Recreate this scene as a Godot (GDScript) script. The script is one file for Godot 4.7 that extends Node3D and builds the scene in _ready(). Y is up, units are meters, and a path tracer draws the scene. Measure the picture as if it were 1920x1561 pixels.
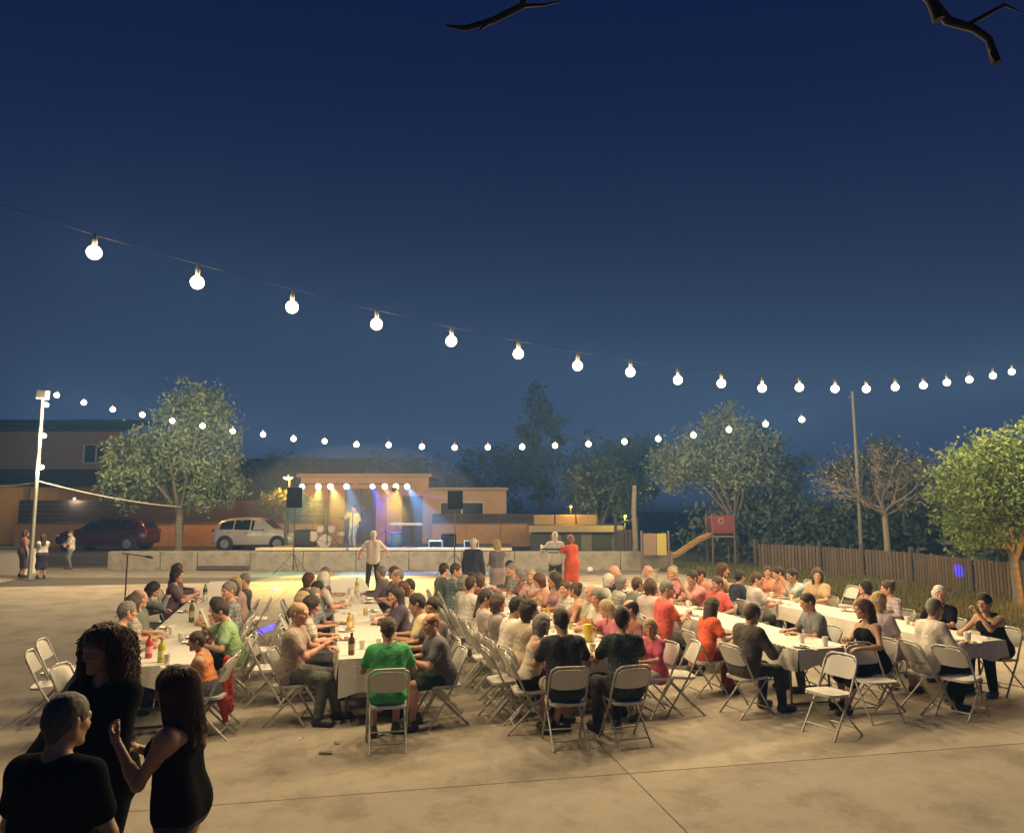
extends Node3D
# Night street dinner: long tables on a concrete plaza under festoon lights.
# x right, y up, -z away from the photographer, metres.

var counts := {}
var mats := {}
var rng := RandomNumberGenerator.new()


func _ready() -> void:
	# camera: phone on a raised step, tilted up a little
	var cam := Camera3D.new()
	cam.name = "camera"
	cam.fov = 58.98
	cam.near = 0.05
	cam.far = 600.0
	add_child(cam)
	cam.look_at_from_position(Vector3(0, 2.5, 0), Vector3(0, 2.5 + tan(deg_to_rad(6.74)), -1))
	cam.current = true
	# dusk sky, thin mist
	var sky := ProceduralSkyMaterial.new()
	sky.sky_top_color = lin(0.0001, 0.0036, 0.038)
	sky.sky_horizon_color = lin(0.039, 0.064, 0.134)
	sky.sky_curve = 0.15
	sky.ground_bottom_color = lin(0.004, 0.004, 0.005)
	sky.ground_horizon_color = lin(0.02, 0.024, 0.035)
	sky.sun_angle_max = 1.0
	var env := Environment.new()
	env.background_mode = Environment.BG_SKY
	env.sky = Sky.new()
	env.sky.sky_material = sky
	env.tonemap_mode = Environment.TONE_MAPPER_LINEAR
	env.tonemap_exposure = 1.18
	env.sdfgi_enabled = true
	env.ssao_enabled = true
	env.ssil_enabled = true
	env.fog_enabled = true
	env.fog_density = 0.0029
	env.volumetric_fog_enabled = true
	env.volumetric_fog_density = 0.0
	env.fog_light_color = Color(0.44, 0.68, 1.0)
	var we := WorldEnvironment.new()
	we.name = "environment"
	we.environment = env
	add_child(we)
	# setting
	ground()
	low_wall()
	buildings()
	fence()
	trees()
	light_poles_first()
	stage()
	playground()
	# cars on the street behind the low wall
	car("parked_car", "dark red car parked by the buff garden wall at the left", Vector3(-19.6, 0.28, -36.2), PI, mat("paint_red", lin(0.05, 0.008, 0.016), 0.25), 4.45)
	car("parked_car", "silver hatchback parked left of the stage", Vector3(-12.4, 0.28, -36.3), 0.0, mat("paint_silver", lin(0.55, 0.56, 0.58), 0.25, 0.1), 4.0)
	for k in ROWS:
		table_row(k)
	guests()
	standing()
	trio()
	empty_chairs()
	table_things()
	odds()
	stage_smoke()


# ------------------------------------------------------------------ mesh builder
class MB:
	var v := PackedVector3Array()
	var n := PackedVector3Array()
	var idx := PackedInt32Array()

	func quad(a: Vector3, b: Vector3, c: Vector3, d: Vector3) -> void:
		var q := (b - a).cross(c - a) + (c - a).cross(d - a)
		if q.length_squared() < 1e-18:
			return
		q = q.normalized()
		var s := v.size()
		v.append_array([a, b, c, d])
		n.append_array([q, q, q, q])
		idx.append_array([s, s + 2, s + 1, s, s + 3, s + 2])

	func tri(a: Vector3, b: Vector3, c: Vector3) -> void:
		var q := (b - a).cross(c - a)
		if q.length_squared() < 1e-18:
			return
		q = q.normalized()
		var s := v.size()
		v.append_array([a, b, c])
		n.append_array([q, q, q])
		idx.append_array([s, s + 2, s + 1])

	func box(c: Vector3, s: Vector3, bev := 0.0, t := Basis()) -> void:
		var h := s * 0.5
		bev = minf(bev, minf(h.x, minf(h.y, h.z)) * 0.9)
		var p := {}
		for x in [-1, 1]:
			for y in [-1, 1]:
				for z in [-1, 1]:
					for k in 3:
						var q := Vector3(x * h.x, y * h.y, z * h.z)
						for m in 3:
							if m != k:
								q[m] -= sign(q[m]) * bev
						p[[x, y, z, k]] = c + t * q
		for k in 3:
			var a := (k + 1) % 3
			var b := (k + 2) % 3
			for s1 in [-1, 1]:
				var ring := []
				for e in [[-1, -1], [1, -1], [1, 1], [-1, 1]]:
					var key := [0, 0, 0, k]
					key[k] = s1
					key[a] = e[0]
					key[b] = e[1]
					ring.append(p[key])
				if s1 > 0:
					quad(ring[0], ring[1], ring[2], ring[3])
				else:
					quad(ring[3], ring[2], ring[1], ring[0])
				if bev > 0.0:
					# edges along axis k between faces a and b
					for s2 in [-1, 1]:
						var k00 := [0, 0, 0, a]
						k00[a] = s1
						k00[b] = s2
						k00[k] = -1
						var k01 := k00.duplicate()
						k01[k] = 1
						var k10 := k00.duplicate()
						k10[3] = b
						var k11 := k01.duplicate()
						k11[3] = b
						if s1 * s2 > 0:
							quad(p[k00], p[k10], p[k11], p[k01])
						else:
							quad(p[k01], p[k11], p[k10], p[k00])
		if bev > 0.0:
			for x in [-1, 1]:
				for y in [-1, 1]:
					for z in [-1, 1]:
						var a: Vector3 = p[[x, y, z, 0]]
						var b: Vector3 = p[[x, y, z, 1]]
						var d: Vector3 = p[[x, y, z, 2]]
						if x * y * z > 0:
							tri(a, b, d)
						else:
							tri(a, d, b)

	func tube(pts: Array, r, sides := 8, caps := true) -> void:
		var m := pts.size()
		var up := Vector3.UP
		var d0: Vector3 = (pts[1] - pts[0]).normalized()
		if absf(d0.dot(up)) > 0.9:
			up = Vector3.RIGHT
		var side := d0.cross(up).normalized()
		var s0 := v.size()
		for i in m:
			var d: Vector3
			if i == 0:
				d = pts[1] - pts[0]
			elif i == m - 1:
				d = pts[i] - pts[i - 1]
			else:
				d = (pts[i + 1] - pts[i]).normalized() + (pts[i] - pts[i - 1]).normalized()
			d = d.normalized()
			side = (side - d * side.dot(d)).normalized()
			var up2 := side.cross(d)
			var rad: float = r[i] if r is Array else r
			for k in sides:
				var a := TAU * k / sides
				var o := side * cos(a) + up2 * sin(a)
				v.append(pts[i] + o * rad)
				n.append(o)
		for i in m - 1:
			for k in sides:
				var a := s0 + i * sides + k
				var b := s0 + i * sides + (k + 1) % sides
				idx.append_array([a, b, a + sides, b, b + sides, a + sides])
		if caps:
			for e in [0, m - 1]:
				var cn: Vector3 = (pts[0] - pts[1]).normalized() if e == 0 else (pts[m - 1] - pts[m - 2]).normalized()
				var c0 := v.size()
				v.append(pts[e])
				n.append(cn)
				for k in sides:
					v.append(v[s0 + e * sides + k])
					n.append(cn)
				for k in sides:
					if e == 0:
						idx.append_array([c0, c0 + 1 + (k + 1) % sides, c0 + 1 + k])
					else:
						idx.append_array([c0, c0 + 1 + k, c0 + 1 + (k + 1) % sides])

	func lathe(prof: Array, seg := 12, t := Transform3D()) -> void:
		# prof: Vector2(radius, y) from bottom to top
		var s0 := v.size()
		var m := prof.size()
		for i in m:
			var a: Vector2 = prof[maxi(i - 1, 0)]
			var b: Vector2 = prof[mini(i + 1, m - 1)]
			var nn := Vector2(b.y - a.y, a.x - b.x)
			if nn.length_squared() < 1e-14:
				nn = Vector2(0, 1)
			nn = nn.normalized()
			for k in seg:
				var g := TAU * k / seg
				v.append(t * Vector3(prof[i].x * cos(g), prof[i].y, prof[i].x * sin(g)))
				n.append((t.basis * Vector3(nn.x * cos(g), nn.y, nn.x * sin(g))).normalized())
		for i in m - 1:
			for k in seg:
				var a := s0 + i * seg + k
				var b := s0 + i * seg + (k + 1) % seg
				idx.append_array([a, b, a + seg, b, b + seg, a + seg])

	func prism(poly: Array, z0: float, z1: float, t := Transform3D()) -> void:
		# poly: counter-clockwise Vector2 outline in xy, extruded along z
		var pk := PackedVector2Array(poly)
		var tr := Geometry2D.triangulate_polygon(pk)
		for i in range(0, tr.size(), 3):
			var a := pk[tr[i]]
			var b := pk[tr[i + 1]]
			var c := pk[tr[i + 2]]
			if (b - a).cross(c - a) < 0:
				var w := b
				b = c
				c = w
			tri(t * Vector3(a.x, a.y, z1), t * Vector3(b.x, b.y, z1), t * Vector3(c.x, c.y, z1))
			tri(t * Vector3(a.x, a.y, z0), t * Vector3(c.x, c.y, z0), t * Vector3(b.x, b.y, z0))
		for i in poly.size():
			var a: Vector2 = poly[i]
			var b: Vector2 = poly[(i + 1) % poly.size()]
			quad(t * Vector3(a.x, a.y, z0), t * Vector3(b.x, b.y, z0), t * Vector3(b.x, b.y, z1), t * Vector3(a.x, a.y, z1))

	func put(o: MB, t: Transform3D) -> void:
		var s := v.size()
		for q in o.v:
			v.append(t * q)
		for q in o.n:
			n.append((t.basis * q).normalized())
		for i in o.idx:
			idx.append(i + s)

	func mesh(into: ArrayMesh = null) -> ArrayMesh:
		var am := into if into else ArrayMesh.new()
		if v.is_empty():
			return am
		var a := []
		a.resize(Mesh.ARRAY_MAX)
		a[Mesh.ARRAY_VERTEX] = v
		a[Mesh.ARRAY_NORMAL] = n
		a[Mesh.ARRAY_INDEX] = idx
		am.add_surface_from_arrays(Mesh.PRIMITIVE_TRIANGLES, a)
		return am


# ------------------------------------------------------------------ distance field, meshed as surface nets
class Net:
	var o: Vector3
	var h: float
	var nx: int
	var ny: int
	var nz: int
	var f := PackedFloat32Array()

	func _init(lo: Vector3, hi: Vector3, cell: float) -> void:
		o = lo
		h = cell
		nx = int((hi.x - lo.x) / h) + 2
		ny = int((hi.y - lo.y) / h) + 2
		nz = int((hi.z - lo.z) / h) + 2
		f.resize(nx * ny * nz)
		f.fill(1.0)

	# tapered capsule joined with smooth minimum k (cut: carved away)
	func cap(a: Vector3, b: Vector3, ra: float, rb: float, k := 0.03, cut := false) -> void:
		var m := maxf(ra, rb) + k + 3.0 * h
		var lo := Vector3(minf(a.x, b.x), minf(a.y, b.y), minf(a.z, b.z)) - Vector3(m, m, m) - o
		var hi := Vector3(maxf(a.x, b.x), maxf(a.y, b.y), maxf(a.z, b.z)) + Vector3(m, m, m) - o
		var x0 := maxi(0, int(lo.x / h))
		var x1 := mini(nx - 1, int(hi.x / h) + 1)
		var y0 := maxi(0, int(lo.y / h))
		var y1 := mini(ny - 1, int(hi.y / h) + 1)
		var z0 := maxi(0, int(lo.z / h))
		var z1 := mini(nz - 1, int(hi.z / h) + 1)
		var ba := b - a
		var bb := maxf(ba.length_squared(), 1e-9)
		var dr := rb - ra
		for z in range(z0, z1 + 1):
			for y in range(y0, y1 + 1):
				var i := (z * ny + y) * nx + x0
				var p := o + Vector3(x0, y, z) * h - a
				for x in range(x0, x1 + 1):
					var t := clampf(p.dot(ba) / bb, 0.0, 1.0)
					var d := (p - ba * t).length() - ra - dr * t
					var c := f[i]
					if cut:
						d = -d
						if d > c - k:
							var g := maxf(k - absf(c - d), 0.0) / k
							f[i] = maxf(c, d) + g * g * k * 0.25
					elif d < c + k:
						var g := maxf(k - absf(c - d), 0.0) / k
						f[i] = minf(c, d) - g * g * k * 0.25
					i += 1
					p.x += h

	func ell(c0: Vector3, r: Vector3, k := 0.02, cut := false) -> void:
		var m := maxf(r.x, maxf(r.y, r.z)) + k + 3.0 * h
		var lo := c0 - Vector3(m, m, m) - o
		var hi := c0 + Vector3(m, m, m) - o
		var x0 := maxi(0, int(lo.x / h))
		var x1 := mini(nx - 1, int(hi.x / h) + 1)
		var y0 := maxi(0, int(lo.y / h))
		var y1 := mini(ny - 1, int(hi.y / h) + 1)
		var z0 := maxi(0, int(lo.z / h))
		var z1 := mini(nz - 1, int(hi.z / h) + 1)
		for z in range(z0, z1 + 1):
			for y in range(y0, y1 + 1):
				var i := (z * ny + y) * nx + x0
				var p := o + Vector3(x0, y, z) * h - c0
				for x in range(x0, x1 + 1):
					var q := p / r
					var l := q.length()
					var d := l * (l - 1.0) / maxf((q / r).length(), 1e-5)
					var c := f[i]
					if cut:
						d = -d
						if d > c - k:
							var g := maxf(k - absf(c - d), 0.0) / k
							f[i] = maxf(c, d) + g * g * k * 0.25
					elif d < c + k:
						var g := maxf(k - absf(c - d), 0.0) / k
						f[i] = minf(c, d) - g * g * k * 0.25
					i += 1
					p.x += h

	# keep only the side of a plane that its normal points away from
	func clip(p0: Vector3, nn: Vector3) -> void:
		var i := 0
		for z in nz:
			for y in ny:
				var p := o + Vector3(0, y, z) * h - p0
				for x in nx:
					var d := p.dot(nn)
					if d > f[i]:
						f[i] = d
					i += 1
					p.x += h

	func rough(noise: FastNoiseLite, amount: float) -> void:
		var i := 0
		for z in nz:
			for y in ny:
				for x in nx:
					if absf(f[i]) < 0.05:
						f[i] += noise.get_noise_3d(x * h + o.x, y * h + o.y, z * h + o.z) * amount
					i += 1

	func mesh(mb: MB) -> void:
		var vid := PackedInt32Array()
		vid.resize(nx * ny * nz)
		vid.fill(-1)
		var sy := nx
		var sz := nx * ny
		var lim := 3.0 * h
		var vs := PackedVector3Array()
		var ns := PackedVector3Array()
		var ix := PackedInt32Array()
		var base := mb.v.size()
		for z in nz - 1:
			for y in ny - 1:
				var i := (z * ny + y) * nx - 1
				for x in nx - 1:
					i += 1
					var a := f[i]
					if a > lim or a < -lim:
						continue
					var b := f[i + 1]
					var c := f[i + sy]
					var d := f[i + sy + 1]
					var e := f[i + sz]
					var g := f[i + sz + 1]
					var p := f[i + sz + sy]
					var q := f[i + sz + sy + 1]
					var s := int(a < 0.0) + int(b < 0.0) + int(c < 0.0) + int(d < 0.0) + int(e < 0.0) + int(g < 0.0) + int(p < 0.0) + int(q < 0.0)
					if s == 0 or s == 8:
						continue
					var sum := Vector3.ZERO
					var m := 0
					if (a < 0.0) != (b < 0.0):
						sum += Vector3(a / (a - b), 0, 0)
						m += 1
					if (c < 0.0) != (d < 0.0):
						sum += Vector3(c / (c - d), 1, 0)
						m += 1
					if (e < 0.0) != (g < 0.0):
						sum += Vector3(e / (e - g), 0, 1)
						m += 1
					if (p < 0.0) != (q < 0.0):
						sum += Vector3(p / (p - q), 1, 1)
						m += 1
					if (a < 0.0) != (c < 0.0):
						sum += Vector3(0, a / (a - c), 0)
						m += 1
					if (b < 0.0) != (d < 0.0):
						sum += Vector3(1, b / (b - d), 0)
						m += 1
					if (e < 0.0) != (p < 0.0):
						sum += Vector3(0, e / (e - p), 1)
						m += 1
					if (g < 0.0) != (q < 0.0):
						sum += Vector3(1, g / (g - q), 1)
						m += 1
					if (a < 0.0) != (e < 0.0):
						sum += Vector3(0, 0, a / (a - e))
						m += 1
					if (b < 0.0) != (g < 0.0):
						sum += Vector3(1, 0, b / (b - g))
						m += 1
					if (c < 0.0) != (p < 0.0):
						sum += Vector3(0, 1, c / (c - p))
						m += 1
					if (d < 0.0) != (q < 0.0):
						sum += Vector3(1, 1, d / (d - q))
						m += 1
					vid[i] = base + vs.size()
					vs.append(o + (Vector3(x, y, z) + sum / m) * h)
					ns.append(Vector3(b + d + g + q - a - c - e - p, c + d + p + q - a - b - e - g, e + g + p + q - a - b - c - d).normalized())
					var ins := a < 0.0
					if y > 0 and z > 0 and ins != (b < 0.0):
						add(ix, vid[i], vid[i - sy], vid[i - sy - sz], vid[i - sz], ins)
					if x > 0 and z > 0 and ins != (c < 0.0):
						add(ix, vid[i], vid[i - sz], vid[i - sz - 1], vid[i - 1], ins)
					if x > 0 and y > 0 and ins != (e < 0.0):
						add(ix, vid[i], vid[i - 1], vid[i - 1 - sy], vid[i - sy], ins)
		mb.v.append_array(vs)
		mb.n.append_array(ns)
		mb.idx.append_array(ix)

	func add(ix: PackedInt32Array, a: int, b: int, c: int, d: int, ins: bool) -> void:
		if a < 0 or b < 0 or c < 0 or d < 0:
			return
		if ins:
			ix.append_array([a, c, b, a, d, c])
		else:
			ix.append_array([a, b, c, a, c, d])


# ------------------------------------------------------------------ nodes
func numbered(called: String) -> String:
	if not counts.has(called):
		counts[called] = 0
		return called
	counts[called] += 1
	return "%s_%03d" % [called, counts[called]]


func obj(called: String, m: Mesh, material: Material, parent: Node = null) -> MeshInstance3D:
	var o := MeshInstance3D.new()
	o.name = numbered(called) if parent == null else StringName(called)
	o.mesh = m
	if material:
		o.material_override = material
	(parent if parent else self).add_child(o, true)
	return o


func thing(called: String, label: String, category: String, at := Vector3.ZERO, turn := 0.0, group := "") -> Node3D:
	var o := Node3D.new()
	o.name = numbered(called)
	add_child(o)
	o.position = at
	o.rotation.y = turn
	return tag(o, label, category, group)


func tag(o: Node3D, label: String, category: String, group := "") -> Node3D:
	o.set_meta("label", label)
	o.set_meta("category", category)
	if group:
		o.set_meta("group", group)
	return o


func struct(called: String, m: Mesh, material: Material, parent: Node = null) -> MeshInstance3D:
	var o := obj(called, m, material, parent)
	if parent == null:
		o.set_meta("kind", "structure")
	return o


func dup(root: Node3D, at: Vector3, turn: float, label: String) -> Node3D:
	var r: Node3D = root.duplicate()
	r.name = numbered(String(root.get_meta("base_name")) if root.has_meta("base_name") else String(root.name))
	add_child(r)
	r.position = at
	r.rotation.y = turn
	r.set_meta("label", label)
	return r


func lin(r: float, g: float, b: float) -> Color:
	return Color(r, g, b).linear_to_srgb()


func mat(called: String, c: Color, rough := 0.7, metal := 0.0) -> StandardMaterial3D:
	if mats.has(called):
		return mats[called]
	var m := StandardMaterial3D.new()
	m.resource_name = called
	m.albedo_color = c
	m.roughness = rough
	m.metallic = metal
	mats[called] = m
	return m


func glow(called: String, c: Color, energy: float) -> StandardMaterial3D:
	var m := mat(called, Color(0.9, 0.9, 0.9), 0.4)
	m.emission_enabled = true
	m.emission = c
	m.emission_energy_multiplier = energy
	return m


# mottled colour: noise between tones, laid in world space
func noisy(called: String, tones: Array, metres: float, rough := 0.8, sd := 1, bump := 0.0, octaves := 5, size := 512, stretch := Vector3.ONE, gain := 0.6) -> StandardMaterial3D:
	if mats.has(called):
		return mats[called]
	var m := mat(called, Color.WHITE, rough)
	var g := Gradient.new()
	var off := PackedFloat32Array()
	var cols := PackedColorArray()
	for i in tones.size():
		off.append(float(i) / (tones.size() - 1))
		cols.append(tones[i])
	g.offsets = off
	g.colors = cols
	var nz := FastNoiseLite.new()
	nz.seed = sd
	nz.frequency = 4.0 / size
	nz.fractal_octaves = octaves
	nz.fractal_gain = gain
	var t := NoiseTexture2D.new()
	t.width = size
	t.height = size
	t.seamless = true
	t.noise = nz
	t.color_ramp = g
	m.albedo_texture = t
	m.uv1_triplanar = true
	m.uv1_world_triplanar = true
	m.uv1_scale = stretch / metres
	if bump > 0.0:
		var t2 := NoiseTexture2D.new()
		t2.width = size
		t2.height = size
		t2.seamless = true
		var n2: FastNoiseLite = nz.duplicate()
		n2.frequency = 24.0 / size
		t2.noise = n2
		m.heightmap_enabled = true
		m.heightmap_texture = t2
		m.heightmap_scale = bump
	return m


func lamp(at: Vector3, c: Color, energy: float, size: float, parent: Node = null, called := "bulb_light") -> void:
	var l := OmniLight3D.new()
	l.name = called
	l.light_color = c
	l.light_energy = energy
	l.light_size = size
	l.omni_range = 60.0
	l.omni_attenuation = 2.0
	l.shadow_enabled = true
	l.position = at
	(parent if parent else self).add_child(l, true)


func spot(at: Vector3, to: Vector3, c: Color, energy: float, angle: float, size := 0.05, soft := 0.3) -> void:
	var l := SpotLight3D.new()
	l.name = "spot_beam"
	l.light_color = c
	l.light_energy = energy
	l.light_size = size
	l.spot_range = 60.0
	l.spot_attenuation = 2.0
	l.spot_angle = angle
	l.spot_angle_attenuation = soft
	l.shadow_enabled = true
	add_child(l, true)
	l.look_at_from_position(at, to, Vector3.UP if absf((to - at).normalized().y) < 0.98 else Vector3.RIGHT)


const ORDINAL := ["first", "second", "third", "fourth", "fifth", "sixth", "seventh", "eighth", "ninth", "tenth"]


# ------------------------------------------------------------------ setting
const GRID := 0.2 # turn of the slab joints and table rows, radians


func slab_point(u: float, w: float) -> Vector3:
	# the corner where two joints cross in front of the middle tables
	var a := Vector3(cos(GRID), 0, -sin(GRID))
	var b := Vector3(-sin(GRID), 0, -cos(GRID))
	return Vector3(1.09, 0, -7.21) + a * u + b * w


func ground() -> void:
	var m := MB.new()
	m.box(Vector3(0, -0.3, -70), Vector3(320, 0.4, 300))
	struct("ground", m.mesh(), noisy("earth", [lin(0.05, 0.045, 0.035), lin(0.09, 0.08, 0.06)], 5.0, 0.95, 3))
	var base := Node3D.new()
	base.name = "plaza"
	base.set_meta("kind", "structure")
	add_child(base)
	m = MB.new()
	m.box(Vector3(0, -0.06, -10.6), Vector3(60, 0.08, 34.5))
	obj("joint_bed", m.mesh(), mat("joint", lin(0.07, 0.06, 0.05), 0.95), base)
	var kinds := []
	for i in 4:
		var k := 0.9 + 0.06 * i
		kinds.append(noisy("concrete%d" % i, [lin(0.22 * k, 0.188 * k, 0.143 * k), lin(0.29 * k, 0.25 * k, 0.192 * k), lin(0.34 * k, 0.298 * k, 0.232 * k), lin(0.30 * k, 0.26 * k, 0.20 * k), lin(0.40 * k, 0.355 * k, 0.284 * k)], 4.3 + 0.7 * i, 0.82, 11 + i, 0.12, 9, 1024, Vector3.ONE, 0.78))
	var sn := FastNoiseLite.new()
	sn.seed = 91
	sn.frequency = 0.005
	sn.fractal_octaves = 6
	sn.fractal_gain = 0.65
	sn.domain_warp_enabled = true
	sn.domain_warp_amplitude = 40.0
	var sg := Gradient.new()
	sg.offsets = PackedFloat32Array([0.0, 0.3, 0.42, 0.75, 1.0])
	sg.colors = PackedColorArray([Color(0.80, 0.79, 0.77), Color(0.90, 0.89, 0.88), Color(0.97, 0.97, 0.97), Color(1, 1, 1), Color(0.93, 0.925, 0.92)])
	var stt := NoiseTexture2D.new()
	stt.width = 1024
	stt.height = 1024
	stt.seamless = true
	stt.noise = sn
	stt.color_ramp = sg
	for k in kinds:
		k.detail_enabled = true
		k.detail_blend_mode = BaseMaterial3D.BLEND_MODE_MUL
		k.detail_uv_layer = BaseMaterial3D.DETAIL_UV_2
		k.detail_albedo = stt
		k.uv2_triplanar = true
		k.uv2_world_triplanar = true
		k.uv2_scale = Vector3.ONE / 7.3
	var r := RandomNumberGenerator.new()
	r.seed = 5
	var g := Basis(Vector3.UP, GRID)
	for i in range(-6, 6):
		for j in range(-3, 5):
			var c := slab_point(i * 4.6 + 2.3, j * 4.6 + 2.3)
			if c.z < -24.6 or c.z > 6.0 or absf(c.x) > 24.0:
				continue
			m = MB.new()
			m.box(Vector3.ZERO, Vector3(4.591, 0.03, 4.591), 0.003)
			var o := obj("slab", m.mesh(), kinds[r.randi() % 4], base)
			o.transform = Transform3D(g, c + Vector3(0, -0.015, 0))
	# strip in front of the low wall, then the street behind it
	m = MB.new()
	m.box(Vector3(-6, -0.047, -27.6), Vector3(44, 0.06, 3.9))
	struct("pavement", m.mesh(), noisy("pavement", [lin(0.13, 0.12, 0.10), lin(0.22, 0.20, 0.17)], 3.0, 0.9, 21, 0.04))
	m = MB.new()
	m.box(Vector3(-10, 0.05, -36), Vector3(60, 0.46, 8.4))
	struct("street", m.mesh(), noisy("asphalt", [lin(0.045, 0.045, 0.045), lin(0.075, 0.07, 0.065)], 2.0, 0.9, 22, 0.05))
	# lawn under the trees on the right, to the fence
	m = MB.new()
	m.prism([Vector2(5.2, 29.4), Vector2(7.6, 22.0), Vector2(9.4, 14.0), Vector2(11.5, 6.0), Vector2(30.0, 6.0), Vector2(30.0, 34.0), Vector2(5.2, 34.0)], 0.0, 0.07, Transform3D(Basis(Vector3(1, 0, 0), Vector3(0, 0, -1), Vector3(0, 1, 0)), Vector3(0, 0, 0)))
	var lawn := struct("lawn", m.mesh(), noisy("turf", [lin(0.045, 0.05, 0.018), lin(0.09, 0.085, 0.035), lin(0.13, 0.115, 0.06)], 1.6, 0.95, 23, 0.1))
	lawn.position.y = 0.0
	# grass tufts
	var st := MB.new()
	for i in 5:
		var a := TAU * i / 5.0 + 0.3 * i
		var d := Vector3(cos(a), 0, sin(a))
		var s := Vector3(-d.z, 0, d.x) * 0.012
		var p := d * 0.02
		var q := d * (0.05 + 0.015 * i) + Vector3(0, 0.09 + 0.012 * i, 0)
		st.tri(p - s, p + s, q)
	var mm := MultiMesh.new()
	mm.transform_format = MultiMesh.TRANSFORM_3D
	mm.mesh = st.mesh()
	var spots := []
	while spots.size() < 9000:
		var z := -r.randf_range(12.0, 29.0)
		var edge := 9.9 + (z + 14.0) * 0.29
		var x := edge + r.randf() * (13.5 - edge)
		spots.append(Vector3(x, 0.065, z))
	mm.instance_count = spots.size()
	for i in spots.size():
		mm.set_instance_transform(i, Transform3D(Basis(Vector3.UP, r.randf() * TAU).scaled(Vector3.ONE * r.randf_range(0.6, 1.3)), spots[i]))
	var gr := MultiMeshInstance3D.new()
	gr.name = "grass"
	gr.multimesh = mm
	gr.material_override = noisy("grass_blade", [lin(0.07, 0.08, 0.02), lin(0.14, 0.125, 0.045)], 1.3, 0.9, 24)
	gr.set_meta("kind", "stuff")
	add_child(gr)
	tag(gr, "short dry grass on the lawn along the fence", "grass")


func low_wall() -> void:
	# concrete retaining wall of cast panels below the stage
	var t := thing("concrete_wall", "low grey concrete wall of cast panels below the stage", "wall", Vector3(0, 0, -28.4))
	var k := noisy("cast_concrete", [lin(0.13, 0.12, 0.10), lin(0.20, 0.185, 0.16), lin(0.25, 0.23, 0.20)], 2.4, 0.85, 31, 0.05)
	var x := -15.3
	var i := 0
	while x < 4.4:
		if x > -11.9 and x < -9.9:
			x = -9.9
			continue
		var w := 2.0
		if x < -11.9 and x + w > -11.9:
			w = -11.9 - x
		var m := MB.new()
		m.box(Vector3(x + w / 2, 0.36 - 0.02, 0), Vector3(w - 0.02, 0.72, 0.3), 0.015)
		obj("panel", m.mesh(), k, t)
		x += w
		i += 1
	# dark plank front between the wall halves
	var s := thing("wooden_steps", "dark plank steps in the gap of the concrete wall", "steps", Vector3(-10.9, 0, -28.35))
	for j in 4:
		var m := MB.new()
		m.box(Vector3(0, 0.09 + j * 0.18, -0.12 * j), Vector3(1.95, 0.165, 0.3), 0.01)
		obj("plank", m.mesh(), noisy("dark_wood", [lin(0.04, 0.032, 0.028), lin(0.08, 0.065, 0.055)], 0.7, 0.8, 32, 0.02, 4, 256, Vector3(0.3, 3, 1)), s)
	# stage deck with a pale lip, behind and on the wall
	var d := thing("stage_deck", "raised stage deck with pale front lip on the low wall", "stage", Vector3(-4.9, 0, -28.6))
	var m2 := MB.new()
	m2.box(Vector3(0, 0.38, -2.6), Vector3(9.8, 0.66, 4.7), 0.01)
	obj("deck", m2.mesh(), noisy("deck", [lin(0.10, 0.09, 0.08), lin(0.16, 0.145, 0.13)], 1.5, 0.75, 33), d)
	for q in [[-4.85, -1.4], [-1.32, 4.9]]:
		m2 = MB.new()
		m2.box(Vector3((q[0] + q[1]) / 2, 0.772, 0.06), Vector3(q[1] - q[0], 0.1, 0.44), 0.015)
		obj("lip", m2.mesh(), mat("lip", lin(0.42, 0.38, 0.30), 0.6), d)


func window_at(t: Node3D, x: float, y: float, w: float, h: float, z: float, lit := false) -> void:
	var fr := MB.new()
	var e := 0.07
	fr.box(Vector3(x, y + h / 2 - e / 2, z), Vector3(w, e, 0.09))
	fr.box(Vector3(x, y - h / 2 + e / 2, z), Vector3(w, e, 0.09))
	for s in [-1, 0, 1]:
		fr.box(Vector3(x + s * (w / 2 - e / 2), y, z), Vector3(e, h - 2 * e, 0.086))
	var f := obj("window", fr.mesh(), mat("frame_white", lin(0.5, 0.48, 0.45), 0.5), t)
	for s in [-1, 1]:
		var p := MB.new()
		p.box(Vector3(x + s * (w / 4 - e * 0.1), y, z - 0.03), Vector3(w / 2 - e * 1.4, h - 2 * e, 0.01))
		obj("pane", p.mesh(), mat("dark_pane", lin(0.02, 0.022, 0.03), 0.08), f)


# a wall along x with rectangular holes [x0, x1, y0, y1]; the pieces butt
func wall_with_holes(t: Node3D, x0: float, x1: float, y0: float, y1: float, z: float, thick: float, holes: Array, m: Material) -> void:
	var cuts := [x0, x1]
	for q in holes:
		cuts.append(q[0])
		cuts.append(q[1])
	cuts.sort()
	var w := MB.new()
	for i in cuts.size() - 1:
		var a: float = cuts[i]
		var b: float = cuts[i + 1]
		if b - a < 0.001:
			continue
		var spans := [[y0, y1]]
		for q in holes:
			if q[0] <= a + 0.001 and q[1] >= b - 0.001:
				spans = [[y0, q[2]], [q[3], y1]]
		for s in spans:
			if s[1] - s[0] > 0.001:
				w.box(Vector3((a + b) / 2, (s[0] + s[1]) / 2, z), Vector3(b - a, s[1] - s[0], thick))
	obj("wall", w.mesh(), m, t)


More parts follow.
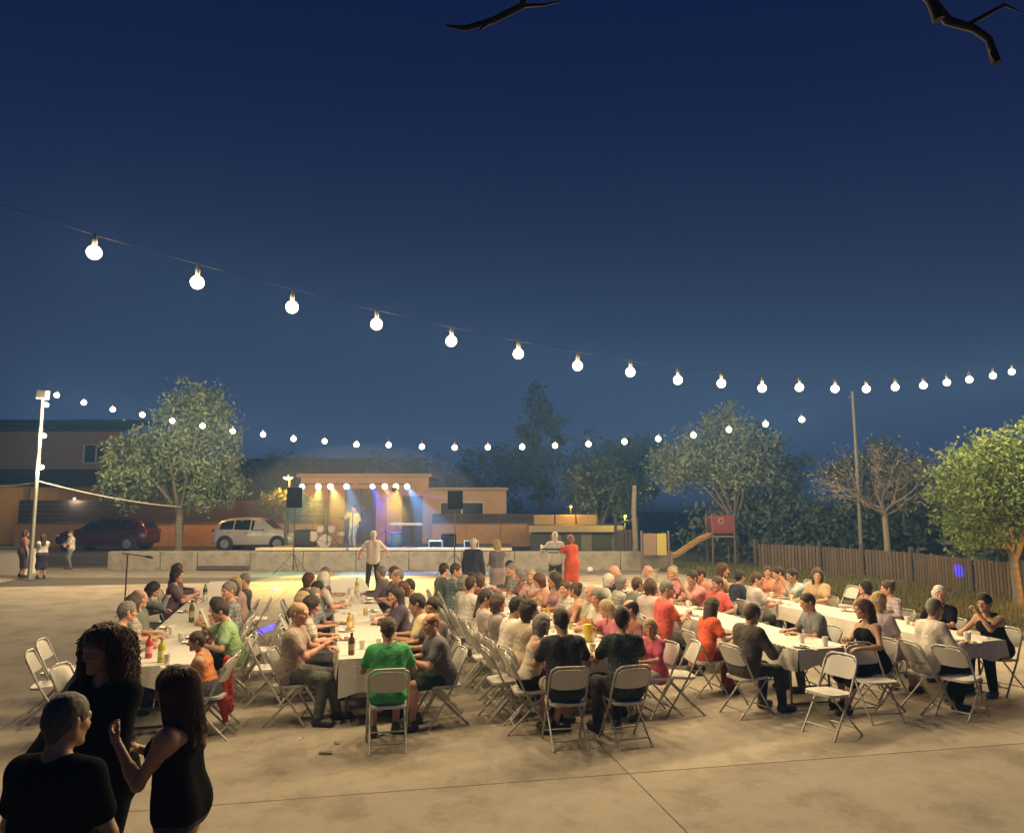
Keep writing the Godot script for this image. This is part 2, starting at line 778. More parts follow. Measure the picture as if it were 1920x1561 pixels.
func roof_tiles(called: String, t: Node3D, x0: float, x1: float, y0: float, z0: float, y1: float, z1: float, m: Material) -> void:
	# a sloping roof of stepped tile courses
	var n := 9
	var w := MB.new()
	for i in n:
		var a := float(i) / n
		var b := float(i + 1) / n
		var p := Vector3(0, lerpf(y0, y1, a), lerpf(z0, z1, a))
		var q := Vector3(0, lerpf(y0, y1, b), lerpf(z0, z1, b))
		var d := q - p
		w.box(Vector3((x0 + x1) / 2, 0, 0) + (p + q) / 2 + Vector3(0, 0.03 * (i % 2), 0), Vector3(x1 - x0, 0.1, d.length() * 1.06), 0.0, Basis(Vector3.RIGHT, atan2(-d.y, d.z)))
	obj(called, w.mesh(), m, t)


func buildings() -> void:
	var pink := noisy("plaster_pink", [lin(0.26, 0.19, 0.15), lin(0.33, 0.245, 0.20)], 3.0, 0.9, 41)
	var buff := noisy("plaster_buff", [lin(0.36, 0.24, 0.15), lin(0.45, 0.31, 0.20)], 3.0, 0.9, 42)
	var tile := noisy("roof_tile", [lin(0.035, 0.03, 0.03), lin(0.075, 0.06, 0.055)], 1.0, 0.85, 43)
	# two storeys at the left edge
	var t := thing("house", "two storey pinkish house behind the light pole at the left", "house", Vector3(0, 0, -46))
	wall_with_holes(t, -42, -24.6, 0.0, 7.0, -0.15, 0.3, [[-26.9, -25.3, 5.0, 6.2], [-37.4, -35.8, 5.0, 6.2]], pink)
	window_at(t, -26.1, 5.6, 1.6, 1.2, -0.12)
	window_at(t, -36.6, 5.6, 1.6, 1.2, -0.12)
	var m := MB.new()
	m.box(Vector3(-33.3, 3.4, -5.4), Vector3(17.3, 6.8, 10.1))
	obj("body", m.mesh(), pink, t)
	roof_tiles("roof", t, -43, -23.9, 6.95, 0.9, 8.3, -5.5, tile)
	roof_tiles("porch_roof", t, -43, -23.5, 3.5, 2.4, 4.6, -0.05, tile)
	for i in 5:
		m = MB.new()
		m.box(Vector3(-42.0 + i * 4.4, 1.7, 2.1), Vector3(0.3, 3.4, 0.3), 0.02)
		obj("porch_post", m.mesh(), pink, t)
	# low flat-roofed house behind the stage
	t = thing("bungalow", "low buff house with dark doorways behind the stage", "house", Vector3(0, 0, -40))
	wall_with_holes(t, -11.4, -4.5, 0.2, 3.9, 0, 0.3, [[-9.0, -7.3, 0.2, 3.3], [-5.9, -4.8, 0.2, 2.9]], buff)
	wall_with_holes(t, -4.5, -0.3, 0.2, 3.2, 0.02, 0.3, [[-3.9, -1.5, 1.5, 2.6]], buff)
	window_at(t, -2.7, 2.05, 2.4, 1.1, 0.02)
	m = MB.new()
	m.box(Vector3(-5.85, 1.7, -4.2), Vector3(11.0, 3.0, 8.0))
	obj("body", m.mesh(), buff, t)
	m = MB.new()
	m.box(Vector3(-7.95, 4.0, -2.0), Vector3(7.3, 0.2, 4.8), 0.02)
	m.box(Vector3(-2.35, 3.28, -2.0), Vector3(4.3, 0.16, 4.8), 0.02)
	obj("roof", m.mesh(), mat("roof_edge", lin(0.3, 0.24, 0.19), 0.8), t)
	for q in [[-8.15, 1.75, 1.7, 3.1], [-5.35, 1.55, 1.1, 2.7]]:
		m = MB.new()
		for s in [-1, 1]:
			m.box(Vector3(q[0] + s * q[2] * 0.25, q[1], 0.02), Vector3(q[2] * 0.48, q[3], 0.06), 0.01)
			for p in 3:
				m.box(Vector3(q[0] + s * q[2] * 0.25, q[1] - q[3] * 0.3 + p * q[3] * 0.3, 0.06), Vector3(q[2] * 0.34, q[3] * 0.22, 0.03), 0.01)
		obj("door", m.mesh(), mat("door_dark", lin(0.05, 0.06, 0.075), 0.5), t)
	# a dark neighbour between, only its roof line shows
	t = thing("far_house", "dark far house with low roof right of the left house", "house", Vector3(-17, 0, -52))
	m = MB.new()
	m.box(Vector3(0, 2.2, -3), Vector3(12, 4.4, 7))
	obj("wall", m.mesh(), noisy("plaster_dull", [lin(0.10, 0.085, 0.075), lin(0.15, 0.13, 0.115)], 3.0, 0.9, 44), t)
	roof_tiles("roof", t, -6.5, 6.5, 4.3, 1.0, 5.8, -3.0, tile)
	# garden walls along the street, dark boards above
	var q := [["garden_wall", "buff garden wall with dark board top behind the two parked cars", -26.0, -9.9], ["garden_wall", "buff garden wall right of the stage under the window", -4.2, 1.2]]
	for g in q:
		t = thing(g[0], g[1], "wall", Vector3(0, 0, -39))
		var n := int((g[3] - g[2]) / 2.7) + 1
		var w: float = (g[3] - g[2]) / n
		for i in n:
			m = MB.new()
			m.box(Vector3(g[2] + (i + 0.5) * w, 0.83, 0), Vector3(w - 0.015, 1.2, 0.22), 0.01)
			obj("panel", m.mesh(), noisy("garden_plaster", [lin(0.38, 0.24, 0.12), lin(0.47, 0.30, 0.155)], 2.2, 0.9, 45), t)
			m = MB.new()
			m.box(Vector3(g[2] + (i + 0.5) * w, 1.47, 0), Vector3(w - 0.01, 0.08, 0.3), 0.01)
			obj("coping", m.mesh(), mat("coping", lin(0.12, 0.10, 0.09), 0.8), t)
			for k in (5 if g[2] < -9.0 else 2):
				m = MB.new()
				m.box(Vector3(g[2] + (i + 0.5) * w, 1.62 + k * 0.235, -0.06), Vector3(w - 0.02, 0.22, 0.03), 0.006)
				obj("board", m.mesh(), mat("board_dark", lin(0.055, 0.045, 0.04), 0.8), t)
	# terrace wall with a pale slab right of the stage
	t = thing("terrace", "dim terrace with pale slab edge and planter right of the stage", "wall", Vector3(2.9, 0, -34))
	m = MB.new()
	m.box(Vector3(0.1, 0.6, -1.5), Vector3(4.0, 1.2, 3.0))
	obj("base", m.mesh(), noisy("terrace", [lin(0.11, 0.095, 0.08), lin(0.17, 0.15, 0.13)], 2.0, 0.9, 46), t)
	m = MB.new()
	m.box(Vector3(0, 1.36, -1.3), Vector3(4.3, 0.3, 3.4), 0.02)
	obj("slab", m.mesh(), mat("slab_pale", lin(0.26, 0.20, 0.13), 0.7), t)
	for i in 3:
		m = MB.new()
		m.box(Vector3(-1.4 + i * 1.0, 1.75, -1.0), Vector3(0.95, 0.46, 0.5), 0.02)
		obj("planter", m.mesh(), mat("planter_ochre", lin(0.26, 0.18, 0.09), 0.8), t)
	for i in 3:
		m = MB.new()
		m.box(Vector3(-1.6 + i * 1.4, 0.62, 0.02), Vector3(0.9, 1.0, 0.06), 0.01)
		obj("dark_opening", m.mesh(), mat("opening", lin(0.02, 0.022, 0.022), 0.6), t)


# ------------------------------------------------------------------ trees
func leaf_crown(c: Vector3, r: Vector3, clumps: int, per: int, size: float, sd: int, low := -1.0) -> ArrayMesh:
	var g := RandomNumberGenerator.new()
	g.seed = sd
	var mb := MB.new()
	var vs := PackedVector3Array()
	var ns := PackedVector3Array()
	var ix := PackedInt32Array()
	for i in clumps:
		var d := Vector3(g.randfn(), g.randfn(), g.randfn()).normalized()
		if d.y < low:
			d.y = -d.y * 0.3
		var k := pow(g.randf(), 0.38) * g.randf_range(0.82, 1.08)
		var p := c + d * r * k
		var spread := g.randf_range(0.08, 0.17) * (r.x + r.y + r.z) / 3.0
		for j in per:
			var q := p + Vector3(g.randfn(), g.randfn() * 0.8, g.randfn()) * spread
			var u := Vector3(g.randfn(), g.randfn() - 0.4, g.randfn()).normalized()
			var w := u.cross(Vector3(g.randfn(), g.randfn(), g.randfn())).normalized()
			var l := size * g.randf_range(0.6, 1.3)
			var nn := u.cross(w)
			var s := vs.size()
			vs.append_array([q - u * l * 0.5, q + w * l * 0.22 + nn * l * 0.06, q + u * l * 0.5, q - w * l * 0.22 + nn * l * 0.06])
			ns.append_array([nn, (nn + w * 0.4).normalized(), nn, (nn - w * 0.4).normalized()])
			ix.append_array([s, s + 1, s + 2, s, s + 2, s + 3])
	mb.v = vs
	mb.n = ns
	mb.idx = ix
	return mb.mesh()


func leaf_mat(called: String, tones: Array, sd: int) -> StandardMaterial3D:
	var m := noisy(called, tones, 1.1, 0.75, sd, 0.0, 4, 256)
	m.backlight_enabled = true
	m.backlight = Color(0.5, 0.5, 0.3)
	return m


func trunk_mesh(h: float, r: float, top: Vector3, limbs: int, spread: Vector3, sd: int) -> ArrayMesh:
	var g := RandomNumberGenerator.new()
	g.seed = sd
	var mb := MB.new()
	mb.tube([Vector3(0, -0.1, 0), Vector3(0.02, h * 0.3, 0.01), Vector3(-0.02, h * 0.7, 0), Vector3(0, h, 0)], [r * 1.25, r, r * 0.9, r * 0.8], 8)
	for i in limbs:
		var a := TAU * i / limbs + g.randf() * 0.6
		var e := top + Vector3(cos(a) * spread.x, g.randf_range(-0.3, 0.8) * spread.y, sin(a) * spread.z) * g.randf_range(0.6, 0.95)
		var s := Vector3(0, h * g.randf_range(0.8, 1.0), 0)
		var mid := (s + e) / 2 + Vector3(0, 0.25 * g.randf(), 0)
		mb.tube([s, mid, e], [r * 0.55, r * 0.35, r * 0.1], 6)
		for j in 3:
			var b := mid.lerp(e, 0.25 * j)
			mb.tube([b, b + Vector3(g.randfn(), 0.6 + g.randf(), g.randfn()) * 0.4 * spread.y], [r * 0.16, r * 0.05], 4)
	return mb.mesh()


func tree(called: String, label: String, at: Vector3, h: float, r: float, cc: Vector3, cr: Vector3, clumps: int, per: int, leaf: float, lm: Material, sd: int, group := "", low := -1.0) -> Node3D:
	var t := thing(called, label, "tree", at, 0.0, group)
	obj("trunk", trunk_mesh(h, r, cc, 7, cr * 0.8, sd), noisy("bark", [lin(0.10, 0.085, 0.07), lin(0.19, 0.17, 0.15)], 0.5, 0.9, 51, 0.04, 4, 256), t)
	obj("crown", leaf_crown(cc, cr, clumps, per, leaf, sd, low), lm, t)
	return t


func twig(mb: MB, g: RandomNumberGenerator, p: Vector3, d: Vector3, l: float, r: float, depth: int, tips: Array) -> void:
	var mid := p + d * l * 0.5 + Vector3(g.randfn(), g.randfn(), g.randfn()) * l * 0.05
	var e := p + (d + Vector3(0, 0.12, 0)).normalized() * l
	mb.tube([p, mid, e], [r, r * 0.8, r * 0.55], 5 if depth > 2 else 3, false)
	if depth == 0:
		tips.append(e)
		return
	var n := 3 if depth > 1 else 2
	for i in n:
		var nd := (d + Vector3(g.randfn(), g.randfn() * 0.7 + 0.15, g.randfn()) * 0.55).normalized()
		twig(mb, g, e if i < 2 else mid, nd, l * g.randf_range(0.6, 0.85), r * 0.55, depth - 1, tips)


func bare_tree(at: Vector3) -> void:
	var t := thing("sparse_tree", "thin sparse tree with pale twigs in front of the fence", "tree", at)
	var g := RandomNumberGenerator.new()
	g.seed = 77
	var mb := MB.new()
	var tips := []
	mb.tube([Vector3(0, -0.1, 0), Vector3(0.03, 1.2, 0), Vector3(0, 2.2, 0)], [0.13, 0.1, 0.09], 8)
	for i in 8:
		var a := TAU * i / 8.0 + g.randf() * 0.4
		twig(mb, g, Vector3(0, 2.1 + 0.1 * (i % 3), 0), Vector3(cos(a), g.randf_range(0.35, 1.2), sin(a)).normalized(), 0.95, 0.05, 4, tips)
	obj("trunk", mb.mesh(), noisy("bark_pale", [lin(0.12, 0.10, 0.085), lin(0.20, 0.18, 0.15)], 0.5, 0.9, 52, 0.0, 4, 256), t)
	var lf := MB.new()
	for e in tips:
		for j in 2:
			var q: Vector3 = e + Vector3(g.randfn(), g.randfn(), g.randfn()) * 0.12
			var u := Vector3(g.randfn(), g.randfn(), g.randfn()).normalized() * 0.05
			var w := u.cross(Vector3(g.randfn(), g.randfn(), g.randfn())).normalized() * 0.02
			lf.quad(q - u, q + w, q + u, q - w)
	obj("crown", lf.mesh(), leaf_mat("leaf_dry", [lin(0.11, 0.10, 0.05), lin(0.20, 0.18, 0.10)], 53), t)


func trees() -> void:
	var grey := leaf_mat("leaf_grey", [lin(0.085, 0.125, 0.06), lin(0.145, 0.19, 0.10), lin(0.19, 0.235, 0.13)], 54)
	var dark := leaf_mat("leaf_dark", [lin(0.05, 0.075, 0.055), lin(0.095, 0.125, 0.085)], 55)
	var mid := leaf_mat("leaf_mid", [lin(0.10, 0.13, 0.085), lin(0.18, 0.21, 0.14)], 56)
	var lush := leaf_mat("leaf_lush", [lin(0.06, 0.10, 0.025), lin(0.11, 0.16, 0.04), lin(0.15, 0.18, 0.06)], 57)
	# big grey-green tree at the left, three uneven masses
	var t := thing("broad_tree", "broad grey green tree behind the low wall at the left", "tree", Vector3(-14.1, 0, -31.5))
	obj("trunk", trunk_mesh(2.3, 0.16, Vector3(0, 4.3, 0), 9, Vector3(2.6, 1.6, 2.0), 61), mats["bark"] if mats.has("bark") else noisy("bark", [lin(0.10, 0.085, 0.07), lin(0.19, 0.17, 0.15)], 0.5, 0.9, 51, 0.04, 4, 256), t)
	obj("crown", leaf_crown(Vector3(0.55, 4.9, 0), Vector3(1.75, 2.85, 1.7), 130, 75, 0.2, 62), grey, t)
	obj("crown", leaf_crown(Vector3(-1.75, 3.9, 0.3), Vector3(1.65, 1.75, 1.5), 85, 75, 0.2, 63), grey, t)
	obj("crown", leaf_crown(Vector3(1.5, 3.4, 0.2), Vector3(1.35, 1.35, 1.4), 60, 75, 0.2, 64), grey, t)
	tree("street_tree", "small tree glowing orange under the street lamp", Vector3(-10.75, 0.28, -35.4), 1.3, 0.09, Vector3(0, 2.2, 0), Vector3(1.5, 0.75, 1.2), 34, 60, 0.17, lush, 65, "", -0.5)
	tree("playground_tree", "round pale green tree behind the red playhouse", Vector3(9.4, 0, -31.3), 1.9, 0.12, Vector3(-0.6, 4.1, 0), Vector3(2.7, 2.0, 2.3), 170, 75, 0.19, mid, 66, "", -0.55)
	obj("crown", leaf_crown(Vector3(-0.4, 5.9, 0), Vector3(0.9, 1.3, 0.9), 18, 55, 0.19, 67), mid, get_node("playground_tree"))
	bare_tree(Vector3(12.35, 0, -24.6))
	tree("green_tree", "bright green leafy tree by the slatted fence at the right edge", Vector3(11.9, 0.03, -17.7), 1.35, 0.1, Vector3(-0.15, 2.62, 0), Vector3(1.65, 1.42, 1.55), 190, 80, 0.125, lush, 68, "", -0.85)
	obj("crown", leaf_crown(Vector3(0.25, 3.78, 0), Vector3(0.75, 0.7, 0.7), 16, 55, 0.12, 69), lush, get_node("green_tree"))
	# dim trees far behind
	var far := [
		["poplar", "tall dim poplar in the middle behind the terrace", 1.9, -48.0, 2.0, 6.2, 1.5, 4.2, 50, 60],
		["dim_tree", "dim spreading tree right of the poplar", 6.2, -44.0, 2.0, 4.3, 3.4, 2.7, 80, 60],
		["dim_tree", "dark low tree behind the trunk beside the terrace", 4.4, -37.0, 1.3, 3.2, 2.2, 1.9, 60, 55],
		["dim_tree", "dark tree left of the sparse tree beyond the fence", 11.2, -33.5, 1.5, 3.4, 2.2, 2.6, 60, 60],
		["dim_tree", "dark tree behind the sparse tree beyond the fence", 15.5, -31.0, 1.5, 3.0, 2.4, 2.3, 60, 60],
		["dim_tree", "dark tree behind the bright green tree beyond the fence", 17.5, -26.0, 1.2, 2.7, 2.3, 2.0, 60, 60],
		["dim_tree", "dark tree between poplar and low house", -1.0, -52.0, 2.0, 4.2, 3.0, 2.6, 60, 60],
		["dim_tree", "dark tree behind the orange lit street tree", -14.6, -47.5, 2.0, 3.6, 3.2, 2.2, 60, 60],
		["dim_tree", "dark tree above the doorways of the low house", -8.3, -55.0, 2.0, 4.0, 4.4, 2.3, 70, 60],
	]
	var s := 80
	for q in far:
		s += 1
		tree(q[0], q[1], Vector3(q[2], 0, q[3]), q[4], 0.16, Vector3(0, q[5], 0), Vector3(q[6], q[7], q[6] * 0.8), q[8], q[9], 0.3, dark, s)
	# dense dark growth behind the fence, one mass
	var gm := leaf_crown(Vector3(13.5, 1.1, -31.5), Vector3(6.5, 1.8, 2.0), 160, 60, 0.3, 95)
	var g := obj("shrubbery", gm, dark)
	g.set_meta("kind", "stuff")
	tag(g, "dark shrubbery massed behind the wooden fence", "shrubbery")
	var g2 := obj("shrubbery", leaf_crown(Vector3(17.0, 1.0, -22.5), Vector3(3.0, 1.7, 5.5), 110, 60, 0.3, 96), dark)
	g2.set_meta("kind", "stuff")
	tag(g2, "dark shrubbery behind the right end of the fence", "shrubbery")
	# branch of a tree above the photographer
	var br := thing("overhanging_branch", "dark bare branch tip hanging into the top right corner", "branch", Vector3(2.33, 4.6, -3.0))
	var mb := MB.new()
	mb.tube([Vector3(-0.85, 0.62, 0.5), Vector3(-0.62, 0.13, 0.1), Vector3(-0.42, 0.0, 0.0), Vector3(-0.32, -0.05, 0.02), Vector3(-0.26, -0.1, 0.02), Vector3(-0.235, -0.21, 0.02)], [0.035, 0.025, 0.02, 0.016, 0.015, 0.02], 8)
	obj("twig", mb.mesh(), mat("bark_dark", lin(0.022, 0.017, 0.013), 0.95), br)
	mb = MB.new()
	mb.tube([Vector3(-0.52, 0.06, 0.05), Vector3(-0.5, 0.0, 0.05), Vector3(-0.49, -0.03, 0.05)], [0.02, 0.02, 0.026], 6)
	obj("bud", mb.mesh(), mat("bark_dark", lin(0.022, 0.017, 0.013), 0.95), br)
	for q in [[Vector3(-0.7, 0.28, 0.2), Vector3(-0.86, 0.12, 0.15), Vector3(-0.93, 0.1, 0.2)], [Vector3(-0.34, -0.03, 0.02), Vector3(-0.2, 0.04, 0.05), Vector3(-0.12, 0.03, 0.02)], [Vector3(-0.25, -0.14, 0.02), Vector3(-0.28, -0.2, 0.06), Vector3(-0.275, -0.24, 0.07)], [Vector3(-0.8, 0.5, 0.4), Vector3(-0.6, 0.4, 0.3), Vector3(-0.45, 0.36, 0.3)]]:
		mb = MB.new()
		mb.tube(q, [0.011, 0.008, 0.003], 6)
		obj("twig", mb.mesh(), mat("bark_dark", lin(0.022, 0.017, 0.013), 0.95), br)
	br = thing("overhanging_branch", "dark branch end in the top middle of the sky", "branch", Vector3(-0.2, 4.9, -3.4))
	mb = MB.new()
	mb.tube([Vector3(0.5, 0.5, 0.4), Vector3(0.25, 0.06, 0), Vector3(0.1, -0.02, 0), Vector3(-0.03, -0.06, 0), Vector3(-0.13, -0.045, 0)], [0.024, 0.019, 0.017, 0.014, 0.006], 8)
	obj("twig", mb.mesh(), mat("bark_dark", lin(0.022, 0.017, 0.013), 0.95), br)
	for q in [[Vector3(0.1, -0.02, 0), Vector3(0.05, -0.08, 0.03), Vector3(0.04, -0.11, 0.05)], [Vector3(0.25, 0.06, 0), Vector3(0.36, 0.03, 0.05), Vector3(0.45, 0.05, 0.05)]]:
		mb = MB.new()
		mb.tube(q, [0.01, 0.007, 0.003], 6)
		obj("twig", mb.mesh(), mat("bark_dark", lin(0.022, 0.017, 0.013), 0.95), br)


func fence() -> void:
	var pts := [Vector3(9.2, 0, -28.2), Vector3(10.9, 0, -26.4), Vector3(12.3, 0, -23.0), Vector3(12.9, 0, -18.0), Vector3(13.6, 0, -13.0)]
	var t := thing("wooden_fence", "brown wooden fence of upright slats along the lawn at the right", "fence", Vector3.ZERO)
	var wood := []
	for i in 3:
		wood.append(noisy("fence_wood%d" % i, [lin(0.05 + 0.012 * i, 0.037 + 0.008 * i, 0.028), lin(0.085 + 0.018 * i, 0.062 + 0.01 * i, 0.045)], 0.8, 0.85, 100 + i, 0.02, 4, 256, Vector3(4, 0.5, 4)))
	var slat := MB.new()
	slat.box(Vector3(0, 0.5, 0), Vector3(0.105, 0.98, 0.022), 0.004)
	var sm := slat.mesh()
	var post := MB.new()
	post.box(Vector3(0, 0.58, 0), Vector3(0.12, 1.2, 0.12), 0.01)
	var pm := post.mesh()
	var r := RandomNumberGenerator.new()
	r.seed = 9
	for i in pts.size() - 1:
		var a: Vector3 = pts[i]
		var b: Vector3 = pts[i + 1]
		var l := a.distance_to(b)
		var bays := int(round(l / 2.2))
		var d := (b - a) / l
		var turn := atan2(-d.z, d.x)
		for k in bays:
			var p := a + d * l * k / bays
			var o := obj("post", pm, mat("post_dark", lin(0.05, 0.042, 0.035), 0.85), t)
			o.position = p
			o.rotation.y = turn
			var w := l / bays
			for y in [0.28, 0.86]:
				var rl := MB.new()
				rl.box(Vector3(w / 2, y, 0), Vector3(w - 0.125, 0.07, 0.035), 0.004)
				var ro := obj("rail", rl.mesh(), wood[0], t)
				ro.position = p
				ro.rotation.y = turn
			var n := int((w - 0.14) / 0.125)
			for s in n:
				var so := obj("slat", sm, wood[r.randi() % 3], t)
				so.position = p + d * (0.12 + (s + 0.5) * (w - 0.14) / n) + Vector3(0, 0.02 * r.randf(), 0) + Vector3(d.z, 0, -d.x) * -0.03
				so.rotation.y = turn
	var e := obj("post", pm, mat("post_dark", lin(0.05, 0.042, 0.035), 0.85), t)
	e.position = pts[-1]


# ------------------------------------------------------------------ lights on poles and strings
func bulb_mesh(r: float) -> ArrayMesh:
	var p := []
	for i in 9:
		var a := PI * i / 8.0 * 0.92
		p.append(Vector2(r * sin(a), -r * cos(a)))
	p[0].x = 0.0
	var mb := MB.new()
	mb.lathe(p, 12)
	return mb.mesh()


func festoon(label: String, p0: Vector3, step: Vector3, from: int, to: int, low: float, sag: float, mid: float, ends: Array, energy: float, from_pole: bool) -> void:
	var t := thing("festoon_lights", label, "string lights", Vector3.ZERO)
	var at := func(i: float) -> Vector3: return Vector3(p0.x + step.x * i, low + sag * (i - mid) * (i - mid), p0.z + step.z * i)
	var c := MB.new()
	var pts := [ends[0]]
	for i in range(from * 2, to * 2 + 1):
		pts.append(at.call(i * 0.5) + Vector3(0, 0.19, 0))
	pts.append(ends[1])
	c.tube(pts, 0.003, 5)
	var cm := mat("cable", lin(0.010, 0.010, 0.010), 1.0)
	cm.metallic_specular = 0.0
	obj("cable", c.mesh(), cm, t)
	var bm := bulb_mesh(0.07 if from_pole else 0.085)
	var sk := MB.new()
	sk.lathe([Vector2(0.0, 0.055), Vector2(0.026, 0.055), Vector2(0.026, 0.14), Vector2(0.014, 0.16), Vector2(0.012, 0.19), Vector2(0.0, 0.19)], 8)
	var skm := sk.mesh()
	var r := RandomNumberGenerator.new()
	r.seed = 33
	for i in range(from, to + 1):
		var p: Vector3 = at.call(float(i)) + Vector3(r.randf_range(-0.03, 0.03), r.randf_range(-0.025, 0.025), 0)
		var b := obj("bulb", bm, glow("bulb_glow", Color(1.0, 0.88, 0.62), 11.0), t)
		b.position = p
		obj("socket", skm, mat("socket", lin(0.03, 0.03, 0.03), 0.5), b)
		lamp(Vector3.ZERO, Color(1.0, 0.875, 0.66), energy * r.randf_range(0.85, 1.15), 0.06, b)


func light_poles() -> void:
	var steel := mat("galvanised", lin(0.27, 0.28, 0.25), 0.55, 0.4)
	# left pole with a floodlight box at its top and a drop string of three bulbs
	var t := thing("light_pole", "pale steel pole with square head at the left, string lights tied to it", "pole", Vector3(-16.1, 0, -25.0))
	var m := MB.new()
	m.tube([Vector3(0, -0.05, 0), Vector3(0, 3, 0), Vector3(0, 6.1, 0)], [0.07, 0.06, 0.05], 12)
	obj("pole", m.mesh(), steel, t)
	m = MB.new()
	m.box(Vector3(0.02, 6.2, 0.05), Vector3(0.36, 0.3, 0.2), 0.02, Basis(Vector3.BACK, -0.12))
	obj("head", m.mesh(), mat("pole_head", lin(0.55, 0.56, 0.45), 0.5), t)
	m = MB.new()
	m.box(Vector3(0, 0.01, 0), Vector3(0.35, 0.02, 0.35))
	obj("foot", m.mesh(), steel, t)
	var d := thing("drop_string", "short string of three bulbs hanging down the left pole", "string lights", Vector3(-15.96, 0, -24.93))
	m = MB.new()
	m.tube([Vector3(-0.08, 6.1, 0), Vector3(0, 5.9, 0), Vector3(-0.02, 3.7, 0)], 0.009, 5)
	obj("cable", m.mesh(), mats["cable"], d)
	for y in [5.84, 4.78, 3.72]:
		var b := obj("bulb", bulb_mesh(0.08), mats["bulb_glow"], d)
		b.position = Vector3(0.07, y, 0.06)
		lamp(Vector3.ZERO, Color(1.0, 0.875, 0.66), 5.0, 0.06, b)
	t = thing("light_pole", "thin grey pole behind the fence holding the far string's right end", "pole", Vector3(11.65, 0, -24.9))
	m = MB.new()
	m.tube([Vector3(0, -0.05, 0), Vector3(0.02, 3, 0), Vector3(0, 6.3, 0)], [0.07, 0.06, 0.045], 10)
	obj("pole", m.mesh(), mat("steel_dull", lin(0.09, 0.093, 0.09), 0.7), t)
	m = MB.new()
	m.tube([Vector3(0, 6.1, 0), Vector3(-0.15, 6.12, 0)], 0.02, 6)
	obj("hook", m.mesh(), mat("steel_dull", lin(0.09, 0.093, 0.09), 0.7), t)
	# sodium street lamp over the little tree
	for q in [
		["orange street lamp over the small tree behind the silver car", Vector3(-10.72, 3.72, -35.3), 0.28, 18.0],
		["orange street lamp behind the red car, hidden by the broad tree", Vector3(-16.6, 4.2, -37.2), 0.28, 10.0],
		["low yellow lamp post on the lawn beside the right end of the fence", Vector3(12.92, 1.35, -15.6), 0.0, 17.0]]:
		t = thing("street_lamp", q[0], "street lamp", Vector3(q[1].x, q[2], q[1].z))
		m = MB.new()
		var hh: float = q[1].y - q[2]
		m.tube([Vector3(0, 0, -0.25), Vector3(0, hh - 0.15, -0.25), Vector3(0, hh + 0.12, -0.12), Vector3(0, hh + 0.13, 0.0)], [0.06, 0.045, 0.035, 0.03], 8)
		obj("pole", m.mesh(), mat("lamp_pole", lin(0.08, 0.08, 0.08), 0.5), t)
		m = MB.new()
		m.lathe([Vector2(0.03, 0.1), Vector2(0.21, 0.07), Vector2(0.24, 0.03)], 12, Transform3D(Basis(), Vector3(0, hh, 0)))
		obj("hood", m.mesh(), mats["lamp_pole"], t)
		m = MB.new()
		m.lathe([Vector2(0.0, -0.1), Vector2(0.16, -0.07), Vector2(0.22, 0.0), Vector2(0.22, 0.02)], 12)
		var b := obj("bulb", m.mesh(), glow("sodium_glow", Color(1.0, 0.78, 0.45), 9.0), t)
		b.position = Vector3(0, hh, 0)
		lamp(Vector3(0, -0.03, 0), Color(1.0, 0.68, 0.28), q[3], 0.15, b)
	# two small wall lamps
	for q in [["small yellow lamp at the gate beside the terrace", Vector3(4.95, 1.95, -32.4), Color(0.95, 0.9, 0.3), 5.0], ["garden lamp among the plants on the terrace", Vector3(2.75, 2.35, -34.6), Color(1.0, 0.7, 0.25), 2.6], ["small yellow porch lamp left of the light pole", Vector3(-30.6, 2.7, -43.6), Color(1.0, 0.8, 0.3), 5.0], ["small white lamp on the boards right of the light pole", Vector3(-23.0, 2.75, -38.9), Color(1.0, 0.85, 0.7), 2.0]]:
		t = thing("garden_lamp", q[0], "lamp", q[1])
		m = MB.new()
		m.lathe([Vector2(0.0, -0.06), Vector2(0.05, -0.045), Vector2(0.065, 0.0), Vector2(0.05, 0.045), Vector2(0.0, 0.06)], 10)
		var b := obj("bulb", m.mesh(), glow("lamp_glow_%s" % q[1].x, q[2], 3.0), t)
		lamp(Vector3.ZERO, q[2], q[3], 0.05, b)
		m = MB.new()
		m.box(Vector3(0, 0.0, -0.12), Vector3(0.05, 0.05, 0.2))
		m.tube([Vector3(0, 0.03, -0.2), Vector3(0, -q[1].y + 0.05, -0.2)], 0.025, 6)
		obj("bracket", m.mesh(), mats["lamp_pole"], t)


# ------------------------------------------------------------------ furniture
var chair0: Node3D


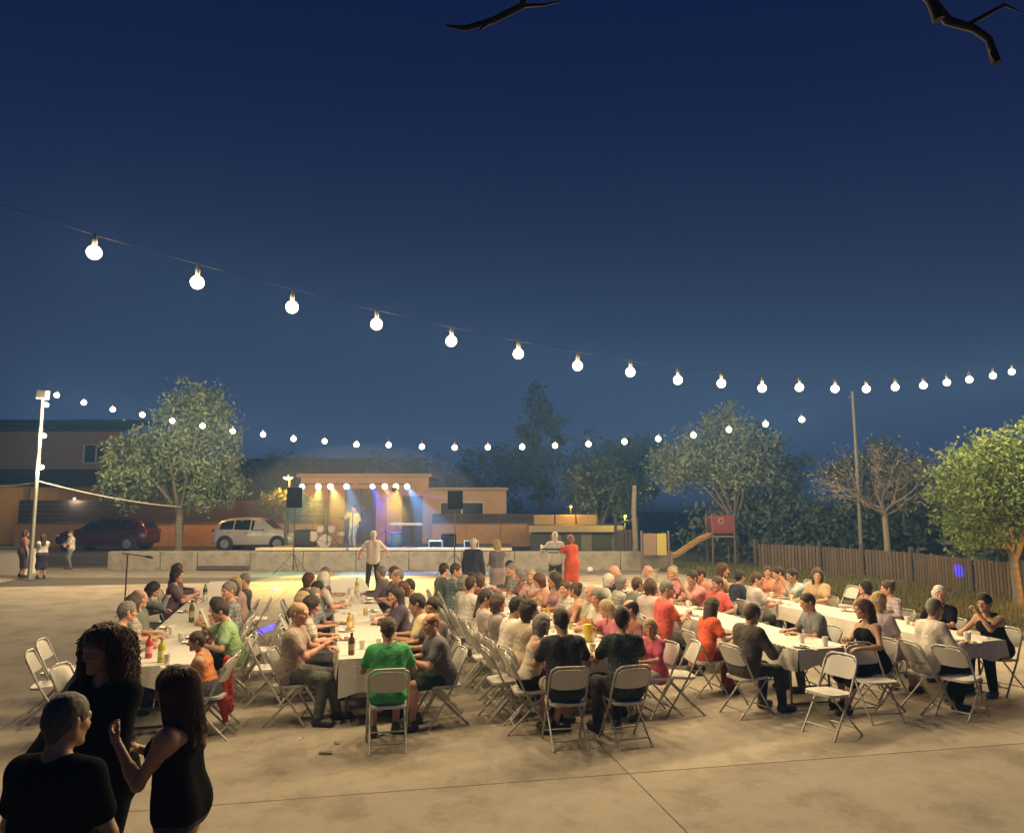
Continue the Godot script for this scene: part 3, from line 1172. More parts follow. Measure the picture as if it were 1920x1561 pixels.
func folding_chair() -> Node3D:
	# the sitter faces -z; origin on the ground under the seat
	var white := mat("chair_white", lin(0.52, 0.50, 0.45), 0.45)
	var tube := mat("chair_tube", lin(0.40, 0.38, 0.34), 0.4, 0.3)
	var t := Node3D.new()
	t.name = "folding_chair"
	t.set_meta("base_name", "folding_chair")
	t.set_meta("category", "chair")
	t.set_meta("group", "folding chairs round the dinner tables")
	var m := MB.new()
	# seat: rounded slab, dipped a little
	var pts := []
	for i in 20:
		var a := TAU * i / 20.0
		var x := signf(cos(a)) * pow(absf(cos(a)), 0.45) * 0.195
		var y := signf(sin(a)) * pow(absf(sin(a)), 0.45) * 0.2
		pts.append(Vector2(x, y))
	m.prism(pts, -0.014, 0.014, Transform3D(Basis(Vector3(1, 0, 0), Vector3(0, 0.05, -1).normalized(), Vector3(0, 1, 0.05).normalized()), Vector3(0, 0.44, -0.02)))
	obj("seat", m.mesh(), white, t)
	# backrest: curved panel with rounded upper corners
	m = MB.new()
	var cols := 8
	var grid := []
	for i in cols + 1:
		var u := -1.0 + 2.0 * i / cols
		var x := u * 0.185
		var dz := 0.03 * (1.0 - u * u)
		var top := 0.80 - 0.05 * pow(absf(u), 5.0)
		var bot := 0.585 + 0.02 * pow(absf(u), 4.0)
		grid.append([Vector3(x, bot, 0.155 + dz), Vector3(x, top, 0.232 + dz), Vector3(x, top, 0.212 + dz), Vector3(x, bot, 0.135 + dz)])
	for i in cols:
		for k in 4:
			m.quad(grid[i][k], grid[i + 1][k], grid[i + 1][(k + 1) % 4], grid[i][(k + 1) % 4])
	m.quad(grid[0][3], grid[0][0], grid[0][1], grid[0][2])
	m.quad(grid[cols][0], grid[cols][3], grid[cols][2], grid[cols][1])
	obj("backrest", m.mesh(), white, t)
	# bent tube of the back, running on as the front legs
	m = MB.new()
	m.tube([Vector3(-0.205, 0.44, 0.06), Vector3(-0.205, 0.72, 0.19), Vector3(-0.19, 0.79, 0.222), Vector3(-0.14, 0.822, 0.238), Vector3(0, 0.827, 0.255), Vector3(0.14, 0.822, 0.238), Vector3(0.19, 0.79, 0.222), Vector3(0.205, 0.72, 0.19), Vector3(0.205, 0.44, 0.06)], 0.0125, 8)
	obj("back_frame", m.mesh(), tube, t)
	for s in [-1, 1]:
		m = MB.new()
		m.tube([Vector3(s * 0.205, 0.44, 0.06), Vector3(s * 0.207, 0.0, -0.22)], 0.0125, 8)
		obj("leg", m.mesh(), tube, t)
		m = MB.new()
		m.tube([Vector3(s * 0.178, 0.425, -0.17), Vector3(s * 0.18, 0.0, 0.26)], 0.0115, 8)
		obj("leg", m.mesh(), tube, t)
	m = MB.new()
	m.tube([Vector3(-0.205, 0.1, -0.155), Vector3(0.205, 0.1, -0.155)], 0.009, 6)
	obj("crossbar", m.mesh(), tube, t)
	m = MB.new()
	m.tube([Vector3(-0.179, 0.08, 0.178), Vector3(0.179, 0.08, 0.178)], 0.009, 6)
	obj("crossbar", m.mesh(), tube, t)
	return t


func place_chair(at: Vector3, turn: float, label: String) -> Node3D:
	if chair0 == null:
		chair0 = folding_chair()
	return dup(chair0, at, turn, label)


const ROWS := {"A": [-3.95, -8.3, 16.0, 5], "B": [-1.6, -8.75, 14.5, 5], "C": [1.12, -8.95, 15.0, 5], "D": [3.83, -9.3, 15.5, 4], "E": [6.03, -9.75, 16.0, 3]}
const ROW_WORDS := {"A": "leftmost table row", "B": "second table row from the left", "C": "middle table row", "D": "fourth table row", "E": "rightmost table row"}


func row_point(k: String, t: float, off: float, y := 0.0) -> Vector3:
	var q: Array = ROWS[k]
	var a := deg_to_rad(q[2])
	return Vector3(q[0] - sin(a) * t + cos(a) * off, y, q[1] - cos(a) * t - sin(a) * off)


func table_row(k: String) -> void:
	var q: Array = ROWS[k]
	var turn := deg_to_rad(q[2])
	var n: int = q[3]
	var l := 1.83
	var names := ["nearest", "second", "third", "fourth", "farthest"]
	for i in n:
		var t := thing("folding_table", "long folding table, %s of the %s" % [names[i] if i < n - 1 else "farthest", ROW_WORDS[k]], "table", row_point(k, l * (i + 0.5), 0), turn, "folding tables in long rows")
		var m := MB.new()
		m.box(Vector3(0, 0.718, 0), Vector3(0.76, 0.04, l - 0.01), 0.012)
		obj("tabletop", m.mesh(), mat("table_plastic", lin(0.5, 0.48, 0.44), 0.5), t)
		for z in [-0.62, 0.62]:
			for x in [-0.28, 0.28]:
				m = MB.new()
				m.tube([Vector3(x, 0.7, z), Vector3(x, 0.02, z)], 0.0145, 8)
				obj("leg", m.mesh(), mat("table_leg", lin(0.16, 0.16, 0.16), 0.4, 0.5), t)
			m = MB.new()
			m.tube([Vector3(-0.28, 0.22, z), Vector3(0.28, 0.22, z)], 0.011, 6)
			m.tube([Vector3(0, 0.22, z), Vector3(0, 0.69, z * 0.45)], 0.009, 6)
			m.tube([Vector3(-0.33, 0.02, z), Vector3(0.33, 0.02, z)], 0.0145, 8)
			obj("brace", m.mesh(), mats["table_leg"], t)
	# the paper cloth, hanging over all round
	var t2 := thing("tablecloth", "white paper cloth laid along the %s" % ROW_WORDS[k], "tablecloth", row_point(k, 0, 0), turn, "white table cloths")
	var g := FastNoiseLite.new()
	g.seed = k.unicode_at(0)
	g.frequency = 1.1
	var m := MB.new()
	var L := l * n
	var steps := int(L / 0.12)
	var prev := []
	for i in steps + 1:
		var z := 0.03 - (L + 0.06) * i / steps
		var ring := []
		for s in [-1, 1]:
			var dr := 0.24 + 0.06 * g.get_noise_2d(z, s * 9.0)
			var w := 0.02 + 0.035 * (0.5 + 0.5 * sin(z * 9.0 + s + 3.0 * g.get_noise_2d(z * 0.7, s * 4.0)))
			var side := [Vector3(s * (0.392 + w), 0.742 - dr, z), Vector3(s * (0.392 + w * 0.6), 0.742 - dr * 0.5, z), Vector3(s * 0.39, 0.736, z), Vector3(s * 0.372, 0.7425 + 0.002 * g.get_noise_2d(z * 5.0, s), z)]
			if s > 0:
				side.reverse()
			ring.append_array(side)
		ring.insert(4, Vector3(0, 0.7425 + 0.003 * g.get_noise_2d(z * 4.0, 2.0), z))
		if i > 0:
			for j in ring.size() - 1:
				m.quad(prev[j], prev[j + 1], ring[j + 1], ring[j])
		prev = ring
	# near and far end flaps
	for e in [0.035, -L - 0.035]:
		var o := signf(e)
		for i in 8:
			var x0 := -0.39 + 0.78 * i / 8.0
			var x1 := -0.39 + 0.78 * (i + 1) / 8.0
			var fall := 0.4 if k == "B" else 0.22
			var d0 := fall + 0.03 * sin(x0 * 11.0)
			var d1 := fall + 0.03 * sin(x1 * 11.0)
			var a := Vector3(x0, 0.7424 - d0, e + o * (0.02 + 0.02 * sin(x0 * 17.0)))
			var b := Vector3(x1, 0.7424 - d1, e + o * (0.02 + 0.02 * sin(x1 * 17.0)))
			var c := Vector3(x1, 0.7405, e - o * 0.004)
			var d := Vector3(x0, 0.7405, e - o * 0.004)
			if o > 0:
				m.quad(a, b, c, d)
			else:
				m.quad(b, a, d, c)
	obj("cloth", m.mesh(), noisy("paper_cloth", [lin(0.50, 0.47, 0.41), lin(0.58, 0.55, 0.49), lin(0.53, 0.50, 0.44)], 0.9, 0.75, 120, 0.35), t2)


# ------------------------------------------------------------------ things on the tables
func napkin(at: Vector3, turn: float, label: String) -> void:
	var m := MB.new()
	m.quad(Vector3(-0.06, 0.001, 0.055), Vector3(0.06, 0.002, 0.05), Vector3(0.01, 0.03, 0.0), Vector3(-0.055, 0.012, -0.01))
	m.quad(Vector3(-0.055, 0.012, -0.01), Vector3(0.01, 0.03, 0.0), Vector3(0.055, 0.001, -0.055), Vector3(-0.05, 0.003, -0.06))
	var o := obj("napkin", m.mesh(), mat("napkin_paper", lin(0.62, 0.60, 0.55), 0.85))
	o.position = at
	o.rotation.y = turn
	tag(o, label, "napkin", "paper napkins on the tables")


func cup(at: Vector3, label: String, white := true) -> void:
	var t := thing("cup", label, "cup", at, 0, "cups on the tables")
	var m := MB.new()
	m.lathe([Vector2(0.0, 0.002), Vector2(0.028, 0.0), Vector2(0.038, 0.1), Vector2(0.04, 0.105), Vector2(0.035, 0.1), Vector2(0.026, 0.008), Vector2(0.0, 0.008)], 10)
	obj("cup_wall", m.mesh(), mat("cup_white", lin(0.7, 0.68, 0.62), 0.4) if white else mat("cup_amber", lin(0.55, 0.4, 0.2), 0.25), t)


func bottle(at: Vector3, label: String, c: Color, cap: Color, h := 0.26) -> void:
	var t := thing("bottle", label, "bottle", at)
	var m := MB.new()
	m.lathe([Vector2(0.0, 0.0), Vector2(0.036, 0.0), Vector2(0.039, 0.012), Vector2(0.039, h * 0.6), Vector2(0.03, h * 0.74), Vector2(0.014, h * 0.86), Vector2(0.014, h * 0.94), Vector2(0.0, h * 0.94)], 12)
	obj("bottle_body", m.mesh(), mat("bottle_" + c.to_html(), c, 0.15), t)
	m = MB.new()
	m.lathe([Vector2(0.0, h * 0.925), Vector2(0.018, h * 0.925), Vector2(0.018, h), Vector2(0.0, h)], 10)
	obj("cap", m.mesh(), mat("cap_" + cap.to_html(), cap, 0.4), t)
	m = MB.new()
	m.lathe([Vector2(0.0395, h * 0.2), Vector2(0.0402, h * 0.21), Vector2(0.0402, h * 0.48), Vector2(0.0395, h * 0.49)], 12)
	obj("wrapper", m.mesh(), mat("wrap_" + c.to_html(), c.lightened(0.45), 0.5), t)


func plate(at: Vector3, label: String, food: Color) -> void:
	var t := thing("plate", label, "plate", at, 0, "plates of food on the tables")
	var m := MB.new()
	m.lathe([Vector2(0.0, 0.0), Vector2(0.07, 0.0), Vector2(0.115, 0.018), Vector2(0.112, 0.021), Vector2(0.068, 0.005), Vector2(0.0, 0.005)], 16)
	obj("dish", m.mesh(), mat("plate_white", lin(0.7, 0.68, 0.63), 0.4), t)
	var r := RandomNumberGenerator.new()
	r.seed = hash(label)
	for i in 3:
		m = MB.new()
		var s := r.randf_range(0.018, 0.032)
		m.lathe([Vector2(0, 0), Vector2(s, s * 0.25), Vector2(s * 0.85, s * 0.75), Vector2(0, s)], 8, Transform3D(Basis().scaled(Vector3(1.2, 1, 0.9)), Vector3(r.randf_range(-0.04, 0.04), 0.006, r.randf_range(-0.04, 0.04))))
		obj("food", m.mesh(), mat("food_" + food.to_html(), food, 0.6), t)


func pitcher(at: Vector3, label: String, c: Color) -> void:
	var t := thing("pitcher", label, "pitcher", at)
	var m := MB.new()
	m.lathe([Vector2(0.0, 0.0), Vector2(0.06, 0.0), Vector2(0.065, 0.1), Vector2(0.05, 0.19), Vector2(0.056, 0.22), Vector2(0.05, 0.215), Vector2(0.0, 0.18)], 14)
	obj("jug", m.mesh(), mat("jug_" + c.to_html(), c, 0.2), t)
	m = MB.new()
	m.tube([Vector3(0.052, 0.19, 0), Vector3(0.1, 0.17, 0), Vector3(0.1, 0.08, 0), Vector3(0.062, 0.05, 0)], 0.008, 6)
	obj("handle", m.mesh(), mats["jug_" + c.to_html()], t)


# ------------------------------------------------------------------ cars
func car(called: String, label: String, at: Vector3, turn: float, paint: Material, long: float) -> void:
	# nose towards +x
	var t := thing(called, label, "car", at, turn)
	var k := long / 4.2
	# station: x, half width, sill, belt, roof (or bonnet), half width at the top
	var st := [[-2.08, 0.62, 0.42, 0.72, 0.80, 0.5], [-2.0, 0.80, 0.32, 0.86, 1.02, 0.62], [-1.75, 0.87, 0.27, 0.97, 1.34, 0.62], [-1.3, 0.89, 0.24, 0.96, 1.50, 0.60], [-0.6, 0.90, 0.22, 0.94, 1.56, 0.61], [0.1, 0.90, 0.22, 0.92, 1.53, 0.60], [0.55, 0.90, 0.22, 0.91, 1.36, 0.60], [0.95, 0.89, 0.23, 0.91, 1.06, 0.68], [1.15, 0.88, 0.24, 0.89, 0.985, 0.72], [1.6, 0.86, 0.26, 0.83, 0.92, 0.68], [1.95, 0.78, 0.30, 0.70, 0.79, 0.58], [2.1, 0.60, 0.36, 0.58, 0.64, 0.45]]
	var sec := func(q: Array) -> Array:
		var o := []
		for s in [1, -1]:
			var side := [Vector3(q[0] * k, q[2], s * (q[1] - 0.06)), Vector3(q[0] * k, q[2] + 0.1, s * q[1]), Vector3(q[0] * k, lerpf(q[2], q[3], 0.55), s * (q[1] + 0.015)), Vector3(q[0] * k, q[3], s * (q[1] - 0.015)), Vector3(q[0] * k, lerpf(q[3], q[4], 0.9), s * (q[5] + 0.02)), Vector3(q[0] * k, q[4], s * (q[5] - 0.1))]
			if s < 0:
				side.reverse()
			o.append_array(side)
		return o
	var tool := SurfaceTool.new()
	tool.begin(Mesh.PRIMITIVE_TRIANGLES)
	tool.set_smooth_group(0)
	var prev := []
	for i in st.size():
		var r: Array = sec.call(st[i])
		if i > 0:
			for j in r.size():
				var j2 := (j + 1) % r.size()
				# seen from outside, clockwise
				for p in [prev[j], prev[j2], r[j], r[j], prev[j2], r[j2]]:
					tool.add_vertex(p)
		prev = r
	for e in [0, st.size() - 1]:
		var r: Array = sec.call(st[e])
		for j in range(1, r.size() - 1):
			for p in ([r[0], r[j + 1], r[j]] if e == 0 else [r[0], r[j], r[j + 1]]):
				tool.add_vertex(p)
	tool.index()
	tool.generate_normals()
	obj("body", tool.commit(), paint, t)
	var glass := mat("car_glass", lin(0.012, 0.013, 0.016), 0.08)
	# side windows lie just proud of the glasshouse
	for s in [-1, 1]:
		for w in [[-1.62, -0.95], [-0.88, -0.12], [-0.05, 0.72]]:
			var m := MB.new()
			var pts := []
			for x in [w[0], w[1]]:
				var a := 0
				while st[a + 1][0] < x:
					a += 1
				var f: float = (x - st[a][0]) / (st[a + 1][0] - st[a][0])
				var q := []
				for c in 6:
					q.append(lerpf(st[a][c], st[a + 1][c], f))
				var r: Array = sec.call(q)
				var lo: Vector3 = r[3]
				var hi: Vector3 = r[4]
				for z in [0.08, 0.93]:
					var p := lo.lerp(hi, z)
					pts.append(Vector3(p.x, p.y, s * (p.z + 0.012)))
			if s > 0:
				m.quad(pts[0], pts[2], pts[3], pts[1])
			else:
				m.quad(pts[1], pts[3], pts[2], pts[0])
			obj("side_window", m.mesh(), glass, t)
		# door seams and handles
		var m2 := MB.new()
		m2.box(Vector3(-0.25 * k, 0.83, s * 0.905), Vector3(0.2, 0.03, 0.03), 0.008)
		m2.box(Vector3(-1.15 * k, 0.85, s * 0.9), Vector3(0.2, 0.03, 0.03), 0.008)
		obj("door_handle", m2.mesh(), mat("car_trim", lin(0.03, 0.03, 0.03), 0.4), t)
		m2 = MB.new()
		m2.box(Vector3(0, 0.235, s * 0.86), Vector3(2.3 * k, 0.09, 0.1), 0.02)
		obj("sill_trim", m2.mesh(), mats["car_trim"], t)
		m2 = MB.new()
		m2.box(Vector3(0.72 * k, 0.99, s * 0.98), Vector3(0.12, 0.13, 0.18), 0.03)
		obj("wing_mirror", m2.mesh(), paint, t)
		m2 = MB.new()
		m2.box(Vector3(1.9 * k, 0.70, s * 0.64), Vector3(0.3, 0.13, 0.3), 0.04, Basis(Vector3.UP, s * 0.5))
		obj("headlight", m2.mesh(), mat("lens_clear", lin(0.5, 0.5, 0.5), 0.1), t)
		m2 = MB.new()
		m2.box(Vector3(-1.97 * k, 0.88, s * 0.68), Vector3(0.16, 0.24, 0.22), 0.04)
		obj("tail_light", m2.mesh(), mat("lens_red", lin(0.22, 0.01, 0.01), 0.15), t)
		for x in [-1.3, 1.32]:
			var b := Transform3D(Basis(Vector3.RIGHT, s * PI / 2), Vector3(x * k, 0.33, s * 0.80))
			var a := MB.new()
			a.lathe([Vector2(0.0, 0.0), Vector2(0.395, 0.0), Vector2(0.395, 0.118), Vector2(0.0, 0.118)], 20, b)
			obj("wheel_arch", a.mesh(), mats["car_trim"], t)
			a = MB.new()
			a.lathe([Vector2(0.2, 0.0), Vector2(0.32, 0.0), Vector2(0.33, 0.03), Vector2(0.33, 0.12), Vector2(0.31, 0.15), Vector2(0.22, 0.15), Vector2(0.21, 0.12), Vector2(0.2, 0.1)], 20, b)
			var wh := obj("tyre", a.mesh(), mat("rubber", lin(0.02, 0.02, 0.02), 0.9), t)
			a = MB.new()
			a.lathe([Vector2(0.0, 0.145), Vector2(0.05, 0.14), Vector2(0.06, 0.125), Vector2(0.2, 0.125), Vector2(0.21, 0.14), Vector2(0.215, 0.13)], 20, b)
			for i in 5:
				var g := TAU * i / 5.0
				a.box(b * Vector3(0.12 * cos(g), 0.135, 0.12 * sin(g)), Vector3(0.17, 0.03, 0.05), 0.008, b.basis * Basis(Vector3.UP, -g))
			obj("rim", a.mesh(), mat("alloy", lin(0.5, 0.5, 0.5), 0.3, 0.8), wh)
	var m3 := MB.new()
	m3.quad(Vector3(1.0 * k, 1.05, 0.6), Vector3(1.0 * k, 1.05, -0.6), Vector3(0.52 * k, 1.41, -0.5), Vector3(0.52 * k, 1.41, 0.5))
	obj("windscreen", m3.mesh(), glass, t)
	m3 = MB.new()
	m3.quad(Vector3(-1.99 * k, 1.07, -0.52), Vector3(-1.99 * k, 1.07, 0.52), Vector3(-1.74 * k, 1.38, 0.48), Vector3(-1.74 * k, 1.38, -0.48))
	obj("rear_window", m3.mesh(), glass, t)
	m3 = MB.new()
	m3.box(Vector3(0, 0.27, 0), Vector3(3.2 * k, 0.2, 1.55))
	obj("underbody", m3.mesh(), mats["car_trim"], t)


# ------------------------------------------------------------------ stage gear
func tripod(t: Node3D, h: float, spread: float) -> void:
	var black := mat("stand_black", lin(0.025, 0.025, 0.027), 0.45)
	var m := MB.new()
	m.tube([Vector3(0, 0.12, 0), Vector3(0, h * 0.55, 0), Vector3(0, h, 0)], [0.022, 0.02, 0.017], 8)
	obj("pole", m.mesh(), black, t)
	for i in 3:
		var a := TAU * i / 3.0 + 0.5
		m = MB.new()
		m.tube([Vector3(0, 0.72, 0), Vector3(cos(a) * spread, 0.012, sin(a) * spread)], 0.014, 6)
		m.tube([Vector3(0, 0.2, 0), Vector3(cos(a) * spread * 0.5, 0.37, sin(a) * spread * 0.5)], 0.009, 6)
		obj("leg", m.mesh(), black, t)


func stage() -> void:
	var black := mat("gear_black", lin(0.006, 0.006, 0.008), 0.9)
	black.metallic_specular = 0.1
	# loudspeakers on tripods on the plaza before the wall
	for q in [["black loudspeaker on the tripod left of the stage", -7.9, -27.0, 2.35, 0.58], ["black loudspeaker on the tripod right of the stage", -2.05, -26.6, 2.3, 0.5]]:
		var s := thing("speaker_stand", q[0].replace("black loudspeaker on the tripod", "black tripod stand for a loudspeaker,"), "stand", Vector3(q[1], 0, q[2]))
		tripod(s, q[3], 0.7)
		var t := thing("loudspeaker", q[0], "speaker", Vector3(q[1], q[3], q[2]), 0.12)
		var m := MB.new()
		m.prism([Vector2(-0.2, -0.25), Vector2(0.2, -0.25), Vector2(0.27, 0.22), Vector2(-0.27, 0.22)], 0.0, q[4] + 0.15, Transform3D(Basis(Vector3(1, 0, 0), Vector3(0, 0, 1), Vector3(0, -1, 0)), Vector3(0, q[4] + 0.15, 0)))
		obj("cabinet", m.mesh(), black, t)
		m = MB.new()
		m.box(Vector3(0, (q[4] + 0.15) / 2, 0.225), Vector3(0.46, q[4] + 0.08, 0.012), 0.004)
		obj("grille", m.mesh(), mats["gear_black"], t)
	# two light bars with four cans each
	var cans := [[[-1.05, Color(0.1, 0.9, 0.75), "teal"], [-0.4, Color(1.0, 0.92, 0.8), "white inner"], [0.1, Color(1.0, 0.95, 0.85), "white outer"], [0.75, Color(0.36, 0.72, 1.0), "pale blue"]], [[-0.55, Color(0.1, 0.45, 1.0), "deep blue"], [-0.05, Color(1.0, 0.8, 0.55), "peach"], [0.4, Color(1.0, 0.85, 0.5), "warm yellow"], [0.85, Color(0.36, 0.78, 1.0), "icy blue"]]]
	var where := [Vector3(-7.45, 0.71, -30.0), Vector3(-5.1, 0.71, -30.0)]
	for b in 2:
		var t := thing("light_stand", "tall black stand with a cross bar of stage lamps, %s the singer" % ["left of" if b == 0 else "right of"], "stand", where[b])
		tripod(t, 2.6, 0.8)
		var m := MB.new()
		m.tube([Vector3(-1.15, 2.58, 0), Vector3(1.0, 2.58, 0)], 0.02, 8)
		obj("cross_bar", m.mesh(), mats["stand_black"], t)
		for c in cans[b]:
			var p: Vector3 = where[b] + Vector3(c[0], 2.47, 0.08)
			var l := thing("stage_lamp", "%s stage lamp on the %s cross bar" % [c[2], "left" if b == 0 else "right"], "stage lamp", p, 0, "stage lamps on the two cross bars")
			var tilt := Basis(Vector3.RIGHT, PI / 2 + 0.25)
			m = MB.new()
			m.lathe([Vector2(0.0, -0.24), Vector2(0.09, -0.22), Vector2(0.125, -0.1), Vector2(0.13, 0.0), Vector2(0.124, 0.0), Vector2(0.12, -0.02)], 12, Transform3D(tilt, Vector3.ZERO))
			obj("can", m.mesh(), black, l)
			m = MB.new()
			m.lathe([Vector2(0.0, -0.002), Vector2(0.122, -0.010)], 12, Transform3D(tilt, Vector3.ZERO))
			m.box(tilt * Vector3(0, -0.02, 0), Vector3(0.1, 0.1, 0.01), 0.004, tilt * Basis(Vector3.RIGHT, PI / 2))
			obj("bulb", m.mesh(), glow("can_" + c[2], c[1], 1.7 if c[2] in ["teal", "deep blue"] else 5.0), l)
			m = MB.new()
			m.tube([Vector3(0, 0.12, -0.08), Vector3(0, 0.0, -0.1)], 0.012, 6)
			obj("yoke", m.mesh(), black, l)
	var ends := [[Vector3(-8.4, 3.17, -29.8), Vector3(-8.2, 0.7, -27.2), Color(0.1, 0.9, 0.75), 25.0, 18.0], [Vector3(-7.75, 3.17, -29.8), Vector3(-7.0, 0.0, -24.5), Color(1.0, 0.85, 0.4), 150.0, 16.0], [Vector3(-7.25, 3.17, -29.8), Vector3(-5.0, 0.0, -24.3), Color(1.0, 0.85, 0.4), 150.0, 15.0], [Vector3(-6.6, 3.17, -29.8), Vector3(-5.4, 0.7, -27.5), Color(0.5, 0.8, 1.0), 50.0, 18.0],
		[Vector3(-5.6, 3.17, -29.8), Vector3(-4.4, 0.7, -28.6), Color(0.1, 0.4, 1.0), 70.0, 20.0], [Vector3(-5.1, 3.17, -29.8), Vector3(-3.0, 0.0, -24.2), Color(1.0, 0.72, 0.4), 130.0, 14.0], [Vector3(-4.65, 3.17, -29.8), Vector3(-3.9, 0.0, -24.5), Color(1.0, 0.85, 0.4), 130.0, 14.0], [Vector3(-4.2, 3.17, -29.8), Vector3(-2.6, 0.7, -28.8), Color(0.4, 0.75, 1.0), 80.0, 22.0]]
	for e in ends:
		spot(e[0], e[1], e[2], e[3], e[4], 0.05, 0.6)
	# narrow blue show beams from the same bar
	spot(Vector3(-4.75, 3.0, -29.7), Vector3(-4.92, 0.0, -15.25), Color(0.02, 0.06, 1.0), 9000.0, 0.42, 0.01, 0.15)
	spot(Vector3(-4.75, 3.0, -29.7), Vector3(-6.9, 0.0, -22.0), Color(0.2, 0.1, 1.0), 1500.0, 0.45, 0.01, 0.2)
	spot(Vector3(-4.75, 3.0, -29.7), Vector3(12.6, 0.62, -20.9), Color(0.1, 0.08, 1.0), 6000.0, 0.55, 0.01, 0.2)
	var bx := thing("beam_projector", "small black show beam projector under the right cross bar", "projector", Vector3(-4.75, 3.02, -29.86))
	var mq := MB.new()
	mq.box(Vector3(0, 0.04, -0.06), Vector3(0.2, 0.16, 0.2), 0.02)
	mq.tube([Vector3(0, 0.1, -0.06), Vector3(0, 0.26, -0.12)], 0.012, 6)
	obj("housing", mq.mesh(), black, bx)
	# drum kit, keyboards, boxes
	var t := thing("drum_kit", "pale drum kit with brass cymbals on the left of the stage", "drum kit", Vector3(-7.6, 0.71, -30.6))
	var pearl := mat("drum_shell", lin(0.45, 0.40, 0.40), 0.3)
	for q in [[Vector3(0, 0.28, 0.2), 0.28, 0.4, PI / 2, "bass_drum"], [Vector3(-0.25, 0.75, 0.1), 0.15, 0.2, 0.3, "tom"], [Vector3(0.2, 0.75, 0.1), 0.16, 0.22, 0.3, "tom"], [Vector3(-0.55, 0.45, -0.2), 0.2, 0.4, 0.0, "floor_tom"], [Vector3(0.5, 0.55, -0.25), 0.17, 0.15, 0.0, "snare"]]:
		var m := MB.new()
		var r: float = q[1]
		m.lathe([Vector2(0, -q[2] / 2), Vector2(r * 0.98, -q[2] / 2), Vector2(r, -q[2] / 2 + 0.01), Vector2(r, q[2] / 2 - 0.01), Vector2(r * 0.98, q[2] / 2), Vector2(0, q[2] / 2)], 18, Transform3D(Basis(Vector3.RIGHT, q[3]), q[0]))
		obj(q[4], m.mesh(), pearl, t)
	for q in [Vector3(-0.6, 1.15, -0.1), Vector3(0.62, 1.2, -0.15)]:
		var m := MB.new()
		m.lathe([Vector2(0.0, 0.02), Vector2(0.03, 0.02), Vector2(0.2, 0.0), Vector2(0.2, -0.004), Vector2(0.0, 0.012)], 18, Transform3D(Basis(Vector3.RIGHT, 0.2), q))
		m.tube([q, Vector3(q.x, 0.0, q.z - 0.05)], 0.011, 6)
		obj("cymbal", m.mesh(), mat("brass", lin(0.55, 0.38, 0.12), 0.25, 0.9), t)
	t = thing("keyboard", "long keyboard on crossed legs in the middle of the stage", "keyboard", Vector3(-4.3, 0.71, -30.3))
	var m5 := MB.new()
	m5.box(Vector3(0, 0.95, 0), Vector3(1.35, 0.1, 0.32), 0.015)
	obj("case", m5.mesh(), mat("key_case", lin(0.30, 0.33, 0.36), 0.4), t)
	for s in [-1, 1]:
		m5 = MB.new()
		m5.tube([Vector3(-0.4 * s, 0.9, 0.1), Vector3(0.4 * s, 0.02, -0.1)], 0.016, 6)
		obj("leg", m5.mesh(), mats["stand_black"], t)
	m5 = MB.new()
	m5.box(Vector3(0, 1.003, 0.09), Vector3(1.2, 0.012, 0.12))
	obj("white_keys", m5.mesh(), mat("ivory", lin(0.7, 0.7, 0.68), 0.35), t)
	for q in [["amplifier", "black guitar amplifier at the right of the stage", Vector3(-2.6, 0.71, -30.6), Vector3(0.6, 0.55, 0.35), black], ["floor_monitor", "pale floor monitor at the right end of the stage", Vector3(-1.6, 0.71, -29.6), Vector3(0.6, 0.35, 0.4), mat("gear_pale", lin(0.3, 0.3, 0.32), 0.6)], ["floor_monitor", "pale floor monitor beside the barrel drum on the stage", Vector3(-3.0, 0.71, -29.4), Vector3(0.55, 0.35, 0.4), mat("gear_pale", lin(0.3, 0.3, 0.32), 0.6)], ["equipment_case", "dark equipment case behind the drum kit", Vector3(-8.6, 0.71, -31.0), Vector3(0.8, 0.7, 0.5), black]]:
		t = thing(q[0], q[1], q[0].replace("_", " "), q[2])
		var m := MB.new()
		m.box(Vector3(0, q[3].y / 2, 0), q[3], 0.03)
		obj("box", m.mesh(), q[4], t)
		m = MB.new()
		m.box(Vector3(0, q[3].y * 0.5, q[3].z / 2 + 0.004), Vector3(q[3].x * 0.84, q[3].y * 0.75, 0.012), 0.003)
		obj("grille", m.mesh(), mat("grille_dark", lin(0.012, 0.012, 0.015), 0.9), t)
		m = MB.new()
		m.tube([Vector3(-0.1, q[3].y, 0), Vector3(-0.08, q[3].y + 0.04, 0), Vector3(0.08, q[3].y + 0.04, 0), Vector3(0.1, q[3].y, 0)], 0.012, 6)
		obj("handle", m.mesh(), black, t)
	t = thing("barrel_drum", "upright blue green barrel drum on the stage beside the white shirted man", "drum", Vector3(-4.55, 0.71, -29.3))
	var m6 := MB.new()
	m6.lathe([Vector2(0, 0), Vector2(0.22, 0.0), Vector2(0.26, 0.3), Vector2(0.24, 0.62), Vector2(0.2, 0.66), Vector2(0, 0.66)], 16)
	obj("shell", m6.mesh(), mat("barrel", lin(0.05, 0.12, 0.15), 0.4), t)
	m6 = MB.new()
	m6.lathe([Vector2(0.245, 0.6), Vector2(0.255, 0.6), Vector2(0.255, 0.63), Vector2(0.24, 0.63)], 16)
	obj("hoop", m6.mesh(), mats["stand_black"], t)
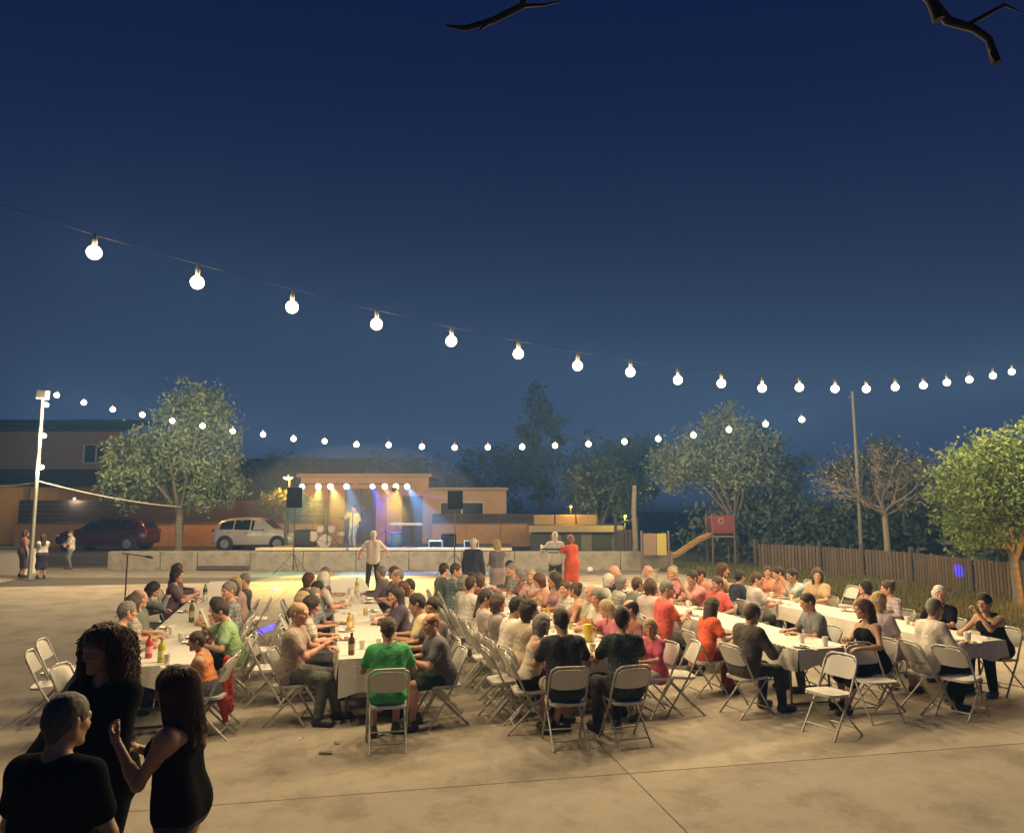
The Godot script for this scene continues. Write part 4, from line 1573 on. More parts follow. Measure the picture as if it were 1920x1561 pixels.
	for q in [["microphone stand on the left of the stage before the singer", Vector3(-6.25, 0.71, -29.1), 1.45], ["dark microphone stand with boom left of the leftmost table row", Vector3(-8.75, 0.0, -17.0), 1.35]]:
		t = thing("microphone_stand", q[0], "stand", q[1], 0.4)
		var m := MB.new()
		m.tube([Vector3(0, 0.05, 0), Vector3(0, q[2], 0)], 0.016, 8)
		obj("pole", m.mesh(), mat("mic_dark", lin(0.05, 0.025, 0.02), 0.5), t)
		m = MB.new()
		m.tube([Vector3(-0.12, q[2] + 0.03, 0), Vector3(0.42, q[2] - 0.06, 0)], 0.013, 6)
		m.tube([Vector3(0.36, q[2] - 0.05, 0), Vector3(0.52, q[2] - 0.09, 0)], 0.028, 8)
		obj("boom", m.mesh(), mats["mic_dark"], t)
		for i in 3:
			var a := TAU * i / 3.0
			m = MB.new()
			m.tube([Vector3(0, 0.1, 0), Vector3(cos(a) * 0.28, 0.01, sin(a) * 0.28)], 0.012, 6)
			obj("leg", m.mesh(), mats["mic_dark"], t)


func playground() -> void:
	var red := mat("play_red", lin(0.14, 0.022, 0.028), 0.5)
	var t := thing("playground_slide", "red playhouse tower with a yellow orange slide under the round tree", "slide", Vector3(8.4, 0.05, -30.0))
	t.scale = Vector3.ONE * 0.88
	for x in [-0.5, 0.5]:
		for z in [-0.5, 0.5]:
			var m := MB.new()
			m.tube([Vector3(x, 0, z), Vector3(x, 2.35, z)], 0.045, 8)
			obj("post", m.mesh(), mat("play_post", lin(0.10, 0.07, 0.07), 0.6), t)
	var m := MB.new()
	m.box(Vector3(0, 1.3, 0), Vector3(1.0, 0.06, 1.0), 0.01)
	obj("platform", m.mesh(), mat("play_floor", lin(0.2, 0.14, 0.09), 0.8), t)
	for q in [[Vector3(0, 1.85, 0.52), Vector3(0.98, 0.8, 0.04)], [Vector3(0, 1.85, -0.52), Vector3(0.98, 0.8, 0.04)], [Vector3(0.52, 1.85, 0), Vector3(0.04, 0.8, 0.98)]]:
		m = MB.new()
		m.box(q[0], q[1], 0.01)
		obj("panel", m.mesh(), red, t)
	m = MB.new()
	m.lathe([Vector2(0.1, 0), Vector2(0.14, 0), Vector2(0.14, 0.02), Vector2(0.1, 0.02)], 14, Transform3D(Basis(Vector3.RIGHT, PI / 2), Vector3(-0.1, 2.0, 0.545)))
	obj("porthole", m.mesh(), mat("play_yellow", lin(0.34, 0.24, 0.06), 0.5), t)
	var chute := [Vector3(-0.5, 1.32, 0.1), Vector3(-1.0, 1.1, 0.1), Vector3(-2.0, 0.45, 0.1), Vector3(-2.35, 0.32, 0.1), Vector3(-2.75, 0.3, 0.1)]
	m = MB.new()
	for i in chute.size() - 1:
		var a: Vector3 = chute[i]
		var b: Vector3 = chute[i + 1]
		var d := b - a
		m.box((a + b) / 2, Vector3(d.length() + 0.02, 0.04, 0.5), 0.0, Basis(Vector3.BACK, atan2(d.y, d.x)))
	obj("chute", m.mesh(), mat("play_orange", lin(0.36, 0.19, 0.06), 0.4), t)
	for z in [-0.17, 0.37]:
		m = MB.new()
		m.tube(chute.map(func(p): return Vector3(p.x, p.y + 0.12, z)), 0.045, 8)
		obj("side_rail", m.mesh(), mats["play_orange"] if z > 0 else mats["play_yellow"], t)
	for i in 2:
		m = MB.new()
		m.tube([Vector3(-2.45, 0.3, -0.1 + 0.4 * i), Vector3(-2.45, 0.0, -0.1 + 0.4 * i)], 0.03, 6)
		obj("foot", m.mesh(), mats["play_post"], t)
	for i in 4:
		m = MB.new()
		m.tube([Vector3(0.55 + 0.12 * (3 - i), 0.25 + 0.3 * i, -0.3), Vector3(0.55 + 0.12 * (3 - i), 0.25 + 0.3 * i, 0.3)], 0.02, 6)
		obj("rung", m.mesh(), mats["play_post"], t)
	t = thing("play_panel", "small climbing panel with yellow board left of the slide", "climbing frame", Vector3(5.3, 0, -27.6))
	for x in [-0.5, 0.5]:
		m = MB.new()
		m.tube([Vector3(x, 0, 0), Vector3(x, 1.5, 0)], 0.045, 8)
		obj("post", m.mesh(), mats["play_post"], t)
	for q in [[-0.2, 0.55, mat("play_brown", lin(0.16, 0.11, 0.09), 0.7)], [0.24, 0.4, mat("play_olive", lin(0.30, 0.25, 0.06), 0.6)]]:
		m = MB.new()
		m.box(Vector3(q[0], 1.0, 0.02 * q[0]), Vector3(q[1] * 0.9, 0.8, 0.04), 0.01)
		obj("board", m.mesh(), q[2], t)
	t = thing("garden_gate", "dark wooden gate with leaning brace at the end of the terrace", "gate", Vector3(4.85, 0, -31.6))
	for x in [-0.45, 0.45]:
		m = MB.new()
		m.box(Vector3(x, 0.95, 0), Vector3(0.12, 1.9, 0.12), 0.01)
		obj("post", m.mesh(), mats["post_dark"], t)
	for i in 5:
		m = MB.new()
		m.box(Vector3(-0.3 + i * 0.15, 0.75, 0), Vector3(0.13, 1.3, 0.03), 0.006)
		obj("slat", m.mesh(), mats["fence_wood0"], t)
	m = MB.new()
	m.box(Vector3(0, 1.75, 0.005), Vector3(0.9, 0.1, 0.06), 0.01, Basis(Vector3.BACK, 0.25))
	obj("brace", m.mesh(), mats["fence_wood0"], t)
	t = thing("tree_trunk", "bare pale trunk standing between terrace and slide", "trunk", Vector3(4.75, 0, -28.8))
	m = MB.new()
	m.tube([Vector3(0, -0.05, 0), Vector3(0.03, 1.0, 0), Vector3(-0.02, 2.2, 0), Vector3(0.03, 3.2, 0)], [0.14, 0.11, 0.1, 0.09], 9)
	obj("bark", m.mesh(), mats["bark"], t)


func odds() -> void:
	# blue lidded box and white counter at the far left, bunting rope, litter
	var t := thing("counter", "long low counter under a white cloth at the left edge", "counter", Vector3(-18.3, 0, -26.6))
	var m := MB.new()
	m.box(Vector3(0, 0.46, 0), Vector3(2.4, 0.9, 0.7), 0.01)
	obj("cloth_front", m.mesh(), mats["paper_cloth"], t)
	m = MB.new()
	m.box(Vector3(0, 0.93, 0), Vector3(2.5, 0.04, 0.8), 0.01)
	obj("top", m.mesh(), mat("dark_green", lin(0.02, 0.05, 0.03), 0.6), t)
	t = thing("rope", "pale rope slung from the left light pole towards the broad tree", "rope", Vector3(0, 0, 0))
	m = MB.new()
	var pts := []
	for i in 13:
		var f := i / 12.0
		pts.append(Vector3(-16.05, 3.25, -25.0).lerp(Vector3(-13.9, 2.35, -31.2), f) - Vector3(0, 0.5 * f * (1 - f), 0))
	m.tube(pts, 0.025, 6)
	obj("line", m.mesh(), mat("rope_pale", lin(0.5, 0.47, 0.42), 0.8), t)
	t = thing("rope", "pale rope slung from the left light pole out of the left edge", "rope", Vector3(0, 0, 0))
	m = MB.new()
	pts = []
	for i in 9:
		var f := i / 8.0
		pts.append(Vector3(-16.15, 3.2, -25.0).lerp(Vector3(-20.5, 3.4, -27.0), f) - Vector3(0, 0.7 * f * (1 - f), 0))
	m.tube(pts, 0.02, 6)
	obj("line", m.mesh(), mats["rope_pale"], t)
	t = thing("ball", "small white ball lying near the wall behind the dancing couple", "ball", Vector3(2.85, 0.11, -27.3))
	var s := SphereMesh.new()
	s.radius = 0.11
	s.height = 0.22
	obj("skin", s, mat("ball_white", lin(0.5, 0.5, 0.48), 0.5), t)
	var r := RandomNumberGenerator.new()
	r.seed = 4
	for q in [["dry brown leaf lying on the concrete behind the green shirt chair", Vector3(-1.87, 0.004, -7.75), 0.09, lin(0.12, 0.07, 0.03)], ["small dry leaf bit on the concrete nearest the green shirt chair", Vector3(-1.83, 0.004, -8.05), 0.045, lin(0.13, 0.08, 0.04)], ["white paper scrap on the concrete between the two left rows", Vector3(-2.25, 0.004, -8.2), 0.028, lin(0.65, 0.63, 0.6)]]:
		m = MB.new()
		var n := 5
		for i in n:
			var a := TAU * i / n
			var b := TAU * (i + 1) / n
			m.tri(Vector3(0, 0.012, 0), Vector3(cos(b) * q[2], 0.004 + 0.02 * r.randf(), sin(b) * q[2] * 0.45), Vector3(cos(a) * q[2], 0.004 + 0.01 * r.randf(), sin(a) * q[2] * 0.45))
		var o := obj("litter", m.mesh(), mat("litter_" + q[3].to_html(), q[3], 0.8))
		o.position = q[1]
		tag(o, q[0], "leaf" if not "paper" in q[0] else "paper")


# ------------------------------------------------------------------ people
# A pose is a dictionary of joints; a figure faces -z with its seat or feet over the origin.
var meshes := {}


func head_mesh(female: bool, eyes: bool) -> MB:
	var key := "head%s%s" % [female, eyes]
	if meshes.has(key):
		return meshes[key]
	var mb := MB.new()
	if eyes:
		# lashes, iris and brows: a dark surface of their own
		for s in [-1, 1]:
			var nt := Net.new(Vector3(s * 0.031 - 0.03, -0.02, -0.12), Vector3(s * 0.031 + 0.03, 0.05, -0.06), 0.0035)
			nt.ell(Vector3(s * 0.031, 0.003, -0.0845), Vector3(0.012, 0.0055, 0.0075), 0.001)
			nt.cap(Vector3(s * 0.018, 0.026, -0.0945), Vector3(s * 0.046, 0.025, -0.083), 0.0035, 0.0025, 0.001)
			nt.mesh(mb)
		meshes[key] = mb
		return mb
	var n := Net.new(Vector3(-0.11, -0.22, -0.14), Vector3(0.11, 0.15, 0.13), 0.0065)
	var j := 0.9 if female else 1.0
	n.ell(Vector3(0, 0.03, 0.012), Vector3(0.074, 0.09, 0.096), 0.02)
	n.ell(Vector3(0, -0.035, -0.028), Vector3(0.060 * j, 0.075, 0.062), 0.035)
	for s in [-1, 1]:
		n.cap(Vector3(s * 0.047 * j, -0.055, -0.005), Vector3(s * 0.012, -0.098, -0.066), 0.02, 0.017, 0.03)
		n.cap(Vector3(s * 0.036, -0.025, -0.066), Vector3(s * 0.046, -0.012, -0.045), 0.022, 0.02, 0.02)
		n.cap(Vector3(s * 0.031, 0.004, -0.104), Vector3(s * 0.034, 0.004, -0.098), 0.013, 0.013, 0.012, true)
		n.ell(Vector3(s * 0.031, 0.003, -0.080), Vector3(0.014, 0.009, 0.009), 0.004)
		n.ell(Vector3(s * 0.079, -0.002, 0.012), Vector3(0.010, 0.031, 0.019), 0.008)
		n.ell(Vector3(s * 0.012, -0.034, -0.098), Vector3(0.009, 0.008, 0.010), 0.008)
	n.cap(Vector3(-0.034, 0.024, -0.080), Vector3(0.034, 0.024, -0.080), 0.012, 0.012, 0.02)
	n.cap(Vector3(0, 0.014, -0.088), Vector3(0, -0.027, -0.110), 0.008, 0.0125, 0.012)
	n.cap(Vector3(-0.017, -0.0605, -0.087), Vector3(0.017, -0.0605, -0.087), 0.0075, 0.0075, 0.008)
	n.cap(Vector3(-0.013, -0.0725, -0.086), Vector3(0.013, -0.0725, -0.086), 0.0075, 0.0075, 0.006)
	n.ell(Vector3(0, -0.103, -0.077), Vector3(0.018, 0.014, 0.014), 0.02)
	n.cap(Vector3(0, -0.06, 0.02), Vector3(0, -0.21, 0.035), 0.05 if female else 0.057, 0.05 if female else 0.06, 0.03)
	n.mesh(mb)
	meshes[key] = mb
	return mb


func hand_mesh(side: int, curl: float) -> MB:
	# wrist at the origin, fingers along -z, palm down
	var key := "hand%d%.1f" % [side, curl]
	if meshes.has(key):
		return meshes[key]
	var n := Net.new(Vector3(-0.09, -0.09, -0.2), Vector3(0.09, 0.04, 0.03), 0.0048)
	var m := float(-side) # thumb of the right hand lies towards -x
	n.cap(Vector3(0, 0, 0.01), Vector3(0, 0, -0.03), 0.024, 0.026, 0.02)
	var xs := [0.027, 0.009, -0.009, -0.026]
	var ls := [0.070, 0.078, 0.072, 0.057]
	for i in 4:
		n.cap(Vector3(xs[i] * 0.7 * m, 0, -0.02), Vector3(xs[i] * m, 0.002, -0.082), 0.015, 0.0125, 0.014)
	for i in 4:
		var p := Vector3(xs[i] * m, 0.002, -0.085)
		var a := 0.0
		var parts := [0.45, 0.32, 0.23]
		for k in 3:
			a += curl * [0.9, 1.1, 0.7][k] + 0.03 * i
			var d := Vector3(xs[i] * m * 1.6, -sin(a), -cos(a)).normalized()
			var q: Vector3 = p + d * ls[i] * parts[k]
			n.cap(p, q, 0.0095 - 0.0008 * k, 0.009 - 0.0009 * k, 0.004)
			p = q
	var t0 := Vector3(0.022 * m, -0.006, -0.022)
	var t1 := Vector3(0.048 * m, -0.016 - 0.02 * curl, -0.05)
	var t2 := Vector3((0.058 - 0.02 * curl) * m, -0.024 - 0.03 * curl, -0.078)
	var t3 := Vector3((0.060 - 0.035 * curl) * m, -0.028 - 0.035 * curl, -0.102)
	n.cap(t0, t1, 0.016, 0.0125, 0.012)
	n.cap(t1, t2, 0.0115, 0.010, 0.005)
	n.cap(t2, t3, 0.010, 0.008, 0.004)
	var mb := MB.new()
	n.mesh(mb)
	meshes[key] = mb
	return mb


func reach(s: Vector3, w: Vector3, l1: float, l2: float, pole: Vector3) -> Array:
	var d := w - s
	var l := clampf(d.length(), 0.08, l1 + l2 - 0.004)
	d = d.normalized()
	var a := (l1 * l1 - l2 * l2 + l * l) / (2.0 * l)
	var hh := sqrt(maxf(l1 * l1 - a * a, 0.0))
	var p := (pole - d * d.dot(pole)).normalized()
	return [s + d * a + p * hh, s + d * l]


# what: see poses() - lean, twist, head turn, wrists, legs
func joints(q: Dictionary, female: bool) -> Dictionary:
	var seated: bool = q.get("seated", true)
	var hips := 0.57 if seated else (0.9 if female else 0.94)
	var p := Vector3(0, hips, q.get("slide", 0.02))
	var lean := Basis(Vector3.UP, q.get("twist", 0.0)) * Basis(Vector3.BACK, q.get("roll", 0.0)) * Basis(Vector3.RIGHT, -q.get("lean", 0.0))
	var upper := Basis(Vector3.UP, q.get("turn", 0.0)) * lean
	var j := {"p": p, "lean": lean, "upper": upper, "female": female, "seated": seated, "q": q}
	j["belly"] = p + lean * Vector3(0, 0.17, -0.015)
	j["chest"] = j.belly + upper * Vector3(0, 0.18, 0.0)
	j["nape"] = j.belly + upper * Vector3(0, 0.305, 0.005)
	var tilt := Basis(Vector3.UP, q.get("yaw", 0.0)) * Basis(Vector3.RIGHT, -q.get("nod", 0.05)) * Basis(Vector3.BACK, q.get("tip", 0.0))
	var hb := Basis(Vector3.UP, q.get("turn", 0.0) * 0.7 + q.get("twist", 0.0)) * tilt
	j["hb"] = hb
	j["head"] = j.nape + upper * Vector3(0, 0.075, -0.015) + hb * Vector3(0, 0.105, -0.015)
	var w := 0.148 if female else 0.172
	var k := 0.94 if female else 1.0
	j["sh"] = []
	j["el"] = []
	j["wr"] = []
	j["hip"] = []
	j["kn"] = []
	j["an"] = []
	j["fb"] = []
	for i in 2:
		var s := -1.0 if i == 0 else 1.0
		var sh: Vector3 = j.nape + upper * Vector3(s * w, -0.045, 0.0) + Vector3(0, q.get("shrug", 0.0), 0)
		var wt: Vector3 = q["hands"][i]
		var r := reach(sh, wt, 0.285 * k, 0.265 * k, q.get("poles", [Vector3(-0.7, -0.6, 0.5), Vector3(0.7, -0.6, 0.5)])[i])
		j.sh.append(sh)
		j.el.append(r[0])
		j.wr.append(r[1])
		var hp: Vector3 = p + Basis(Vector3.UP, q.get("twist", 0.0)) * Vector3(s * 0.09, -0.02, 0)
		j.hip.append(hp)
		if seated:
			var kn: Vector3 = p + q.get("knees", [Vector3(-0.13, -0.02, -0.43), Vector3(0.13, -0.02, -0.43)])[i]
			var an: Vector3 = q.get("feet", [Vector3(-0.14, 0.085, -0.36), Vector3(0.12, 0.085, -0.46)])[i]
			var r2 := reach(hp, an, 0.425, 0.43, (kn - hp).normalized() + Vector3(0, 0.3, 0))
			j.kn.append(r2[0])
			j.an.append(r2[1])
		else:
			var an: Vector3 = q.get("feet", [Vector3(-0.11, 0.085, 0.02), Vector3(0.11, 0.085, 0.0)])[i]
			var r2 := reach(hp, an, 0.43 * k, 0.43 * k, Vector3(0, 0, -1))
			j.kn.append(r2[0])
			j.an.append(r2[1])
		j.fb.append(Basis(Vector3.UP, -s * 0.18 + q.get("twist", 0.0)))
	return j


func torso(n: Net, j: Dictionary, g: float, down := true) -> void:
	var f: bool = j.female
	var big: float = j.q.get("belly", 0.0)
	for s in [-1.0, 1.0]:
		var a: Vector3 = j.p + j.lean * Vector3(s * (0.066 if f else 0.066), 0.01, 0.012)
		var b: Vector3 = j.belly + j.lean * Vector3(s * (0.052 if f else 0.066), 0, 0)
		var c: Vector3 = j.chest + j.upper * Vector3(s * (0.068 if f else 0.083), 0.0, 0.005)
		var sh: Vector3 = j.sh[0 if s < 0 else 1]
		if down:
			n.cap(a, b, (0.106 if f else 0.106) + g, (0.080 if f else 0.098) + g, 0.06)
		n.cap(b, c, (0.080 if f else 0.098) + g, (0.092 if f else 0.110) + g, 0.06)
		n.cap(c + j.upper * Vector3(s * 0.02, 0.06, 0.005), sh + j.upper * Vector3(-s * 0.02, -0.015, 0), 0.075 + g, 0.052 + g, 0.07)
		n.cap(j.nape + j.upper * Vector3(s * 0.02, -0.02, 0.012), sh, 0.047 + g * 0.7, 0.046 + g, 0.05)
		if f:
			n.ell(j.chest + j.upper * Vector3(s * 0.072, -0.01, -0.085), Vector3(0.062, 0.06, 0.055) + Vector3.ONE * g, 0.05)
	if big > 0.0:
		n.ell(j.belly + j.lean * Vector3(0, -0.04, -0.06), Vector3(0.12, 0.13, 0.08 + big) + Vector3.ONE * g, 0.06)


func figure_box(j: Dictionary, pad: float) -> Array:
	var lo: Vector3 = j.p
	var hi: Vector3 = j.p
	for k in ["sh", "el", "wr", "hip", "kn", "an"]:
		for v in j[k]:
			lo = lo.min(v)
			hi = hi.max(v)
	lo = lo.min(j.head)
	hi = hi.max(j.head)
	return [lo - Vector3.ONE * pad, hi + Vector3.ONE * pad]


func body_mesh(j: Dictionary, cell: float) -> ArrayMesh:
	var f: bool = j.female
	var bx := figure_box(j, 0.22)
	bx[0].y = minf(bx[0].y, -0.01)
	var n := Net.new(bx[0], bx[1], cell)
	torso(n, j, 0.0)
	n.cap(j.nape + j.upper * Vector3(0, -0.03, 0.01), j.head + j.hb * Vector3(0, -0.1, 0.025), 0.056 if f else 0.064, 0.048 if f else 0.056, 0.04)
	var k := 0.88 if f else 1.0
	for i in 2:
		n.cap(j.sh[i], j.el[i], 0.049 * k, 0.038 * k, 0.045)
		n.cap(j.el[i], j.wr[i], 0.039 * k, 0.026 * k, 0.02)
		var fa: Vector3 = j.el[i].lerp(j.wr[i], 0.25)
		n.cap(fa, fa.lerp(j.wr[i], 0.2), 0.042 * k, 0.039 * k, 0.02)
		n.cap(j.hip[i], j.kn[i], 0.088, 0.056, 0.05)
		n.cap(j.kn[i], j.an[i], 0.054, 0.036, 0.03)
		var back := Vector3(0, 0.1, 1).normalized() if not j.seated else (Vector3(0, 0, 1))
		n.cap(j.kn[i].lerp(j.an[i], 0.2) + back * 0.018, j.kn[i].lerp(j.an[i], 0.5) + back * 0.012, 0.05, 0.042, 0.03)
		n.cap(j.an[i] + Vector3(0, -0.035, 0.02), j.an[i] + j.fb[i] * Vector3(0, -0.05, -0.13), 0.036, 0.028, 0.03)
	var mb := MB.new()
	n.mesh(mb)
	mb.put(head_mesh(f, false), Transform3D(j.hb.scaled(Vector3.ONE * (0.96 if f else 1.02)), j.head))
	var curls: Array = j.q.get("curl", [0.35, 0.35])
	for i in 2:
		var d: Vector3 = (j.wr[i] - j.el[i]).normalized()
		var hd: Array = j.q.get("hand_dirs", [Vector3.ZERO, Vector3.ZERO])
		if hd[i] != Vector3.ZERO:
			d = (d * 0.35 + hd[i]).normalized()
		var up: Vector3 = j.q.get("backs", [Vector3(0, 1, 0.1), Vector3(0, 1, 0.1)])[i]
		if absf(d.dot(up.normalized())) > 0.93:
			up = Vector3(0.3 if i == 0 else -0.3, 0.2, 1.0)
		mb.put(hand_mesh(-1 if i == 0 else 1, curls[i]), Transform3D(Basis.looking_at(d, up).scaled_local(Vector3.ONE * (0.92 if f else 1.02)), j.wr[i]))
	var am := mb.mesh()
	var e := MB.new()
	e.put(head_mesh(f, true), Transform3D(j.hb.scaled(Vector3.ONE * (0.96 if f else 1.02)), j.head))
	e.mesh(am)
	return am


func top_mesh(j: Dictionary, kind: String, cell: float) -> ArrayMesh:
	# kind: tee, long, jacket, tank, dress
	var f: bool = j.female
	var bx := figure_box(j, 0.24)
	var n := Net.new(bx[0], bx[1], cell)
	var g := 0.026 if kind == "jacket" else 0.016
	if kind == "tank":
		for s in [-1.0, 1.0]:
			var a: Vector3 = j.p + j.lean * Vector3(s * 0.066, 0.02, 0.012)
			var b: Vector3 = j.belly + j.lean * Vector3(s * (0.052 if f else 0.066), 0, 0)
			var c: Vector3 = j.chest + j.upper * Vector3(s * (0.062 if f else 0.075), -0.01, 0.0)
			n.cap(a, b, 0.107 + g, (0.082 if f else 0.098) + g, 0.06)
			n.cap(b, c, (0.082 if f else 0.098) + g, (0.088 if f else 0.104) + g, 0.06)
			n.cap(c, j.nape + j.upper * Vector3(s * 0.078, -0.005, 0.0), 0.085, 0.05, 0.03)
			n.cap(c + j.upper * Vector3(0, 0.03, 0.03), j.nape + j.upper * Vector3(s * 0.072, -0.01, 0.03), 0.085, 0.05, 0.03)
			if f:
				n.ell(j.chest + j.upper * Vector3(s * 0.072, -0.01, -0.085), Vector3(0.064, 0.062, 0.057) + Vector3.ONE * g * 0.8, 0.05)
	else:
		torso(n, j, g)
		for i in 2:
			var e: Vector3 = j.sh[i].lerp(j.el[i], 0.62)
			if kind == "tee" or kind == "dress":
				n.cap(j.sh[i], e, 0.05 + g, 0.05 + g, 0.03)
			else:
				n.cap(j.sh[i], j.el[i], 0.05 + g, 0.042 + g, 0.04)
				n.cap(j.el[i], j.el[i].lerp(j.wr[i], 0.93), 0.042 + g, 0.032 + g * 0.6, 0.02)
	if j.seated and kind != "tank":
		for s in [-1.0, 1.0]:
			n.cap(j.p + j.lean * Vector3(s * 0.07, 0.06, 0.012), j.p + j.lean * Vector3(s * 0.074, -0.03, 0.02), 0.112 + g, 0.116 + g, 0.05)
	if not j.seated:
		# hem hangs over the hips
		var d := 0.03 if kind == "tank" else -0.05
		for s in [-1.0, 1.0]:
			n.cap(j.p + Vector3(s * 0.066, 0.06, 0.0), j.p + Vector3(s * 0.07, d, 0.0), 0.102 + g, (0.096 if kind == "tank" else 0.106) + g, 0.05)
	if kind == "dress":
		skirt(n, j, g)
	if kind != "tank":
		n.cap(j.nape + j.upper * Vector3(0, 0.02, -0.01), j.head, 0.062 if f else 0.058, 0.07, 0.01, true)
	var mb := MB.new()
	n.mesh(mb)
	return mb.mesh()


func skirt(n: Net, j: Dictionary, g: float) -> void:
	for i in 2:
		n.cap(j.hip[i], j.kn[i], 0.1 + g, 0.075 + g, 0.12)
		n.cap(j.kn[i], j.kn[i].lerp(j.an[i], 0.3), 0.075 + g, 0.07 + g, 0.1)
	n.cap((j.hip[0] + j.hip[1]) / 2, (j.kn[0] + j.kn[1]) / 2, 0.09 + g, 0.07 + g, 0.1)


func bottom_mesh(j: Dictionary, kind: String, cell: float) -> ArrayMesh:
	var bx := figure_box(j, 0.24)
	bx[1].y = j.belly.y + 0.1
	var n := Net.new(bx[0], bx[1], cell)
	var f: bool = j.female
	var g := 0.012
	for s in [-1.0, 1.0]:
		n.cap(j.p + j.lean * Vector3(s * 0.067, 0.0, 0.012), j.p + j.lean * Vector3(s * 0.06, 0.1, 0.0), 0.107 + g, 0.094 + g, 0.05)
	if kind == "skirt":
		skirt(n, j, g)
	else:
		for i in 2:
			if kind == "shorts":
				n.cap(j.hip[i], j.hip[i].lerp(j.kn[i], 0.82), 0.09 + g, 0.075 + g, 0.04)
			elif kind == "hot":
				n.cap(j.hip[i], j.hip[i].lerp(j.kn[i], 0.02), 0.088 + g, 0.080 + g, 0.02)
			else:
				n.cap(j.hip[i], j.kn[i], 0.09 + g, 0.06 + g, 0.05)
				n.cap(j.kn[i], j.an[i].lerp(j.kn[i], 0.06), 0.062 + g, 0.046 + g, 0.03)
	var mb := MB.new()
	n.mesh(mb)
	return mb.mesh()


func shoe_mesh() -> ArrayMesh:
	if meshes.has("shoe"):
		return meshes["shoe"]
	var n := Net.new(Vector3(-0.08, -0.1, -0.24), Vector3(0.08, 0.08, 0.12), 0.011)
	n.cap(Vector3(0, -0.04, 0.03), Vector3(0.0, -0.045, -0.15), 0.046, 0.042, 0.03)
	n.cap(Vector3(0, -0.03, 0.02), Vector3(0, 0.02, 0.01), 0.046, 0.043, 0.03)
	n.clip(Vector3(0, -0.083, 0), Vector3.DOWN)
	var mb := MB.new()
	n.mesh(mb)
	meshes["shoe"] = mb.mesh()
	return meshes["shoe"]


func locks(mb: MB, curly: bool) -> void:
	# single locks from the scalp down to the shoulders
	var r := RandomNumberGenerator.new()
	r.seed = 12
	for i in (950 if curly else 900):
		var el := r.randf_range(-0.1, 1.45)
		var az := r.randf_range(-2.2, 2.2) if el < 0.75 else r.randf_range(-3.0, 3.0)
		if not curly:
			az = clampf(az, -2.0, 2.0)
		var d := Vector3(sin(az) * cos(el), sin(el), cos(az) * cos(el))
		var p := Vector3(0, 0.034, 0.016) + d * (Vector3(0.078, 0.094, 0.1) + Vector3.ONE * 0.008)
		var out := Vector3(sin(az), 0, cos(az))
		if absf(az) > 1.8:
			out = Vector3(signf(az), 0, 0.15).normalized()
		var l := r.randf_range(0.24, 0.40) if curly else r.randf_range(0.2, 0.34)
		var flare := r.randf_range(0.004, 0.038) if curly else 0.012
		var pts := []
		var rad := []
		var n := 20 if curly else 9
		var ph := r.randf() * TAU
		var turns := r.randf_range(4.0, 6.5)
		var w := r.randf_range(0.008, 0.017) if curly else 0.002
		for k in n + 1:
			var t := float(k) / n
			var drop := t * l
			# run out over the crown first, then fall
			var q := p + out * (flare * sin(minf(t * 2.2, PI * 0.6)) + 0.05 * cos(el) * 0.0) + out * (0.1 * sin(el) * minf(t * 3.0, 1.0)) * (0.9 if curly else 0.75) - Vector3(0, drop * (0.35 + 0.65 * t) * (1.0 + 0.35 * maxf(sin(el), 0.0)), 0)
			q += Vector3(cos(ph + t * TAU * turns), 0.0, sin(ph + t * TAU * turns)) * w * minf(t * 4.0, 1.0)
			pts.append(q)
			rad.append((0.0036 if curly else 0.0036) * (1.0 - 0.6 * t))
		mb.tube(pts, rad, 4, false)


